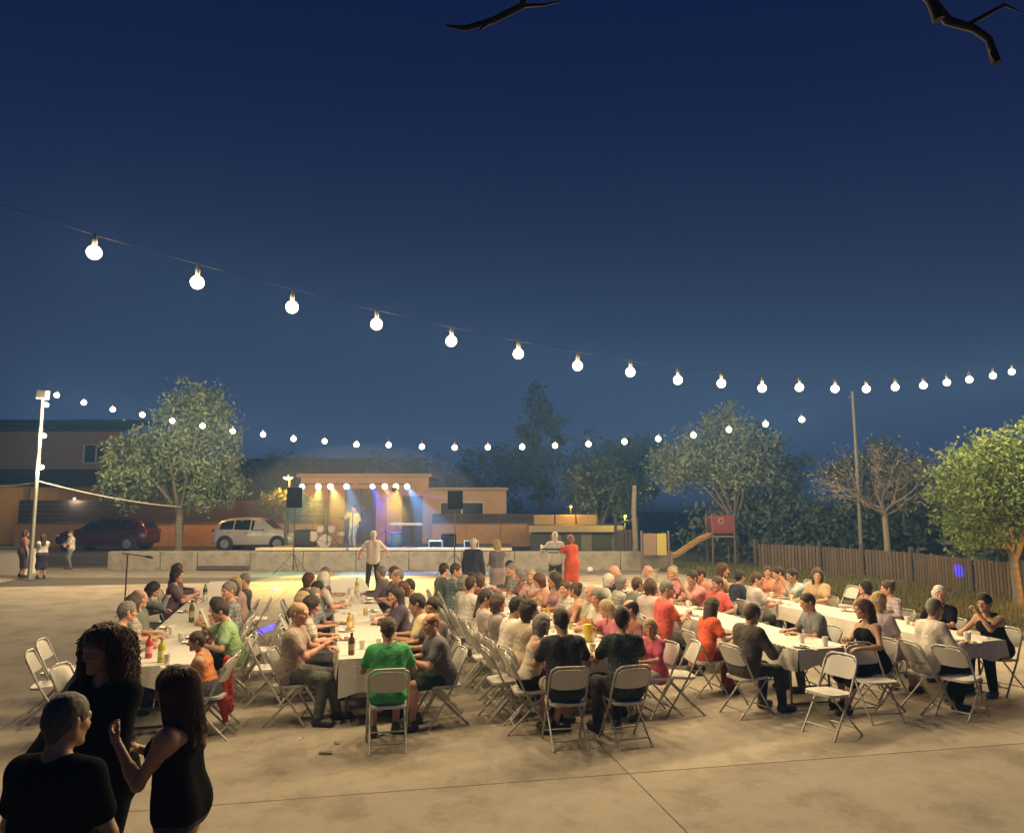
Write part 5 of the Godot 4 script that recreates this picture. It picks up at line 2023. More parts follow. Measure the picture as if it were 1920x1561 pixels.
func hair_mesh(kind: String) -> ArrayMesh:
	var key := "hair_" + kind
	if meshes.has(key):
		return meshes[key]
	var n := Net.new(Vector3(-0.2, -0.5, -0.17), Vector3(0.2, 0.2, 0.24), 0.0085)
	var g := {"short": 0.011, "ring": 0.008, "crop": 0.006, "bob": 0.018, "long": 0.016, "bun": 0.012, "tail": 0.012, "curly": 0.014, "quiff": 0.014, "fringe": 0.016}.get(kind, 0.012) as float
	n.ell(Vector3(0, 0.034, 0.016), Vector3(0.076, 0.092, 0.098) + Vector3.ONE * g, 0.02)
	n.cap(Vector3(0, -0.01, 0.062), Vector3(0, -0.06, 0.052), 0.052 + g * 0.4, 0.042, 0.03)
	if kind == "quiff":
		n.cap(Vector3(-0.025, 0.108, -0.03), Vector3(0.035, 0.112, -0.02), 0.026, 0.028, 0.05)
	# face, ears and throat stay bare
	var low := 0.05 if kind == "fringe" or kind == "curly" else 0.062
	n.ell(Vector3(0, low - 0.135, -0.098), Vector3(0.074, 0.135, 0.085), 0.012, true)
	if kind in ["short", "ring", "crop", "quiff", "bun", "tail"]:
		for s in [-1, 1]:
			n.ell(Vector3(s * 0.085, -0.018, 0.008), Vector3(0.024, 0.044, 0.034), 0.01, true)
			n.ell(Vector3(s * 0.07, -0.09, -0.03), Vector3(0.04, 0.06, 0.06), 0.01, true)
	if kind == "ring":
		n.ell(Vector3(0, 0.15, -0.035), Vector3(0.078, 0.105, 0.115), 0.012, true)
	for s in [-1, 1]:
		if kind == "bob":
			n.cap(Vector3(s * 0.072, 0.02, 0.02), Vector3(s * 0.070, -0.085, 0.0), 0.036, 0.028, 0.03)
			n.cap(Vector3(s * 0.045, 0.0, 0.07), Vector3(s * 0.045, -0.10, 0.06), 0.05, 0.04, 0.04)
		if kind == "long" or kind == "fringe":
			n.cap(Vector3(s * 0.066, 0.02, 0.03), Vector3(s * 0.075, -0.16, 0.03), 0.038, 0.03, 0.03)
			n.cap(Vector3(s * 0.04, 0.02, 0.075), Vector3(s * 0.055, -0.30, 0.10), 0.052, 0.034, 0.04)
			n.cap(Vector3(0, -0.05, 0.085), Vector3(0, -0.33, 0.115), 0.055, 0.03, 0.04)
	if kind == "bun":
		n.ell(Vector3(0, 0.09, 0.105), Vector3(0.045, 0.042, 0.04), 0.015)
	if kind == "tail":
		n.cap(Vector3(0, 0.06, 0.11), Vector3(0, -0.13, 0.15), 0.034, 0.02, 0.02)
	var nz := FastNoiseLite.new()
	nz.seed = 3
	nz.frequency = 34.0
	n.rough(nz, {"curly": 0.022, "crop": 0.004, "ring": 0.005}.get(kind, 0.009))
	var mb := MB.new()
	n.mesh(mb)
	if kind == "curly" or kind == "fringe":
		locks(mb, kind == "curly")
	meshes[key] = mb.mesh()
	return meshes[key]


func poses() -> Dictionary:
	var tb := 0.79
	return {
		# seated
		"table": {"lean": 0.18, "nod": 0.25, "hands": [Vector3(-0.13, tb, -0.42), Vector3(0.16, tb, -0.40)]},
		"table2": {"lean": 0.26, "nod": 0.12, "yaw": 0.3, "roll": 0.06, "hands": [Vector3(-0.06, tb, -0.43), Vector3(0.12, tb, -0.38)], "feet": [Vector3(-0.2, 0.085, -0.42), Vector3(0.08, 0.085, -0.3)], "curl": [0.6, 0.5]},
		"table3": {"lean": 0.08, "nod": 0.1, "yaw": -0.35, "roll": -0.05, "hands": [Vector3(-0.22, tb, -0.36), Vector3(0.03, 0.86, -0.36)], "feet": [Vector3(-0.1, 0.085, -0.5), Vector3(0.16, 0.085, -0.34)], "curl": [0.4, 0.8]},
		"chin": {"lean": 0.34, "nod": 0.1, "yaw": 0.15, "hands": [Vector3(-0.05, 1.08, -0.43), Vector3(0.2, tb, -0.44)], "poles": [Vector3(-0.5, -1, -0.4), Vector3(0.7, -0.6, 0.4)], "curl": [0.8, 0.35]},
		"lap": {"lean": -0.1, "nod": 0.08, "hands": [Vector3(-0.08, 0.70, -0.26), Vector3(0.09, 0.70, -0.28)], "slide": -0.02, "curl": [0.5, 0.5]},
		"left": {"lean": 0.12, "turn": 0.35, "yaw": 0.6, "hands": [Vector3(-0.2, tb, -0.36), Vector3(0.1, tb, -0.42)]},
		"right": {"lean": 0.12, "turn": -0.35, "yaw": -0.6, "hands": [Vector3(-0.1, tb, -0.42), Vector3(0.2, tb, -0.36)]},
		"eat": {"lean": 0.3, "nod": 0.3, "hands": [Vector3(-0.16, tb, -0.40), Vector3(0.07, 1.02, -0.42)], "poles": [Vector3(-0.7, -0.6, 0.5), Vector3(0.9, -0.6, 0.1)], "curl": [0.35, 0.8]},
		"lounge": {"lean": -0.22, "nod": 0.1, "hands": [Vector3(-0.2, 0.70, -0.2), Vector3(0.15, 0.72, -0.3)], "slide": -0.08, "knees": [Vector3(-0.1, 0.12, -0.42), Vector3(0.1, 0.22, -0.42)], "feet": [Vector3(-0.08, 0.085, -0.62), Vector3(0.0, 0.5, -0.86)]},
		# standing
		"stand": {"seated": false, "hands": [Vector3(-0.27, 0.83, -0.06), Vector3(0.27, 0.84, -0.04)], "poles": [Vector3(-0.5, 0, 1), Vector3(0.5, 0, 1)], "backs": [Vector3(-1, 0, 0), Vector3(1, 0, 0)]},
		"folded": {"seated": false, "nod": 0.15, "hands": [Vector3(0.08, 1.12, -0.24), Vector3(-0.08, 1.08, -0.26)], "poles": [Vector3(-0.8, -0.8, 0.1), Vector3(0.8, -0.8, 0.1)], "curl": [0.6, 0.6]},
		"dance": {"seated": false, "lean": 0.06, "hands": [Vector3(-0.34, 1.28, -0.4), Vector3(0.2, 1.15, -0.36)], "feet": [Vector3(-0.12, 0.085, -0.1), Vector3(0.12, 0.085, 0.1)], "poles": [Vector3(-0.6, -0.9, 0.2), Vector3(0.6, -0.9, 0.2)]},
		"sing": {"seated": false, "lean": -0.05, "yaw": -0.5, "nod": -0.1, "hands": [Vector3(-0.3, 1.0, -0.25), Vector3(0.07, 1.4, -0.3)], "feet": [Vector3(-0.16, 0.085, -0.08), Vector3(0.16, 0.085, 0.06)], "poles": [Vector3(-0.7, -0.5, 0.5), Vector3(0.7, -0.8, 0.1)], "curl": [0.4, 0.9]},
		"gesture": {"seated": false, "lean": 0.03, "hands": [Vector3(-0.4, 1.0, -0.2), Vector3(0.42, 1.02, -0.2)], "feet": [Vector3(-0.16, 0.085, 0.0), Vector3(0.15, 0.085, -0.06)]},
	}


var pose_table := {}
const SKIN := {"fair": [0.50, 0.30, 0.21], "pink": [0.52, 0.27, 0.19], "tan": [0.38, 0.21, 0.13], "olive": [0.31, 0.18, 0.11]}
const HAIR := {"black": [0.012, 0.010, 0.010], "dark": [0.028, 0.018, 0.014], "brown": [0.065, 0.038, 0.024], "auburn": [0.075, 0.028, 0.017], "slate": [0.05, 0.046, 0.042], "grey": [0.17, 0.155, 0.14], "white": [0.48, 0.46, 0.42], "blond": [0.34, 0.25, 0.13], "ginger": [0.26, 0.11, 0.045]}


func cloth_mat(col: Array, pattern: String) -> StandardMaterial3D:
	var key := "cloth_%s_%s" % [col, pattern]
	if mats.has(key):
		return mats[key]
	var c := lin(col[0], col[1], col[2])
	var m: StandardMaterial3D
	if pattern == "floral":
		m = mat(key, Color.WHITE, 0.85)
		var nz := FastNoiseLite.new()
		nz.seed = 7
		nz.noise_type = FastNoiseLite.TYPE_CELLULAR
		nz.frequency = 0.05
		var g := Gradient.new()
		g.offsets = PackedFloat32Array([0.0, 0.16, 0.24, 1.0])
		g.colors = PackedColorArray([lin(0.55, 0.5, 0.48), lin(0.35, 0.3, 0.3), c, c])
		var t := NoiseTexture2D.new()
		t.width = 256
		t.height = 256
		t.seamless = true
		t.noise = nz
		t.color_ramp = g
		m.albedo_texture = t
		m.uv1_triplanar = true
		m.uv1_scale = Vector3.ONE * 1.6
	elif pattern == "stripe":
		m = mat(key, Color.WHITE, 0.85)
		var im := Image.create(4, 128, false, Image.FORMAT_RGB8)
		for y in 128:
			var w: bool = (y > 28 and y < 44) or (y > 56 and y < 66)
			for x in 4:
				im.set_pixel(x, y, c if not w else lin(0.03, 0.055, 0.055))
		m.albedo_texture = ImageTexture.create_from_image(im)
		m.uv1_triplanar = true
		m.uv1_triplanar_sharpness = 8.0
		m.uv1_scale = Vector3(2.2, 2.2, 2.2)
	elif pattern == "check" or pattern == "lines":
		m = mat(key, Color.WHITE, 0.85)
		var im := Image.create(64, 64, false, Image.FORMAT_RGB8)
		for y in 64:
			for x in 64:
				var b := (y % 16 < 4)
				var a := (x % 16 < 4) and pattern == "check"
				var dk := c.darkened(0.45)
				im.set_pixel(x, y, dk if (a and b) else (c.darkened(0.25) if (a or b) else c))
		m.albedo_texture = ImageTexture.create_from_image(im)
		m.uv1_triplanar = true
		m.uv1_scale = Vector3.ONE * 4.0
	else:
		m = mat(key, c, 0.85)
	if not mats.has("weave"):
		var nz := FastNoiseLite.new()
		nz.seed = 17
		nz.frequency = 0.013
		nz.fractal_type = FastNoiseLite.FRACTAL_RIDGED
		nz.fractal_octaves = 3
		var t := NoiseTexture2D.new()
		t.width = 256
		t.height = 256
		t.seamless = true
		t.noise = nz
		mats["weave"] = t
	if pattern == "":
		m.uv1_triplanar = true
		m.uv1_scale = Vector3.ONE * 2.4
	if col[0] + col[1] + col[2] > 0.04:
		m.heightmap_enabled = true
		m.heightmap_texture = mats["weave"]
		m.heightmap_scale = 1.3
	else:
		m.metallic_specular = 0.15
		m.roughness = 1.0
	m.rim_enabled = col[0] + col[1] + col[2] > 0.12
	m.rim = 0.1
	m.rim_tint = 0.6
	return m


# look: {pose, f, hair, hc, skin, top: [kind, colour, pattern], low: [kind, colour], shoes, size}
func person(label: String, at: Vector3, turn: float, look: Dictionary, group := "") -> Node3D:
	if pose_table.is_empty():
		pose_table = poses()
	var f: bool = look.get("f", false)
	var ps: String = look.get("pose", "table")
	var cell: float = look.get("cell", 0.0195)
	var key := "%s_%s" % [ps, f]
	if not meshes.has(key):
		var q: Dictionary = pose_table[ps]
		meshes[key] = joints(q, f)
		meshes[key + "_body"] = body_mesh(meshes[key], cell)
	var j: Dictionary = meshes[key]
	var sc: float = look.get("size", 1.0)
	var skin: Array = SKIN[look.get("skin", "fair")]
	var sm := mat("skin_" + look.get("skin", "fair"), lin(skin[0], skin[1], skin[2]), 0.55)
	sm.subsurf_scatter_enabled = true
	sm.subsurf_scatter_strength = 0.12
	var o := obj("person", meshes[key + "_body"], null)
	o.set_surface_override_material(0, sm)
	o.set_surface_override_material(1, mat("eye_dark", lin(0.02, 0.013, 0.01), 0.3))
	o.position = at
	o.rotation.y = turn
	o.scale = Vector3.ONE * sc
	tag(o, label, "person", group)
	var top: Array = look.get("top", ["tee", [0.3, 0.3, 0.3]])
	if top[0] != "none":
		var tk := "%s_top_%s" % [key, top[0]]
		if not meshes.has(tk):
			meshes[tk] = top_mesh(j, top[0], cell)
		obj({"tee": "t_shirt", "long": "shirt", "jacket": "jacket", "tank": "tank_top", "dress": "dress"}[top[0]], meshes[tk], cloth_mat(top[1], top[2] if top.size() > 2 else ""), o)
	var low: Array = look.get("low", ["long", [0.03, 0.035, 0.05]])
	if low[0] != "none":
		var bk := "%s_low_%s" % [key, low[0]]
		if not meshes.has(bk):
			meshes[bk] = bottom_mesh(j, low[0], cell)
		obj({"long": "trousers", "shorts": "shorts", "hot": "shorts", "skirt": "skirt"}[low[0]], meshes[bk], cloth_mat(low[1], ""), o)
	var hk: String = look.get("hair", "short")
	if hk != "bald":
		var hc: Array = HAIR[look.get("hc", "dark")]
		var hm := noisy("hair_" + look.get("hc", "dark"), [lin(hc[0] * 0.35, hc[1] * 0.35, hc[2] * 0.35), lin(hc[0] * 1.7, hc[1] * 1.7, hc[2] * 1.7)], 0.12, 0.7, 140, 0.0, 3, 128, Vector3(3, 0.5, 3))
		var h := obj("hair", hair_mesh(hk), hm, o)
		h.transform = Transform3D(j.hb.scaled(Vector3.ONE * (0.97 if f else 1.03)), j.head)
	var sc2: Array = look.get("shoes", [0.03, 0.03, 0.03])
	for i in 2:
		var s := obj("shoe", shoe_mesh(), mat("shoe_%s" % [sc2], lin(sc2[0], sc2[1], sc2[2]), 0.5), o)
		s.transform = Transform3D(j.fb[i], j.an[i])
	return o


var seat_no := 0


func guest(row: String, t: float, off: float, what: String, look: Dictionary) -> void:
	# a seated guest on a folding chair, facing across the row
	var base := deg_to_rad(ROWS[row][2])
	var face := base + (-PI / 2 if off < 0 else PI / 2) + look.get("swing", 0.0) as float
	var fw := Vector3(-sin(face), 0, -cos(face))
	var at := row_point(row, t, off)
	seat_guest(at, face, what, look)
	# what stands before the guest
	var s := signf(off)
	var j := 0.05 * ((seat_no * 7) % 5 - 2)
	var foods := [lin(0.5, 0.2, 0.05), lin(0.4, 0.07, 0.03), lin(0.3, 0.16, 0.06), lin(0.16, 0.22, 0.06), lin(0.5, 0.36, 0.1)]
	if seat_no % 4 != 3:
		plate(row_point(row, t + j, s * 0.24, 0.746), "plate before the " + what, foods[seat_no % 5])
	if seat_no % 3 != 1:
		cup(row_point(row, t + 0.2, s * (0.1 + 0.03 * (seat_no % 3)), 0.746), "cup before the " + what, seat_no % 5 != 2)
	if seat_no % 3 == 1:
		napkin(row_point(row, t - 0.2, s * 0.2, 0.7465), seat_no * 1.1, "crumpled napkin before the " + what)


func seat_guest(at: Vector3, face: float, what: String, look: Dictionary) -> void:
	var fw := Vector3(-sin(face), 0, -cos(face))
	person(what, at, face, look, "guests seated at the tables")
	seat_no += 1
	if look.get("chair", true):
		place_chair(at + fw * -0.01, face, "white folding chair under the " + what)



func light_poles_first() -> void:
	festoon("near string of warm bulbs crossing high over the tables", Vector3(-4.13, 0, -7.0), Vector3(0.84, 0, -0.534), 0, 23, 4.41, 0.0092, 7.6, [Vector3(-7.9, 5.95, -4.6), Vector3(15.9, 7.0, -19.7)], 4.6, true)
	festoon("far string of small warm bulbs from the left pole across the plaza", Vector3(-15.65, 0, -25.0), Vector3(1.063, 0, 0.12), 0, 23, 4.26, 0.0098, 14.0, [Vector3(-16.05, 6.32, -25.0), Vector3(11.5, 6.12, -24.85)], 6.5, false)
	light_poles()


func stage_smoke() -> void:
	# show smoke hanging round the two cross bars
	var v := FogVolume.new()
	v.name = "stage_smoke"
	v.shape = RenderingServer.FOG_VOLUME_SHAPE_ELLIPSOID
	v.size = Vector3(9.5, 4.4, 4.4)
	var m := FogMaterial.new()
	m.resource_name = "show_smoke"
	m.albedo = Color(0.9, 0.93, 1.0)
	m.density = 0.03
	v.material = m
	v.position = Vector3(-6.0, 2.7, -29.6)
	v.set_meta("kind", "stuff")
	add_child(v)
	tag(v, "thin show smoke glowing round the stage lamps", "smoke")


func trio() -> void:
	pose_table = poses()
	pose_table["host_man"] = {"seated": false, "lean": 0.05, "yaw": -0.3, "nod": 0.1, "hands": [Vector3(-0.30, 0.85, -0.16), Vector3(0.29, 0.86, -0.14)], "poles": [Vector3(-0.8, 0, 1), Vector3(0.8, 0, 1)], "backs": [Vector3(-1, 0, 0), Vector3(1, 0, 0)], "belly": 0.05}
	pose_table["host_curly"] = {"seated": false, "yaw": 0.1, "nod": 0.1, "hands": [Vector3(-0.12, 1.0, -0.30), Vector3(0.14, 1.03, -0.30)], "poles": [Vector3(-0.8, -0.8, 0.2), Vector3(0.8, -0.8, 0.2)], "curl": [0.6, 0.6]}
	pose_table["host_slim"] = {"seated": false, "lean": 0.04, "nod": 0.18, "hands": [Vector3(-0.17, 1.30, -0.27), Vector3(0.07, 1.20, -0.30)], "poles": [Vector3(-0.15, -1, -0.1), Vector3(0.5, -1, 0.2)], "curl": [0.55, 0.7], "hand_dirs": [Vector3(0.2, 0.5, -0.5), Vector3.ZERO], "backs": [Vector3(-0.3, 0.2, -1), Vector3(0.3, 1, 0)], "feet": [Vector3(-0.09, 0.085, 0.04), Vector3(0.1, 0.085, -0.02)]}
	person("man in black t-shirt seen from behind, close at the bottom left", Vector3(-2.05, 0, -3.46), -0.12, {"pose": "host_man", "cell": 0.012, "hair": "crop", "hc": "slate", "skin": "tan", "top": ["tee", [0.008, 0.008, 0.009]], "low": ["long", [0.02, 0.022, 0.03]], "size": 0.95})
	person("woman with long curly hair in black long sleeves facing the near man", Vector3(-2.33, 0, -4.36), deg_to_rad(158), {"pose": "host_curly", "f": true, "cell": 0.012, "hair": "curly", "hc": "auburn", "skin": "tan", "top": ["long", [0.008, 0.008, 0.009]], "low": ["long", [0.012, 0.012, 0.014]], "size": 1.08})
	person("woman with fringe in black tank top and shorts holding a small bowl", Vector3(-1.8, 0, -4.18), deg_to_rad(85), {"pose": "host_slim", "f": true, "cell": 0.012, "hair": "fringe", "hc": "auburn", "skin": "tan", "top": ["tank", [0.009, 0.009, 0.011]], "low": ["hot", [0.016, 0.016, 0.02]], "size": 0.96})
	var t := thing("bowl", "small pale bowl held by the woman with the fringe", "bowl", Vector3(-2.15, 1.15, -4.26))
	var m := MB.new()
	m.lathe([Vector2(0.0, 0.0), Vector2(0.03, 0.0), Vector2(0.062, 0.04), Vector2(0.06, 0.042), Vector2(0.028, 0.006), Vector2(0.0, 0.006)], 16)
	obj("bowl_wall", m.mesh(), mat("bowl_pale", lin(0.5, 0.42, 0.32), 0.4), t)
	m = MB.new()
	m.lathe([Vector2(0.0, 0.025), Vector2(0.045, 0.024), Vector2(0.0, 0.034)], 14)
	obj("food", m.mesh(), mat("dip", lin(0.5, 0.36, 0.2), 0.6), t)


func standing() -> void:
	person("man in white shirt standing with back to camera before the stage", Vector3(-3.98, 0, -21.4), 0.15, {"pose": "gesture", "hair": "crop", "hc": "white", "skin": "pink", "top": ["tee", [0.60, 0.52, 0.48]], "low": ["long", [0.03, 0.035, 0.03]], "size": 1.0})
	person("grey haired man in dark blue suit standing behind the middle row", Vector3(-0.93, 0, -17.9), -0.3, {"pose": "stand", "hair": "crop", "hc": "white", "skin": "pink", "top": ["jacket", [0.025, 0.035, 0.055]], "low": ["long", [0.02, 0.025, 0.035]], "size": 0.97})
	person("blond woman in floral top standing beside the man in the suit", Vector3(-0.36, 0, -18.2), 0.4, {"pose": "folded", "f": true, "hair": "bob", "hc": "blond", "skin": "pink", "top": ["long", [0.13, 0.12, 0.15], "floral"], "low": ["skirt", [0.3, 0.24, 0.25]], "size": 0.96})
	person("man in pale sweater with dark stripes dancing with the woman in red", Vector3(1.21, 0, -20.9), 0.05, {"pose": "dance", "hair": "ring", "hc": "white", "skin": "pink", "top": ["long", [0.46, 0.45, 0.40], "stripe"], "low": ["long", [0.045, 0.035, 0.03]], "size": 1.0})
	person("woman in orange red dress standing beside the striped sweater", Vector3(1.66, 0, -20.8), 0.5, {"pose": "dance", "f": true, "hair": "bob", "hc": "ginger", "skin": "pink", "top": ["dress", [0.62, 0.09, 0.035]], "low": ["none", [0, 0, 0]], "size": 0.97})
	person("singer in yellow top leaning back with a microphone on the stage", Vector3(-6.35, 0.71, -29.8), 2.6, {"pose": "sing", "hair": "short", "hc": "brown", "skin": "pink", "top": ["long", [0.55, 0.5, 0.16]], "low": ["long", [0.25, 0.29, 0.35]], "size": 1.0})
	person("child in pale shirt standing by the red car", Vector3(-17.1, -0.02, -28.9), 2.4, {"pose": "folded", "hair": "short", "hc": "brown", "skin": "pink", "top": ["tee", [0.5, 0.47, 0.42]], "low": ["long", [0.14, 0.14, 0.14]], "size": 0.86})
	person("person in rosy top standing at the foot of the left pole", Vector3(-16.75, 0, -25.6), -0.6, {"pose": "stand", "f": true, "hair": "bob", "hc": "brown", "skin": "pink", "top": ["tee", [0.35, 0.16, 0.13]], "low": ["skirt", [0.1, 0.08, 0.1]], "size": 0.95})
	person("person in white top with dark waist standing right of the left pole", Vector3(-15.85, 0, -25.2), 0.7, {"pose": "folded", "f": true, "hair": "long", "hc": "dark", "skin": "pink", "top": ["tee", [0.5, 0.46, 0.44]], "low": ["skirt", [0.03, 0.025, 0.06]], "size": 0.88})
	# guests at the near table ends, backs to the camera
	var a := deg_to_rad(12.0)
	seat_guest(Vector3(-1.30, 0, -7.98), a, "boy in green t-shirt with back to camera", {"pose": "table", "hair": "short", "hc": "brown", "skin": "tan", "top": ["tee", [0.05, 0.30, 0.09]], "low": ["shorts", [0.015, 0.015, 0.018]], "size": 0.96})
	seat_guest(Vector3(0.56, 0, -8.08), a - 0.05, "man in black t-shirt with back to camera, middle row end", {"pose": "table", "hair": "short", "hc": "dark", "skin": "tan", "top": ["tee", [0.014, 0.017, 0.021]], "low": ["shorts", [0.34, 0.28, 0.18]], "size": 1.02})
	seat_guest(Vector3(1.2, 0, -8.14), a + 0.1, "woman in black floral blouse with back to camera", {"pose": "right", "f": true, "hair": "short", "hc": "dark", "skin": "tan", "top": ["tee", [0.014, 0.02, 0.024], "floral"], "low": ["long", [0.02, 0.02, 0.025]], "size": 1.03})


func empty_chairs() -> void:
	var q := [
		[-5.62, -9.45, -75.0, "empty white folding chair behind the curly haired woman, outer"], [-5.3, -8.75, -70.0, "empty white folding chair behind the curly haired woman, inner"],
		[-3.34, -8.55, 100.0, "empty white folding chair with red cloth hanging on it"], [-3.55, -10.75, 112.0, "empty white folding chair behind the light green t-shirt"],
		[-3.08, -9.62, -80.0, "empty white folding chair left of the taupe t-shirt"], [-3.25, -11.4, -78.0, "empty white folding chair behind the sand coloured tee"],
		[3.5, -8.4, 118.0, "empty white folding chair nearest the camera at the fourth row"], [4.25, -8.95, 192.0, "empty white folding chair at the near end of the fourth row"],
		[7.0, -9.45, 60.0, "empty white folding chair at the right edge of the picture"], [2.02, -9.25, 95.0, "empty white folding chair beside the blond child"],
		[-0.95, -12.3, -72.0, "empty white folding chair in the aisle left of the middle row"], [-0.35, -10.3, -76.0, "empty white folding chair left of the black crop man"],
		[-0.1, -9.0, -72.0, "empty white folding chair left of the strap top woman"], [6.75, -15.3, 100.0, "empty white folding chair far right before the lawn"], [6.35, -16.4, 110.0, "empty white folding chair farthest right before the lawn"],
		[3.45, -19.2, 10.0, "empty white folding chair beyond the far end of the fourth row"], [-4.6, -13.6, 105.0, "empty white folding chair right of the leftmost row, middle"], [5.35, -9.1, -55.0, "empty white folding chair left of the near right row"]]
	for c in q:
		place_chair(Vector3(c[0], 0, c[1]), deg_to_rad(c[2]), c[3])
	# red cloth on the chair back
	var n := Net.new(Vector3(-0.2, -0.1, -0.12), Vector3(0.2, 0.9, 0.12), 0.012)
	n.cap(Vector3(0.0, 0.8, 0.0), Vector3(-0.015, 0.35, 0.02), 0.035, 0.06, 0.03)
	n.cap(Vector3(-0.015, 0.35, 0.02), Vector3(0.01, 0.14, 0.01), 0.06, 0.03, 0.03)
	n.cap(Vector3(0.04, 0.7, 0.0), Vector3(0.055, 0.25, 0.0), 0.025, 0.04, 0.02)
	var nz := FastNoiseLite.new()
	nz.frequency = 9.0
	n.rough(nz, 0.012)
	var mb := MB.new()
	n.mesh(mb)
	var o := obj("red_cloth", mb.mesh(), cloth_mat([0.45, 0.05, 0.035], ""))
	o.position = Vector3(-3.16, 0, -8.42)
	tag(o, "red cloth hanging from an empty white folding chair", "cloth")


func on_row(k: String, t: float, off: float) -> Vector3:
	return row_point(k, t, off, 0.746)


func table_things() -> void:
	bottle(on_row("A", 0.45, -0.10), "red drink bottle near the front end of the leftmost table row", lin(0.45, 0.05, 0.04), lin(0.3, 0.12, 0.08))
	bottle(on_row("A", 0.16, 0.08), "yellow drink bottle near the front end of the leftmost table row", lin(0.42, 0.38, 0.03), lin(0.2, 0.2, 0.08))
	bottle(on_row("A", 3.09, 0.01), "olive wine bottle in the middle of the leftmost table row", lin(0.10, 0.10, 0.015), lin(0.02, 0.02, 0.02), 0.32)
	bottle(on_row("A", 5.7, -0.1), "dark green bottle far along the leftmost table row", lin(0.03, 0.06, 0.02), lin(0.3, 0.25, 0.1), 0.3)
	bottle(on_row("B", 1.92, -0.2), "amber bottle before the taupe t-shirt man", lin(0.45, 0.28, 0.05), lin(0.4, 0.35, 0.25), 0.24)
	bottle(on_row("B", 0.2, -0.24), "brown bottle on the near left corner of the second table row", lin(0.09, 0.06, 0.02), lin(0.05, 0.05, 0.05), 0.25)
	bottle(on_row("B", 6.2, 0.1), "yellow green bottle far along the second table row", lin(0.35, 0.36, 0.06), lin(0.1, 0.1, 0.1), 0.3)
	bottle(on_row("C", 2.6, 0.1), "mustard bottle half way along the middle table row", lin(0.40, 0.26, 0.03), lin(0.3, 0.06, 0.03), 0.22)
	bottle(on_row("C", 1.3, 0.22), "orange drink bottle before the maroon tee", lin(0.55, 0.22, 0.03), lin(0.5, 0.5, 0.45), 0.26)
	pitcher(on_row("C", 0.75, 0.05), "yellow pitcher on the near half of the middle table row", lin(0.55, 0.42, 0.05))
	pitcher(on_row("B", 5.2, -0.05), "white pitcher far along the second table row", lin(0.6, 0.58, 0.55))
	pitcher(on_row("D", 4.2, 0.03), "amber pitcher beyond the coral red t-shirt", lin(0.5, 0.3, 0.06))
	cup(on_row("D", 6.9, 0.2), "tall white cup at the far end of the fourth table row")
	cup(on_row("E", 3.4, -0.05), "white cup alone half way along the right row")
	cup(on_row("E", 0.1, -0.08), "white cup at the near end of the right row")
	cup(on_row("D", 0.35, -0.05), "white cup near the front edge of the fourth table row")
	var t := thing("paper_sheet", "white paper sheet held up before the light green t-shirt man", "paper", row_point("A", 1.75, 0.36, 0.98), deg_to_rad(100))
	var m := MB.new()
	m.box(Vector3.ZERO, Vector3(0.21, 0.28, 0.003), 0.0, Basis(Vector3.RIGHT, -0.4))
	obj("sheet", m.mesh(), mat("paper_white", lin(0.65, 0.62, 0.55), 0.8), t)


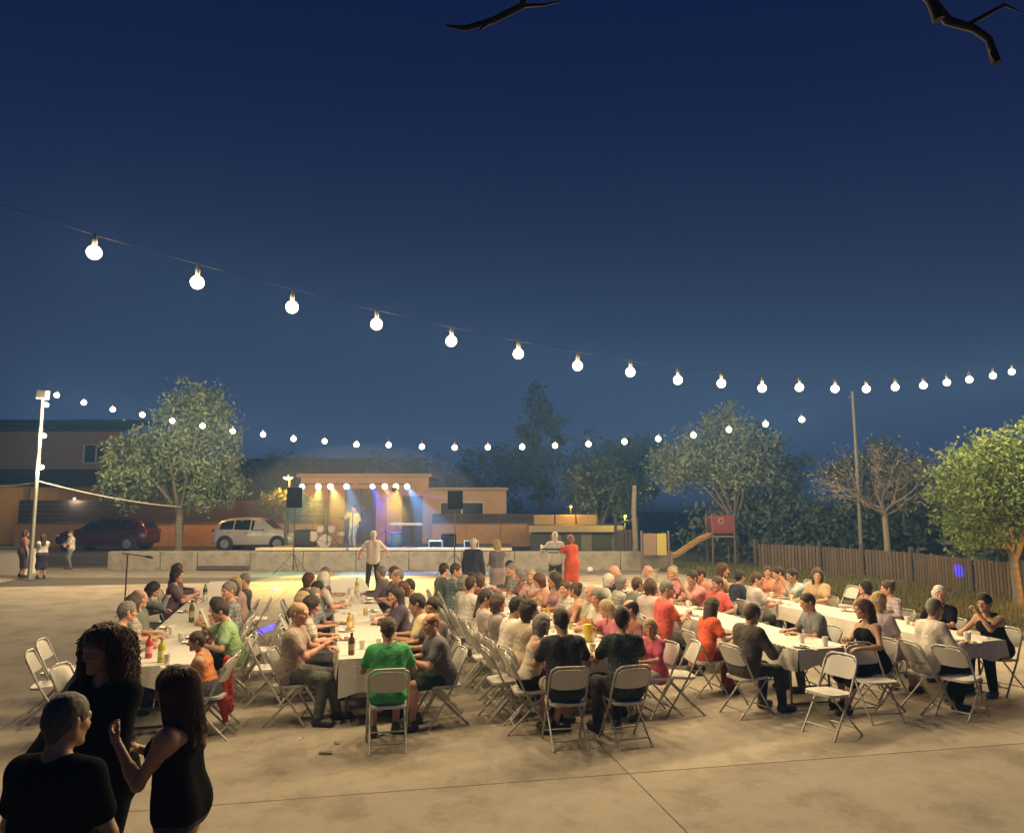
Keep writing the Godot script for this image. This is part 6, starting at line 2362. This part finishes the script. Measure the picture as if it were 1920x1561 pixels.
func guests() -> void:
	guest("A", -0.15, -0.62, "man in dark navy shirt resting chin on hand, left row", {"pose": "chin", "swing": -0.21, "hair": "short", "hc": "black", "skin": "tan", "top": ["tee", [0.02, 0.028, 0.055], ""], "low": ["long", [0.03, 0.03, 0.04]], "size": 0.93})
	guest("A", 0.95, -0.62, "grey haired guest in pale collared top, left row", {"pose": "table2", "swing": 0.14, "f": true, "hair": "short", "hc": "grey", "skin": "pink", "top": ["long", [0.28, 0.27, 0.22], ""], "low": ["long", [0.07, 0.07, 0.075]], "size": 1.00})
	guest("A", 1.80, -0.62, "brown bobbed woman in lined cream tee, left row", {"pose": "left", "swing": 0.00, "f": true, "hair": "bob", "hc": "brown", "skin": "pink", "top": ["tee", [0.4, 0.36, 0.3], "lines"], "low": ["long", [0.07, 0.07, 0.075]], "size": 0.98})
	guest("A", 2.55, -0.62, "balding man in grey green shirt, left row", {"pose": "lap", "swing": -0.14, "hair": "ring", "hc": "grey", "skin": "pink", "top": ["tee", [0.14, 0.16, 0.14], ""], "low": ["long", [0.02, 0.028, 0.055]], "size": 0.96})
	guest("A", 4.30, -0.93, "black haired woman in grey green top bending over plate", {"pose": "eat", "swing": 0.21, "f": true, "hair": "long", "hc": "black", "skin": "pink", "top": ["long", [0.13, 0.15, 0.135], ""], "low": ["long", [0.07, 0.07, 0.075]], "size": 0.94})
	guest("A", 5.45, -0.62, "dark bobbed woman in wine purple tee, far left row", {"pose": "table3", "swing": 0.07, "f": true, "hair": "bob", "hc": "dark", "skin": "pink", "top": ["tee", [0.1, 0.06, 0.08], ""], "low": ["long", [0.07, 0.07, 0.075]], "size": 1.01})
	guest("A", 6.95, -0.84, "long haired woman in purple floral top, far left row", {"pose": "left", "swing": -0.07, "f": true, "hair": "long", "hc": "auburn", "skin": "pink", "top": ["long", [0.09, 0.045, 0.065], "floral"], "low": ["long", [0.05, 0.03, 0.04]], "size": 0.99})
	guest("A", -0.15, 0.62, "girl in orange top with hair tied up", {"pose": "table2", "swing": -0.21, "f": true, "hair": "bun", "hc": "brown", "skin": "tan", "top": ["tank", [0.62, 0.22, 0.07], ""], "low": ["skirt", [0.05, 0.06, 0.075]], "size": 0.84})
	guest("A", 1.26, 0.77, "man in light green t-shirt, left row", {"pose": "eat", "swing": 0.14, "hair": "short", "hc": "dark", "skin": "tan", "top": ["tee", [0.27, 0.42, 0.2], ""], "low": ["long", [0.012, 0.012, 0.014]], "size": 0.95})
	guest("A", 1.76, 0.62, "man in white t-shirt behind the light green t-shirt", {"pose": "table", "swing": 0.00, "hair": "quiff", "hc": "dark", "skin": "pink", "top": ["tee", [0.55, 0.53, 0.48], ""], "low": ["long", [0.02, 0.028, 0.055]], "size": 0.93})
	guest("A", 2.81, 0.62, "grey man in checked pale shirt, left row", {"pose": "left", "swing": -0.14, "hair": "short", "hc": "grey", "skin": "pink", "top": ["tee", [0.3, 0.3, 0.33], "check"], "low": ["long", [0.07, 0.07, 0.075]], "size": 1.00})
	guest("A", 3.31, 0.62, "woman with brown bob in dusky top, left row", {"pose": "right", "swing": 0.21, "f": true, "hair": "bob", "hc": "brown", "skin": "pink", "top": ["tee", [0.17, 0.11, 0.11], ""], "low": ["long", [0.07, 0.07, 0.075]], "size": 0.98})
	guest("A", 4.30, 0.65, "blond bobbed woman in blush tee, left row", {"pose": "table", "swing": 0.07, "f": true, "hair": "bob", "hc": "blond", "skin": "fair", "top": ["tee", [0.4, 0.26, 0.26], ""], "low": ["long", [0.07, 0.07, 0.075]], "size": 0.96})
	guest("A", 5.00, 0.62, "grey haired man in charcoal sweater, far left row", {"pose": "lap", "swing": -0.07, "hair": "crop", "hc": "grey", "skin": "pink", "top": ["long", [0.05, 0.055, 0.055], ""], "low": ["long", [0.07, 0.07, 0.075]], "size": 0.94})
	guest("B", 0.30, -0.90, "man in taupe t-shirt leaning on table", {"pose": "table3", "swing": -0.21, "hair": "ring", "hc": "blond", "skin": "pink", "top": ["tee", [0.32, 0.245, 0.19], ""], "low": ["long", [0.09, 0.09, 0.08]], "size": 1.01})
	guest("B", 1.20, -0.85, "dark long haired woman in pinstriped ivory tee, second row", {"pose": "table", "swing": 0.14, "f": true, "hair": "long", "hc": "dark", "skin": "pink", "top": ["tee", [0.5, 0.44, 0.4], "lines"], "low": ["long", [0.07, 0.07, 0.075]], "size": 0.99})
	guest("B", 1.75, -0.84, "blond woman in sand coloured tee, second row", {"pose": "lap", "swing": 0.00, "f": true, "hair": "bob", "hc": "blond", "skin": "pink", "top": ["tee", [0.26, 0.22, 0.16], ""], "low": ["long", [0.07, 0.07, 0.075]], "size": 0.97})
	guest("B", 2.55, -0.76, "man in checked blue grey shirt, second row", {"pose": "right", "swing": -0.14, "hair": "crop", "hc": "grey", "skin": "pink", "top": ["tee", [0.22, 0.24, 0.3], "check"], "low": ["long", [0.07, 0.07, 0.075]], "size": 0.95})
	guest("B", 3.75, -0.77, "man with black hair in grey hooded jacket", {"pose": "table", "swing": 0.21, "hair": "short", "hc": "black", "skin": "tan", "top": ["jacket", [0.1, 0.1, 0.1], ""], "low": ["long", [0.02, 0.028, 0.055]], "size": 0.93})
	guest("B", 4.30, -0.62, "white haired woman in pale top, far end second row", {"pose": "left", "swing": 0.07, "f": true, "hair": "bob", "hc": "white", "skin": "pink", "top": ["tee", [0.45, 0.44, 0.42], ""], "low": ["long", [0.07, 0.07, 0.075]], "size": 1.00})
	guest("B", 4.85, -1.00, "woman in brown top leaning in, second row", {"pose": "chin", "swing": -0.07, "f": true, "hair": "bob", "hc": "auburn", "skin": "tan", "top": ["long", [0.09, 0.06, 0.05], ""], "low": ["long", [0.07, 0.07, 0.075]], "size": 0.98})
	guest("B", 6.10, -0.63, "cropped man in umber tee, far second row", {"pose": "table", "swing": -0.21, "hair": "crop", "hc": "grey", "skin": "pink", "top": ["tee", [0.13, 0.11, 0.1], ""], "low": ["long", [0.07, 0.07, 0.075]], "size": 0.96})
	guest("B", -0.15, 0.78, "balding man in dark grey t-shirt, near end second row", {"pose": "table2", "swing": 0.14, "hair": "ring", "hc": "ginger", "skin": "pink", "top": ["tee", [0.1, 0.095, 0.105], ""], "low": ["shorts", [0.012, 0.03, 0.02]], "size": 0.94})
	guest("B", 0.35, 0.81, "small dark haired woman between cream and grey shirts", {"pose": "left", "swing": 0.00, "f": true, "hair": "bun", "hc": "black", "skin": "tan", "top": ["tee", [0.12, 0.08, 0.09], ""], "low": ["long", [0.07, 0.07, 0.075]], "size": 1.01})
	guest("B", 1.00, 0.76, "man in cream yellow shirt, second row", {"pose": "table", "swing": -0.14, "hair": "short", "hc": "dark", "skin": "tan", "top": ["tee", [0.52, 0.44, 0.25], ""], "low": ["long", [0.02, 0.02, 0.025]], "size": 0.99})
	guest("B", 2.40, 0.62, "woman with long dark hair in plum top, second row", {"pose": "table2", "swing": 0.21, "f": true, "hair": "long", "hc": "dark", "skin": "pink", "top": ["long", [0.075, 0.055, 0.085], ""], "low": ["long", [0.07, 0.07, 0.075]], "size": 0.97})
	guest("B", 3.10, 0.73, "auburn bobbed woman in flowered white top, second row", {"pose": "left", "swing": 0.07, "f": true, "hair": "bob", "hc": "auburn", "skin": "fair", "top": ["tee", [0.52, 0.48, 0.45], "floral"], "low": ["long", [0.07, 0.07, 0.075]], "size": 0.95})
	guest("B", 3.70, 0.96, "man in smoky tee, far second row", {"pose": "table", "swing": -0.07, "hair": "short", "hc": "dark", "skin": "tan", "top": ["tee", [0.1, 0.09, 0.1], ""], "low": ["long", [0.07, 0.07, 0.075]], "size": 0.93})
	guest("B", 4.70, 0.91, "balding man in mocha tee, far second row", {"pose": "table2", "swing": -0.21, "hair": "ring", "hc": "grey", "skin": "pink", "top": ["tee", [0.26, 0.2, 0.18], ""], "low": ["long", [0.07, 0.07, 0.075]], "size": 1.00})
	guest("B", 5.35, 0.74, "brown haired woman in mauve sweater, far second row", {"pose": "lap", "swing": 0.14, "f": true, "hair": "bob", "hc": "brown", "skin": "tan", "top": ["long", [0.13, 0.105, 0.115], ""], "low": ["long", [0.07, 0.07, 0.075]], "size": 0.98})
	guest("B", 5.90, 0.62, "grey haired man in taupe jacket, far second row", {"pose": "right", "swing": 0.00, "hair": "crop", "hc": "grey", "skin": "pink", "top": ["jacket", [0.14, 0.12, 0.12], ""], "low": ["long", [0.07, 0.07, 0.075]], "size": 0.96})
	guest("C", -0.15, -1.00, "grey bobbed woman in beige strap top, middle row", {"pose": "table2", "swing": -0.14, "f": true, "hair": "bob", "hc": "grey", "skin": "pink", "top": ["tank", [0.44, 0.4, 0.31], ""], "low": ["shorts", [0.012, 0.012, 0.014]], "size": 0.94})
	guest("C", 0.35, -0.93, "dark haired woman in cream blouse, middle row", {"pose": "table3", "swing": 0.21, "f": true, "hair": "bob", "hc": "dark", "skin": "tan", "top": ["tee", [0.46, 0.37, 0.27], ""], "low": ["long", [0.05, 0.05, 0.06]], "size": 1.01})
	guest("C", 0.85, -0.99, "man with black crop in white t-shirt, middle row", {"pose": "table", "swing": 0.07, "hair": "short", "hc": "black", "skin": "tan", "top": ["tee", [0.6, 0.55, 0.47], ""], "low": ["shorts", [0.3, 0.27, 0.2]], "size": 0.99})
	guest("C", 1.35, -1.00, "brown bobbed woman in dusty grey top, middle row", {"pose": "lap", "swing": -0.07, "f": true, "hair": "bob", "hc": "brown", "skin": "pink", "top": ["long", [0.24, 0.2, 0.19], ""], "low": ["long", [0.07, 0.07, 0.075]], "size": 0.97})
	guest("C", 2.04, -1.00, "man in faded rose t-shirt, middle row", {"pose": "lap", "swing": -0.21, "hair": "short", "hc": "dark", "skin": "tan", "top": ["tee", [0.33, 0.28, 0.26], ""], "low": ["shorts", [0.1, 0.1, 0.09]], "size": 0.95})
	guest("C", 2.54, -1.00, "long haired woman in off-white tee, middle row", {"pose": "table", "swing": 0.14, "f": true, "hair": "long", "hc": "brown", "skin": "pink", "top": ["tee", [0.46, 0.42, 0.36], ""], "low": ["long", [0.07, 0.07, 0.075]], "size": 0.93})
	guest("C", 3.40, -1.00, "crop haired man in chalk tee, middle row", {"pose": "left", "swing": 0.00, "hair": "crop", "hc": "dark", "skin": "tan", "top": ["tee", [0.5, 0.47, 0.42], ""], "low": ["long", [0.07, 0.07, 0.075]], "size": 1.00})
	guest("C", 3.91, -1.00, "grey woman in oatmeal cardigan, far middle row", {"pose": "table3", "swing": -0.14, "f": true, "hair": "bob", "hc": "grey", "skin": "pink", "top": ["long", [0.3, 0.3, 0.26], "floral"], "low": ["long", [0.07, 0.07, 0.075]], "size": 0.98})
	guest("C", 4.41, -0.62, "brown woman in burgundy tee, far middle row", {"pose": "left", "swing": 0.21, "f": true, "hair": "bob", "hc": "brown", "skin": "tan", "top": ["tee", [0.16, 0.05, 0.06], ""], "low": ["long", [0.07, 0.07, 0.075]], "size": 0.96})
	guest("C", 4.91, -0.67, "dark haired woman in pale pink top, middle row", {"pose": "right", "swing": 0.07, "f": true, "hair": "bob", "hc": "dark", "skin": "pink", "top": ["tee", [0.46, 0.32, 0.28], ""], "low": ["long", [0.07, 0.07, 0.075]], "size": 0.94})
	guest("C", 5.75, -0.80, "man in teal grey t-shirt, far middle row", {"pose": "table3", "swing": -0.07, "hair": "short", "hc": "brown", "skin": "pink", "top": ["tee", [0.15, 0.22, 0.2], "check"], "low": ["long", [0.02, 0.028, 0.055]], "size": 1.01})
	guest("C", 6.25, -0.95, "man turning head in sage shirt, far middle row", {"pose": "left", "swing": -0.21, "hair": "short", "hc": "dark", "skin": "pink", "top": ["long", [0.12, 0.15, 0.13], ""], "low": ["long", [0.07, 0.07, 0.075]], "size": 0.99})
	guest("C", 0.03, 0.62, "blond child in pink top, middle row", {"pose": "left", "swing": 0.14, "f": true, "hair": "bob", "hc": "blond", "skin": "pink", "top": ["tee", [0.5, 0.08, 0.14], ""], "low": ["shorts", [0.4, 0.38, 0.36]], "size": 0.84})
	guest("C", 0.53, 0.62, "pink faced man in maroon tee, middle row", {"pose": "table3", "swing": 0.00, "hair": "ring", "hc": "dark", "skin": "pink", "top": ["tee", [0.2, 0.07, 0.06], ""], "low": ["long", [0.07, 0.07, 0.075]], "size": 0.95})
	guest("C", 1.03, 0.62, "long blond woman in raspberry tee, middle row", {"pose": "eat", "swing": -0.14, "f": true, "hair": "long", "hc": "blond", "skin": "fair", "top": ["tee", [0.42, 0.12, 0.16], ""], "low": ["long", [0.07, 0.07, 0.075]], "size": 0.93})
	guest("C", 1.53, 0.62, "grey haired woman in white blouse, middle row", {"pose": "table2", "swing": 0.21, "f": true, "hair": "bob", "hc": "grey", "skin": "pink", "top": ["tee", [0.55, 0.5, 0.42], ""], "low": ["long", [0.07, 0.07, 0.075]], "size": 1.00})
	guest("C", 2.07, 0.62, "bald man with pink face, middle row", {"pose": "lap", "swing": 0.07, "hair": "bald", "hc": "grey", "skin": "pink", "top": ["tee", [0.34, 0.36, 0.26], ""], "low": ["long", [0.07, 0.07, 0.075]], "size": 0.98})
	guest("C", 2.57, 0.62, "bare armed woman in coral strap top, middle row", {"pose": "right", "swing": -0.07, "f": true, "hair": "bun", "hc": "brown", "skin": "tan", "top": ["tank", [0.44, 0.2, 0.16], "floral"], "low": ["skirt", [0.07, 0.07, 0.075]], "size": 0.96})
	guest("C", 3.07, 0.62, "brown haired man in checked cream shirt, middle row", {"pose": "left", "swing": -0.21, "hair": "short", "hc": "brown", "skin": "pink", "top": ["tee", [0.55, 0.5, 0.44], "check"], "low": ["long", [0.07, 0.07, 0.075]], "size": 0.94})
	guest("C", 3.57, 0.62, "woman with long dark hair in mauve strap top", {"pose": "table3", "swing": 0.14, "f": true, "hair": "long", "hc": "dark", "skin": "tan", "top": ["tank", [0.3, 0.16, 0.22], ""], "low": ["skirt", [0.05, 0.04, 0.06]], "size": 1.01})
	guest("C", 4.07, 0.62, "auburn woman with bare arms in peach top", {"pose": "eat", "swing": 0.00, "f": true, "hair": "bob", "hc": "auburn", "skin": "pink", "top": ["tank", [0.5, 0.3, 0.15], ""], "low": ["long", [0.07, 0.07, 0.075]], "size": 0.99})
	guest("C", 4.57, 1.00, "cropped grey man in ivory tee, middle row", {"pose": "table2", "swing": -0.14, "hair": "crop", "hc": "grey", "skin": "pink", "top": ["tee", [0.46, 0.44, 0.36], ""], "low": ["long", [0.07, 0.07, 0.075]], "size": 0.97})
	guest("C", 5.07, 0.62, "long blond woman in shell pink tee, far middle row", {"pose": "left", "swing": 0.21, "f": true, "hair": "long", "hc": "blond", "skin": "fair", "top": ["tee", [0.5, 0.36, 0.34], ""], "low": ["long", [0.07, 0.07, 0.075]], "size": 0.95})
	guest("C", 5.57, 0.62, "grey haired woman in wine top, far middle row", {"pose": "table", "swing": 0.07, "f": true, "hair": "bob", "hc": "grey", "skin": "pink", "top": ["tee", [0.26, 0.1, 0.1], ""], "low": ["long", [0.07, 0.07, 0.075]], "size": 0.93})
	guest("C", 6.07, 0.62, "cropped man in lined grey tee, far middle row", {"pose": "table2", "swing": -0.07, "hair": "crop", "hc": "grey", "skin": "pink", "top": ["tee", [0.36, 0.36, 0.34], "lines"], "low": ["long", [0.07, 0.07, 0.075]], "size": 1.00})
	guest("C", 6.65, 0.65, "man with black hair facing camera, far middle row", {"pose": "right", "swing": -0.21, "hair": "short", "hc": "black", "skin": "pink", "top": ["long", [0.12, 0.135, 0.1], ""], "low": ["long", [0.07, 0.07, 0.075]], "size": 0.98})
	guest("D", 0.15, -1.00, "man in dark brown jacket at near fourth row", {"pose": "table", "swing": 0.14, "hair": "short", "hc": "brown", "skin": "tan", "top": ["jacket", [0.055, 0.045, 0.038], ""], "low": ["long", [0.02, 0.02, 0.022]], "size": 0.96})
	guest("D", 1.10, -1.00, "brown haired woman in orange red top and trousers", {"pose": "table2", "swing": 0.00, "f": true, "hair": "long", "hc": "brown", "skin": "tan", "top": ["tee", [0.62, 0.1, 0.035], ""], "low": ["long", [0.16, 0.02, 0.02]], "size": 0.94})
	guest("D", 2.30, -1.00, "man in coral red t-shirt, fourth row", {"pose": "table3", "swing": -0.14, "hair": "crop", "hc": "grey", "skin": "tan", "top": ["tee", [0.6, 0.1, 0.075], ""], "low": ["shorts", [0.12, 0.11, 0.1]], "size": 1.01})
	guest("D", 2.80, -1.00, "brown bobbed woman in flowered pale tee, fourth row", {"pose": "left", "swing": 0.21, "f": true, "hair": "bob", "hc": "brown", "skin": "pink", "top": ["tee", [0.44, 0.38, 0.36], "floral"], "low": ["long", [0.07, 0.07, 0.075]], "size": 0.99})
	guest("D", 3.47, -1.00, "short haired woman in olive grey tee, fourth row", {"pose": "table2", "swing": 0.07, "f": true, "hair": "short", "hc": "brown", "skin": "tan", "top": ["tee", [0.12, 0.14, 0.12], ""], "low": ["long", [0.07, 0.07, 0.075]], "size": 0.97})
	guest("D", 3.97, -1.00, "grey bobbed woman in linen tee, fourth row", {"pose": "table3", "swing": -0.07, "f": true, "hair": "bob", "hc": "grey", "skin": "pink", "top": ["tee", [0.42, 0.4, 0.36], "lines"], "low": ["long", [0.07, 0.07, 0.075]], "size": 0.95})
	guest("D", 4.67, -1.00, "white haired woman in pale floral blouse", {"pose": "table", "swing": -0.21, "f": true, "hair": "bob", "hc": "white", "skin": "pink", "top": ["long", [0.36, 0.37, 0.32], "floral"], "low": ["long", [0.07, 0.07, 0.075]], "size": 0.93})
	guest("D", 5.17, -0.62, "bald man in blue shirt, far fourth row", {"pose": "right", "swing": 0.14, "hair": "bald", "hc": "grey", "skin": "pink", "top": ["long", [0.04, 0.06, 0.11], ""], "low": ["long", [0.02, 0.028, 0.055]], "size": 1.00})
	guest("D", -0.10, 0.62, "auburn haired woman in black tank top, near fourth row", {"pose": "table3", "swing": 0.00, "f": true, "hair": "long", "hc": "auburn", "skin": "tan", "top": ["tank", [0.012, 0.012, 0.014], ""], "low": ["skirt", [0.012, 0.012, 0.014]], "size": 0.98})
	guest("D", 0.90, 0.62, "boy in slate grey t-shirt between rows", {"pose": "table", "swing": -0.14, "hair": "crop", "hc": "dark", "skin": "tan", "top": ["tee", [0.14, 0.145, 0.16], ""], "low": ["long", [0.07, 0.07, 0.075]], "size": 0.96})
	guest("D", 3.45, 0.62, "lounging man in red top and blue jeans", {"pose": "lounge", "swing": 0.21, "hair": "short", "hc": "brown", "skin": "tan", "top": ["tee", [0.55, 0.09, 0.07], ""], "low": ["long", [0.1, 0.17, 0.26]], "size": 0.94})
	guest("D", 3.95, 0.62, "dark haired woman in rose tee, fourth row", {"pose": "chin", "swing": 0.07, "f": true, "hair": "bun", "hc": "dark", "skin": "tan", "top": ["tee", [0.5, 0.22, 0.2], ""], "low": ["long", [0.07, 0.07, 0.075]], "size": 1.01})
	guest("D", 4.45, 1.00, "dark haired man in salmon tee, far fourth row", {"pose": "table", "swing": -0.07, "hair": "short", "hc": "dark", "skin": "pink", "top": ["tee", [0.4, 0.17, 0.14], ""], "low": ["long", [0.07, 0.07, 0.075]], "size": 0.99})
	guest("D", 4.95, 0.62, "blond woman in rose top, fourth row", {"pose": "left", "swing": -0.21, "f": true, "hair": "bob", "hc": "blond", "skin": "pink", "top": ["tee", [0.42, 0.16, 0.16], ""], "low": ["long", [0.07, 0.07, 0.075]], "size": 0.97})
	guest("D", 5.45, 0.91, "grey haired man in indigo tee, fourth row", {"pose": "table3", "swing": 0.14, "hair": "short", "hc": "grey", "skin": "pink", "top": ["tee", [0.09, 0.1, 0.19], ""], "low": ["long", [0.02, 0.028, 0.055]], "size": 0.95})
	guest("D", 5.95, 0.62, "bald man in rosy tee, fourth row", {"pose": "right", "swing": 0.00, "hair": "bald", "hc": "grey", "skin": "pink", "top": ["tee", [0.36, 0.13, 0.12], "check"], "low": ["long", [0.07, 0.07, 0.075]], "size": 0.93})
	guest("E", -0.15, -1.00, "guest in white shirt with back to camera, right row", {"pose": "table2", "swing": -0.14, "hair": "crop", "hc": "grey", "skin": "pink", "top": ["long", [0.56, 0.52, 0.45], ""], "low": ["long", [0.012, 0.012, 0.014]], "size": 1.00})
	guest("E", 0.60, -1.00, "blond bobbed woman in lilac top", {"pose": "lap", "swing": 0.21, "f": true, "hair": "bob", "hc": "blond", "skin": "fair", "top": ["tee", [0.38, 0.32, 0.36], ""], "low": ["long", [0.25, 0.22, 0.2]], "size": 0.98})
	guest("E", 3.85, -0.74, "brown haired man in frost tee, right row", {"pose": "right", "swing": 0.07, "hair": "short", "hc": "brown", "skin": "pink", "top": ["tee", [0.46, 0.44, 0.42], ""], "low": ["long", [0.07, 0.07, 0.075]], "size": 0.96})
	guest("E", 4.65, -0.62, "man in navy tee, far right row", {"pose": "table2", "swing": -0.07, "hair": "short", "hc": "black", "skin": "tan", "top": ["tee", [0.02, 0.026, 0.05], ""], "low": ["long", [0.07, 0.07, 0.075]], "size": 0.94})
	guest("E", 5.15, -0.62, "red haired woman, far end right row", {"pose": "table3", "swing": -0.21, "f": true, "hair": "long", "hc": "auburn", "skin": "pink", "top": ["tee", [0.4, 0.25, 0.12], ""], "low": ["long", [0.07, 0.07, 0.075]], "size": 1.01})
	guest("E", 0.30, 0.62, "person with black quiff in black tank top, near right row", {"pose": "chin", "swing": 0.14, "f": true, "hair": "quiff", "hc": "black", "skin": "tan", "top": ["tank", [0.012, 0.012, 0.014], ""], "low": ["long", [0.012, 0.012, 0.014]], "size": 0.99})
	guest("E", 1.15, 0.62, "white haired woman in black top, right row", {"pose": "left", "swing": 0.00, "f": true, "hair": "bob", "hc": "white", "skin": "pink", "top": ["tee", [0.012, 0.012, 0.014], ""], "low": ["long", [0.012, 0.012, 0.014]], "size": 0.97})
	guest("E", 2.09, 0.62, "woman in lilac sweatshirt with hair up, right row", {"pose": "table3", "swing": -0.14, "f": true, "hair": "bun", "hc": "brown", "skin": "pink", "top": ["long", [0.36, 0.31, 0.33], "lines"], "low": ["long", [0.2, 0.19, 0.2]], "size": 0.95})
	guest("E", 2.59, 0.62, "black haired woman in rust top, right row", {"pose": "right", "swing": 0.21, "f": true, "hair": "bob", "hc": "black", "skin": "pink", "top": ["tee", [0.3, 0.13, 0.1], ""], "low": ["long", [0.07, 0.07, 0.075]], "size": 0.93})
	guest("E", 3.81, 0.62, "long haired woman in honey tee, right row", {"pose": "left", "swing": 0.07, "f": true, "hair": "long", "hc": "brown", "skin": "fair", "top": ["tee", [0.42, 0.3, 0.18], ""], "low": ["long", [0.07, 0.07, 0.075]], "size": 1.00})
	guest("E", 4.31, 0.62, "man in pale aqua t-shirt leaning in, right row", {"pose": "chin", "swing": -0.07, "hair": "short", "hc": "black", "skin": "tan", "top": ["tee", [0.36, 0.48, 0.45], ""], "low": ["long", [0.07, 0.07, 0.075]], "size": 0.98})
	guest("E", 4.81, 0.62, "man in copper tee, far right row", {"pose": "table", "swing": -0.21, "hair": "short", "hc": "dark", "skin": "pink", "top": ["tee", [0.42, 0.2, 0.12], ""], "low": ["long", [0.07, 0.07, 0.075]], "size": 0.96})
	guest("E", 5.31, 0.62, "bare armed woman in apricot top, far right row", {"pose": "left", "swing": 0.14, "f": true, "hair": "bun", "hc": "brown", "skin": "pink", "top": ["tank", [0.5, 0.2, 0.09], "floral"], "low": ["long", [0.07, 0.07, 0.075]], "size": 0.94})
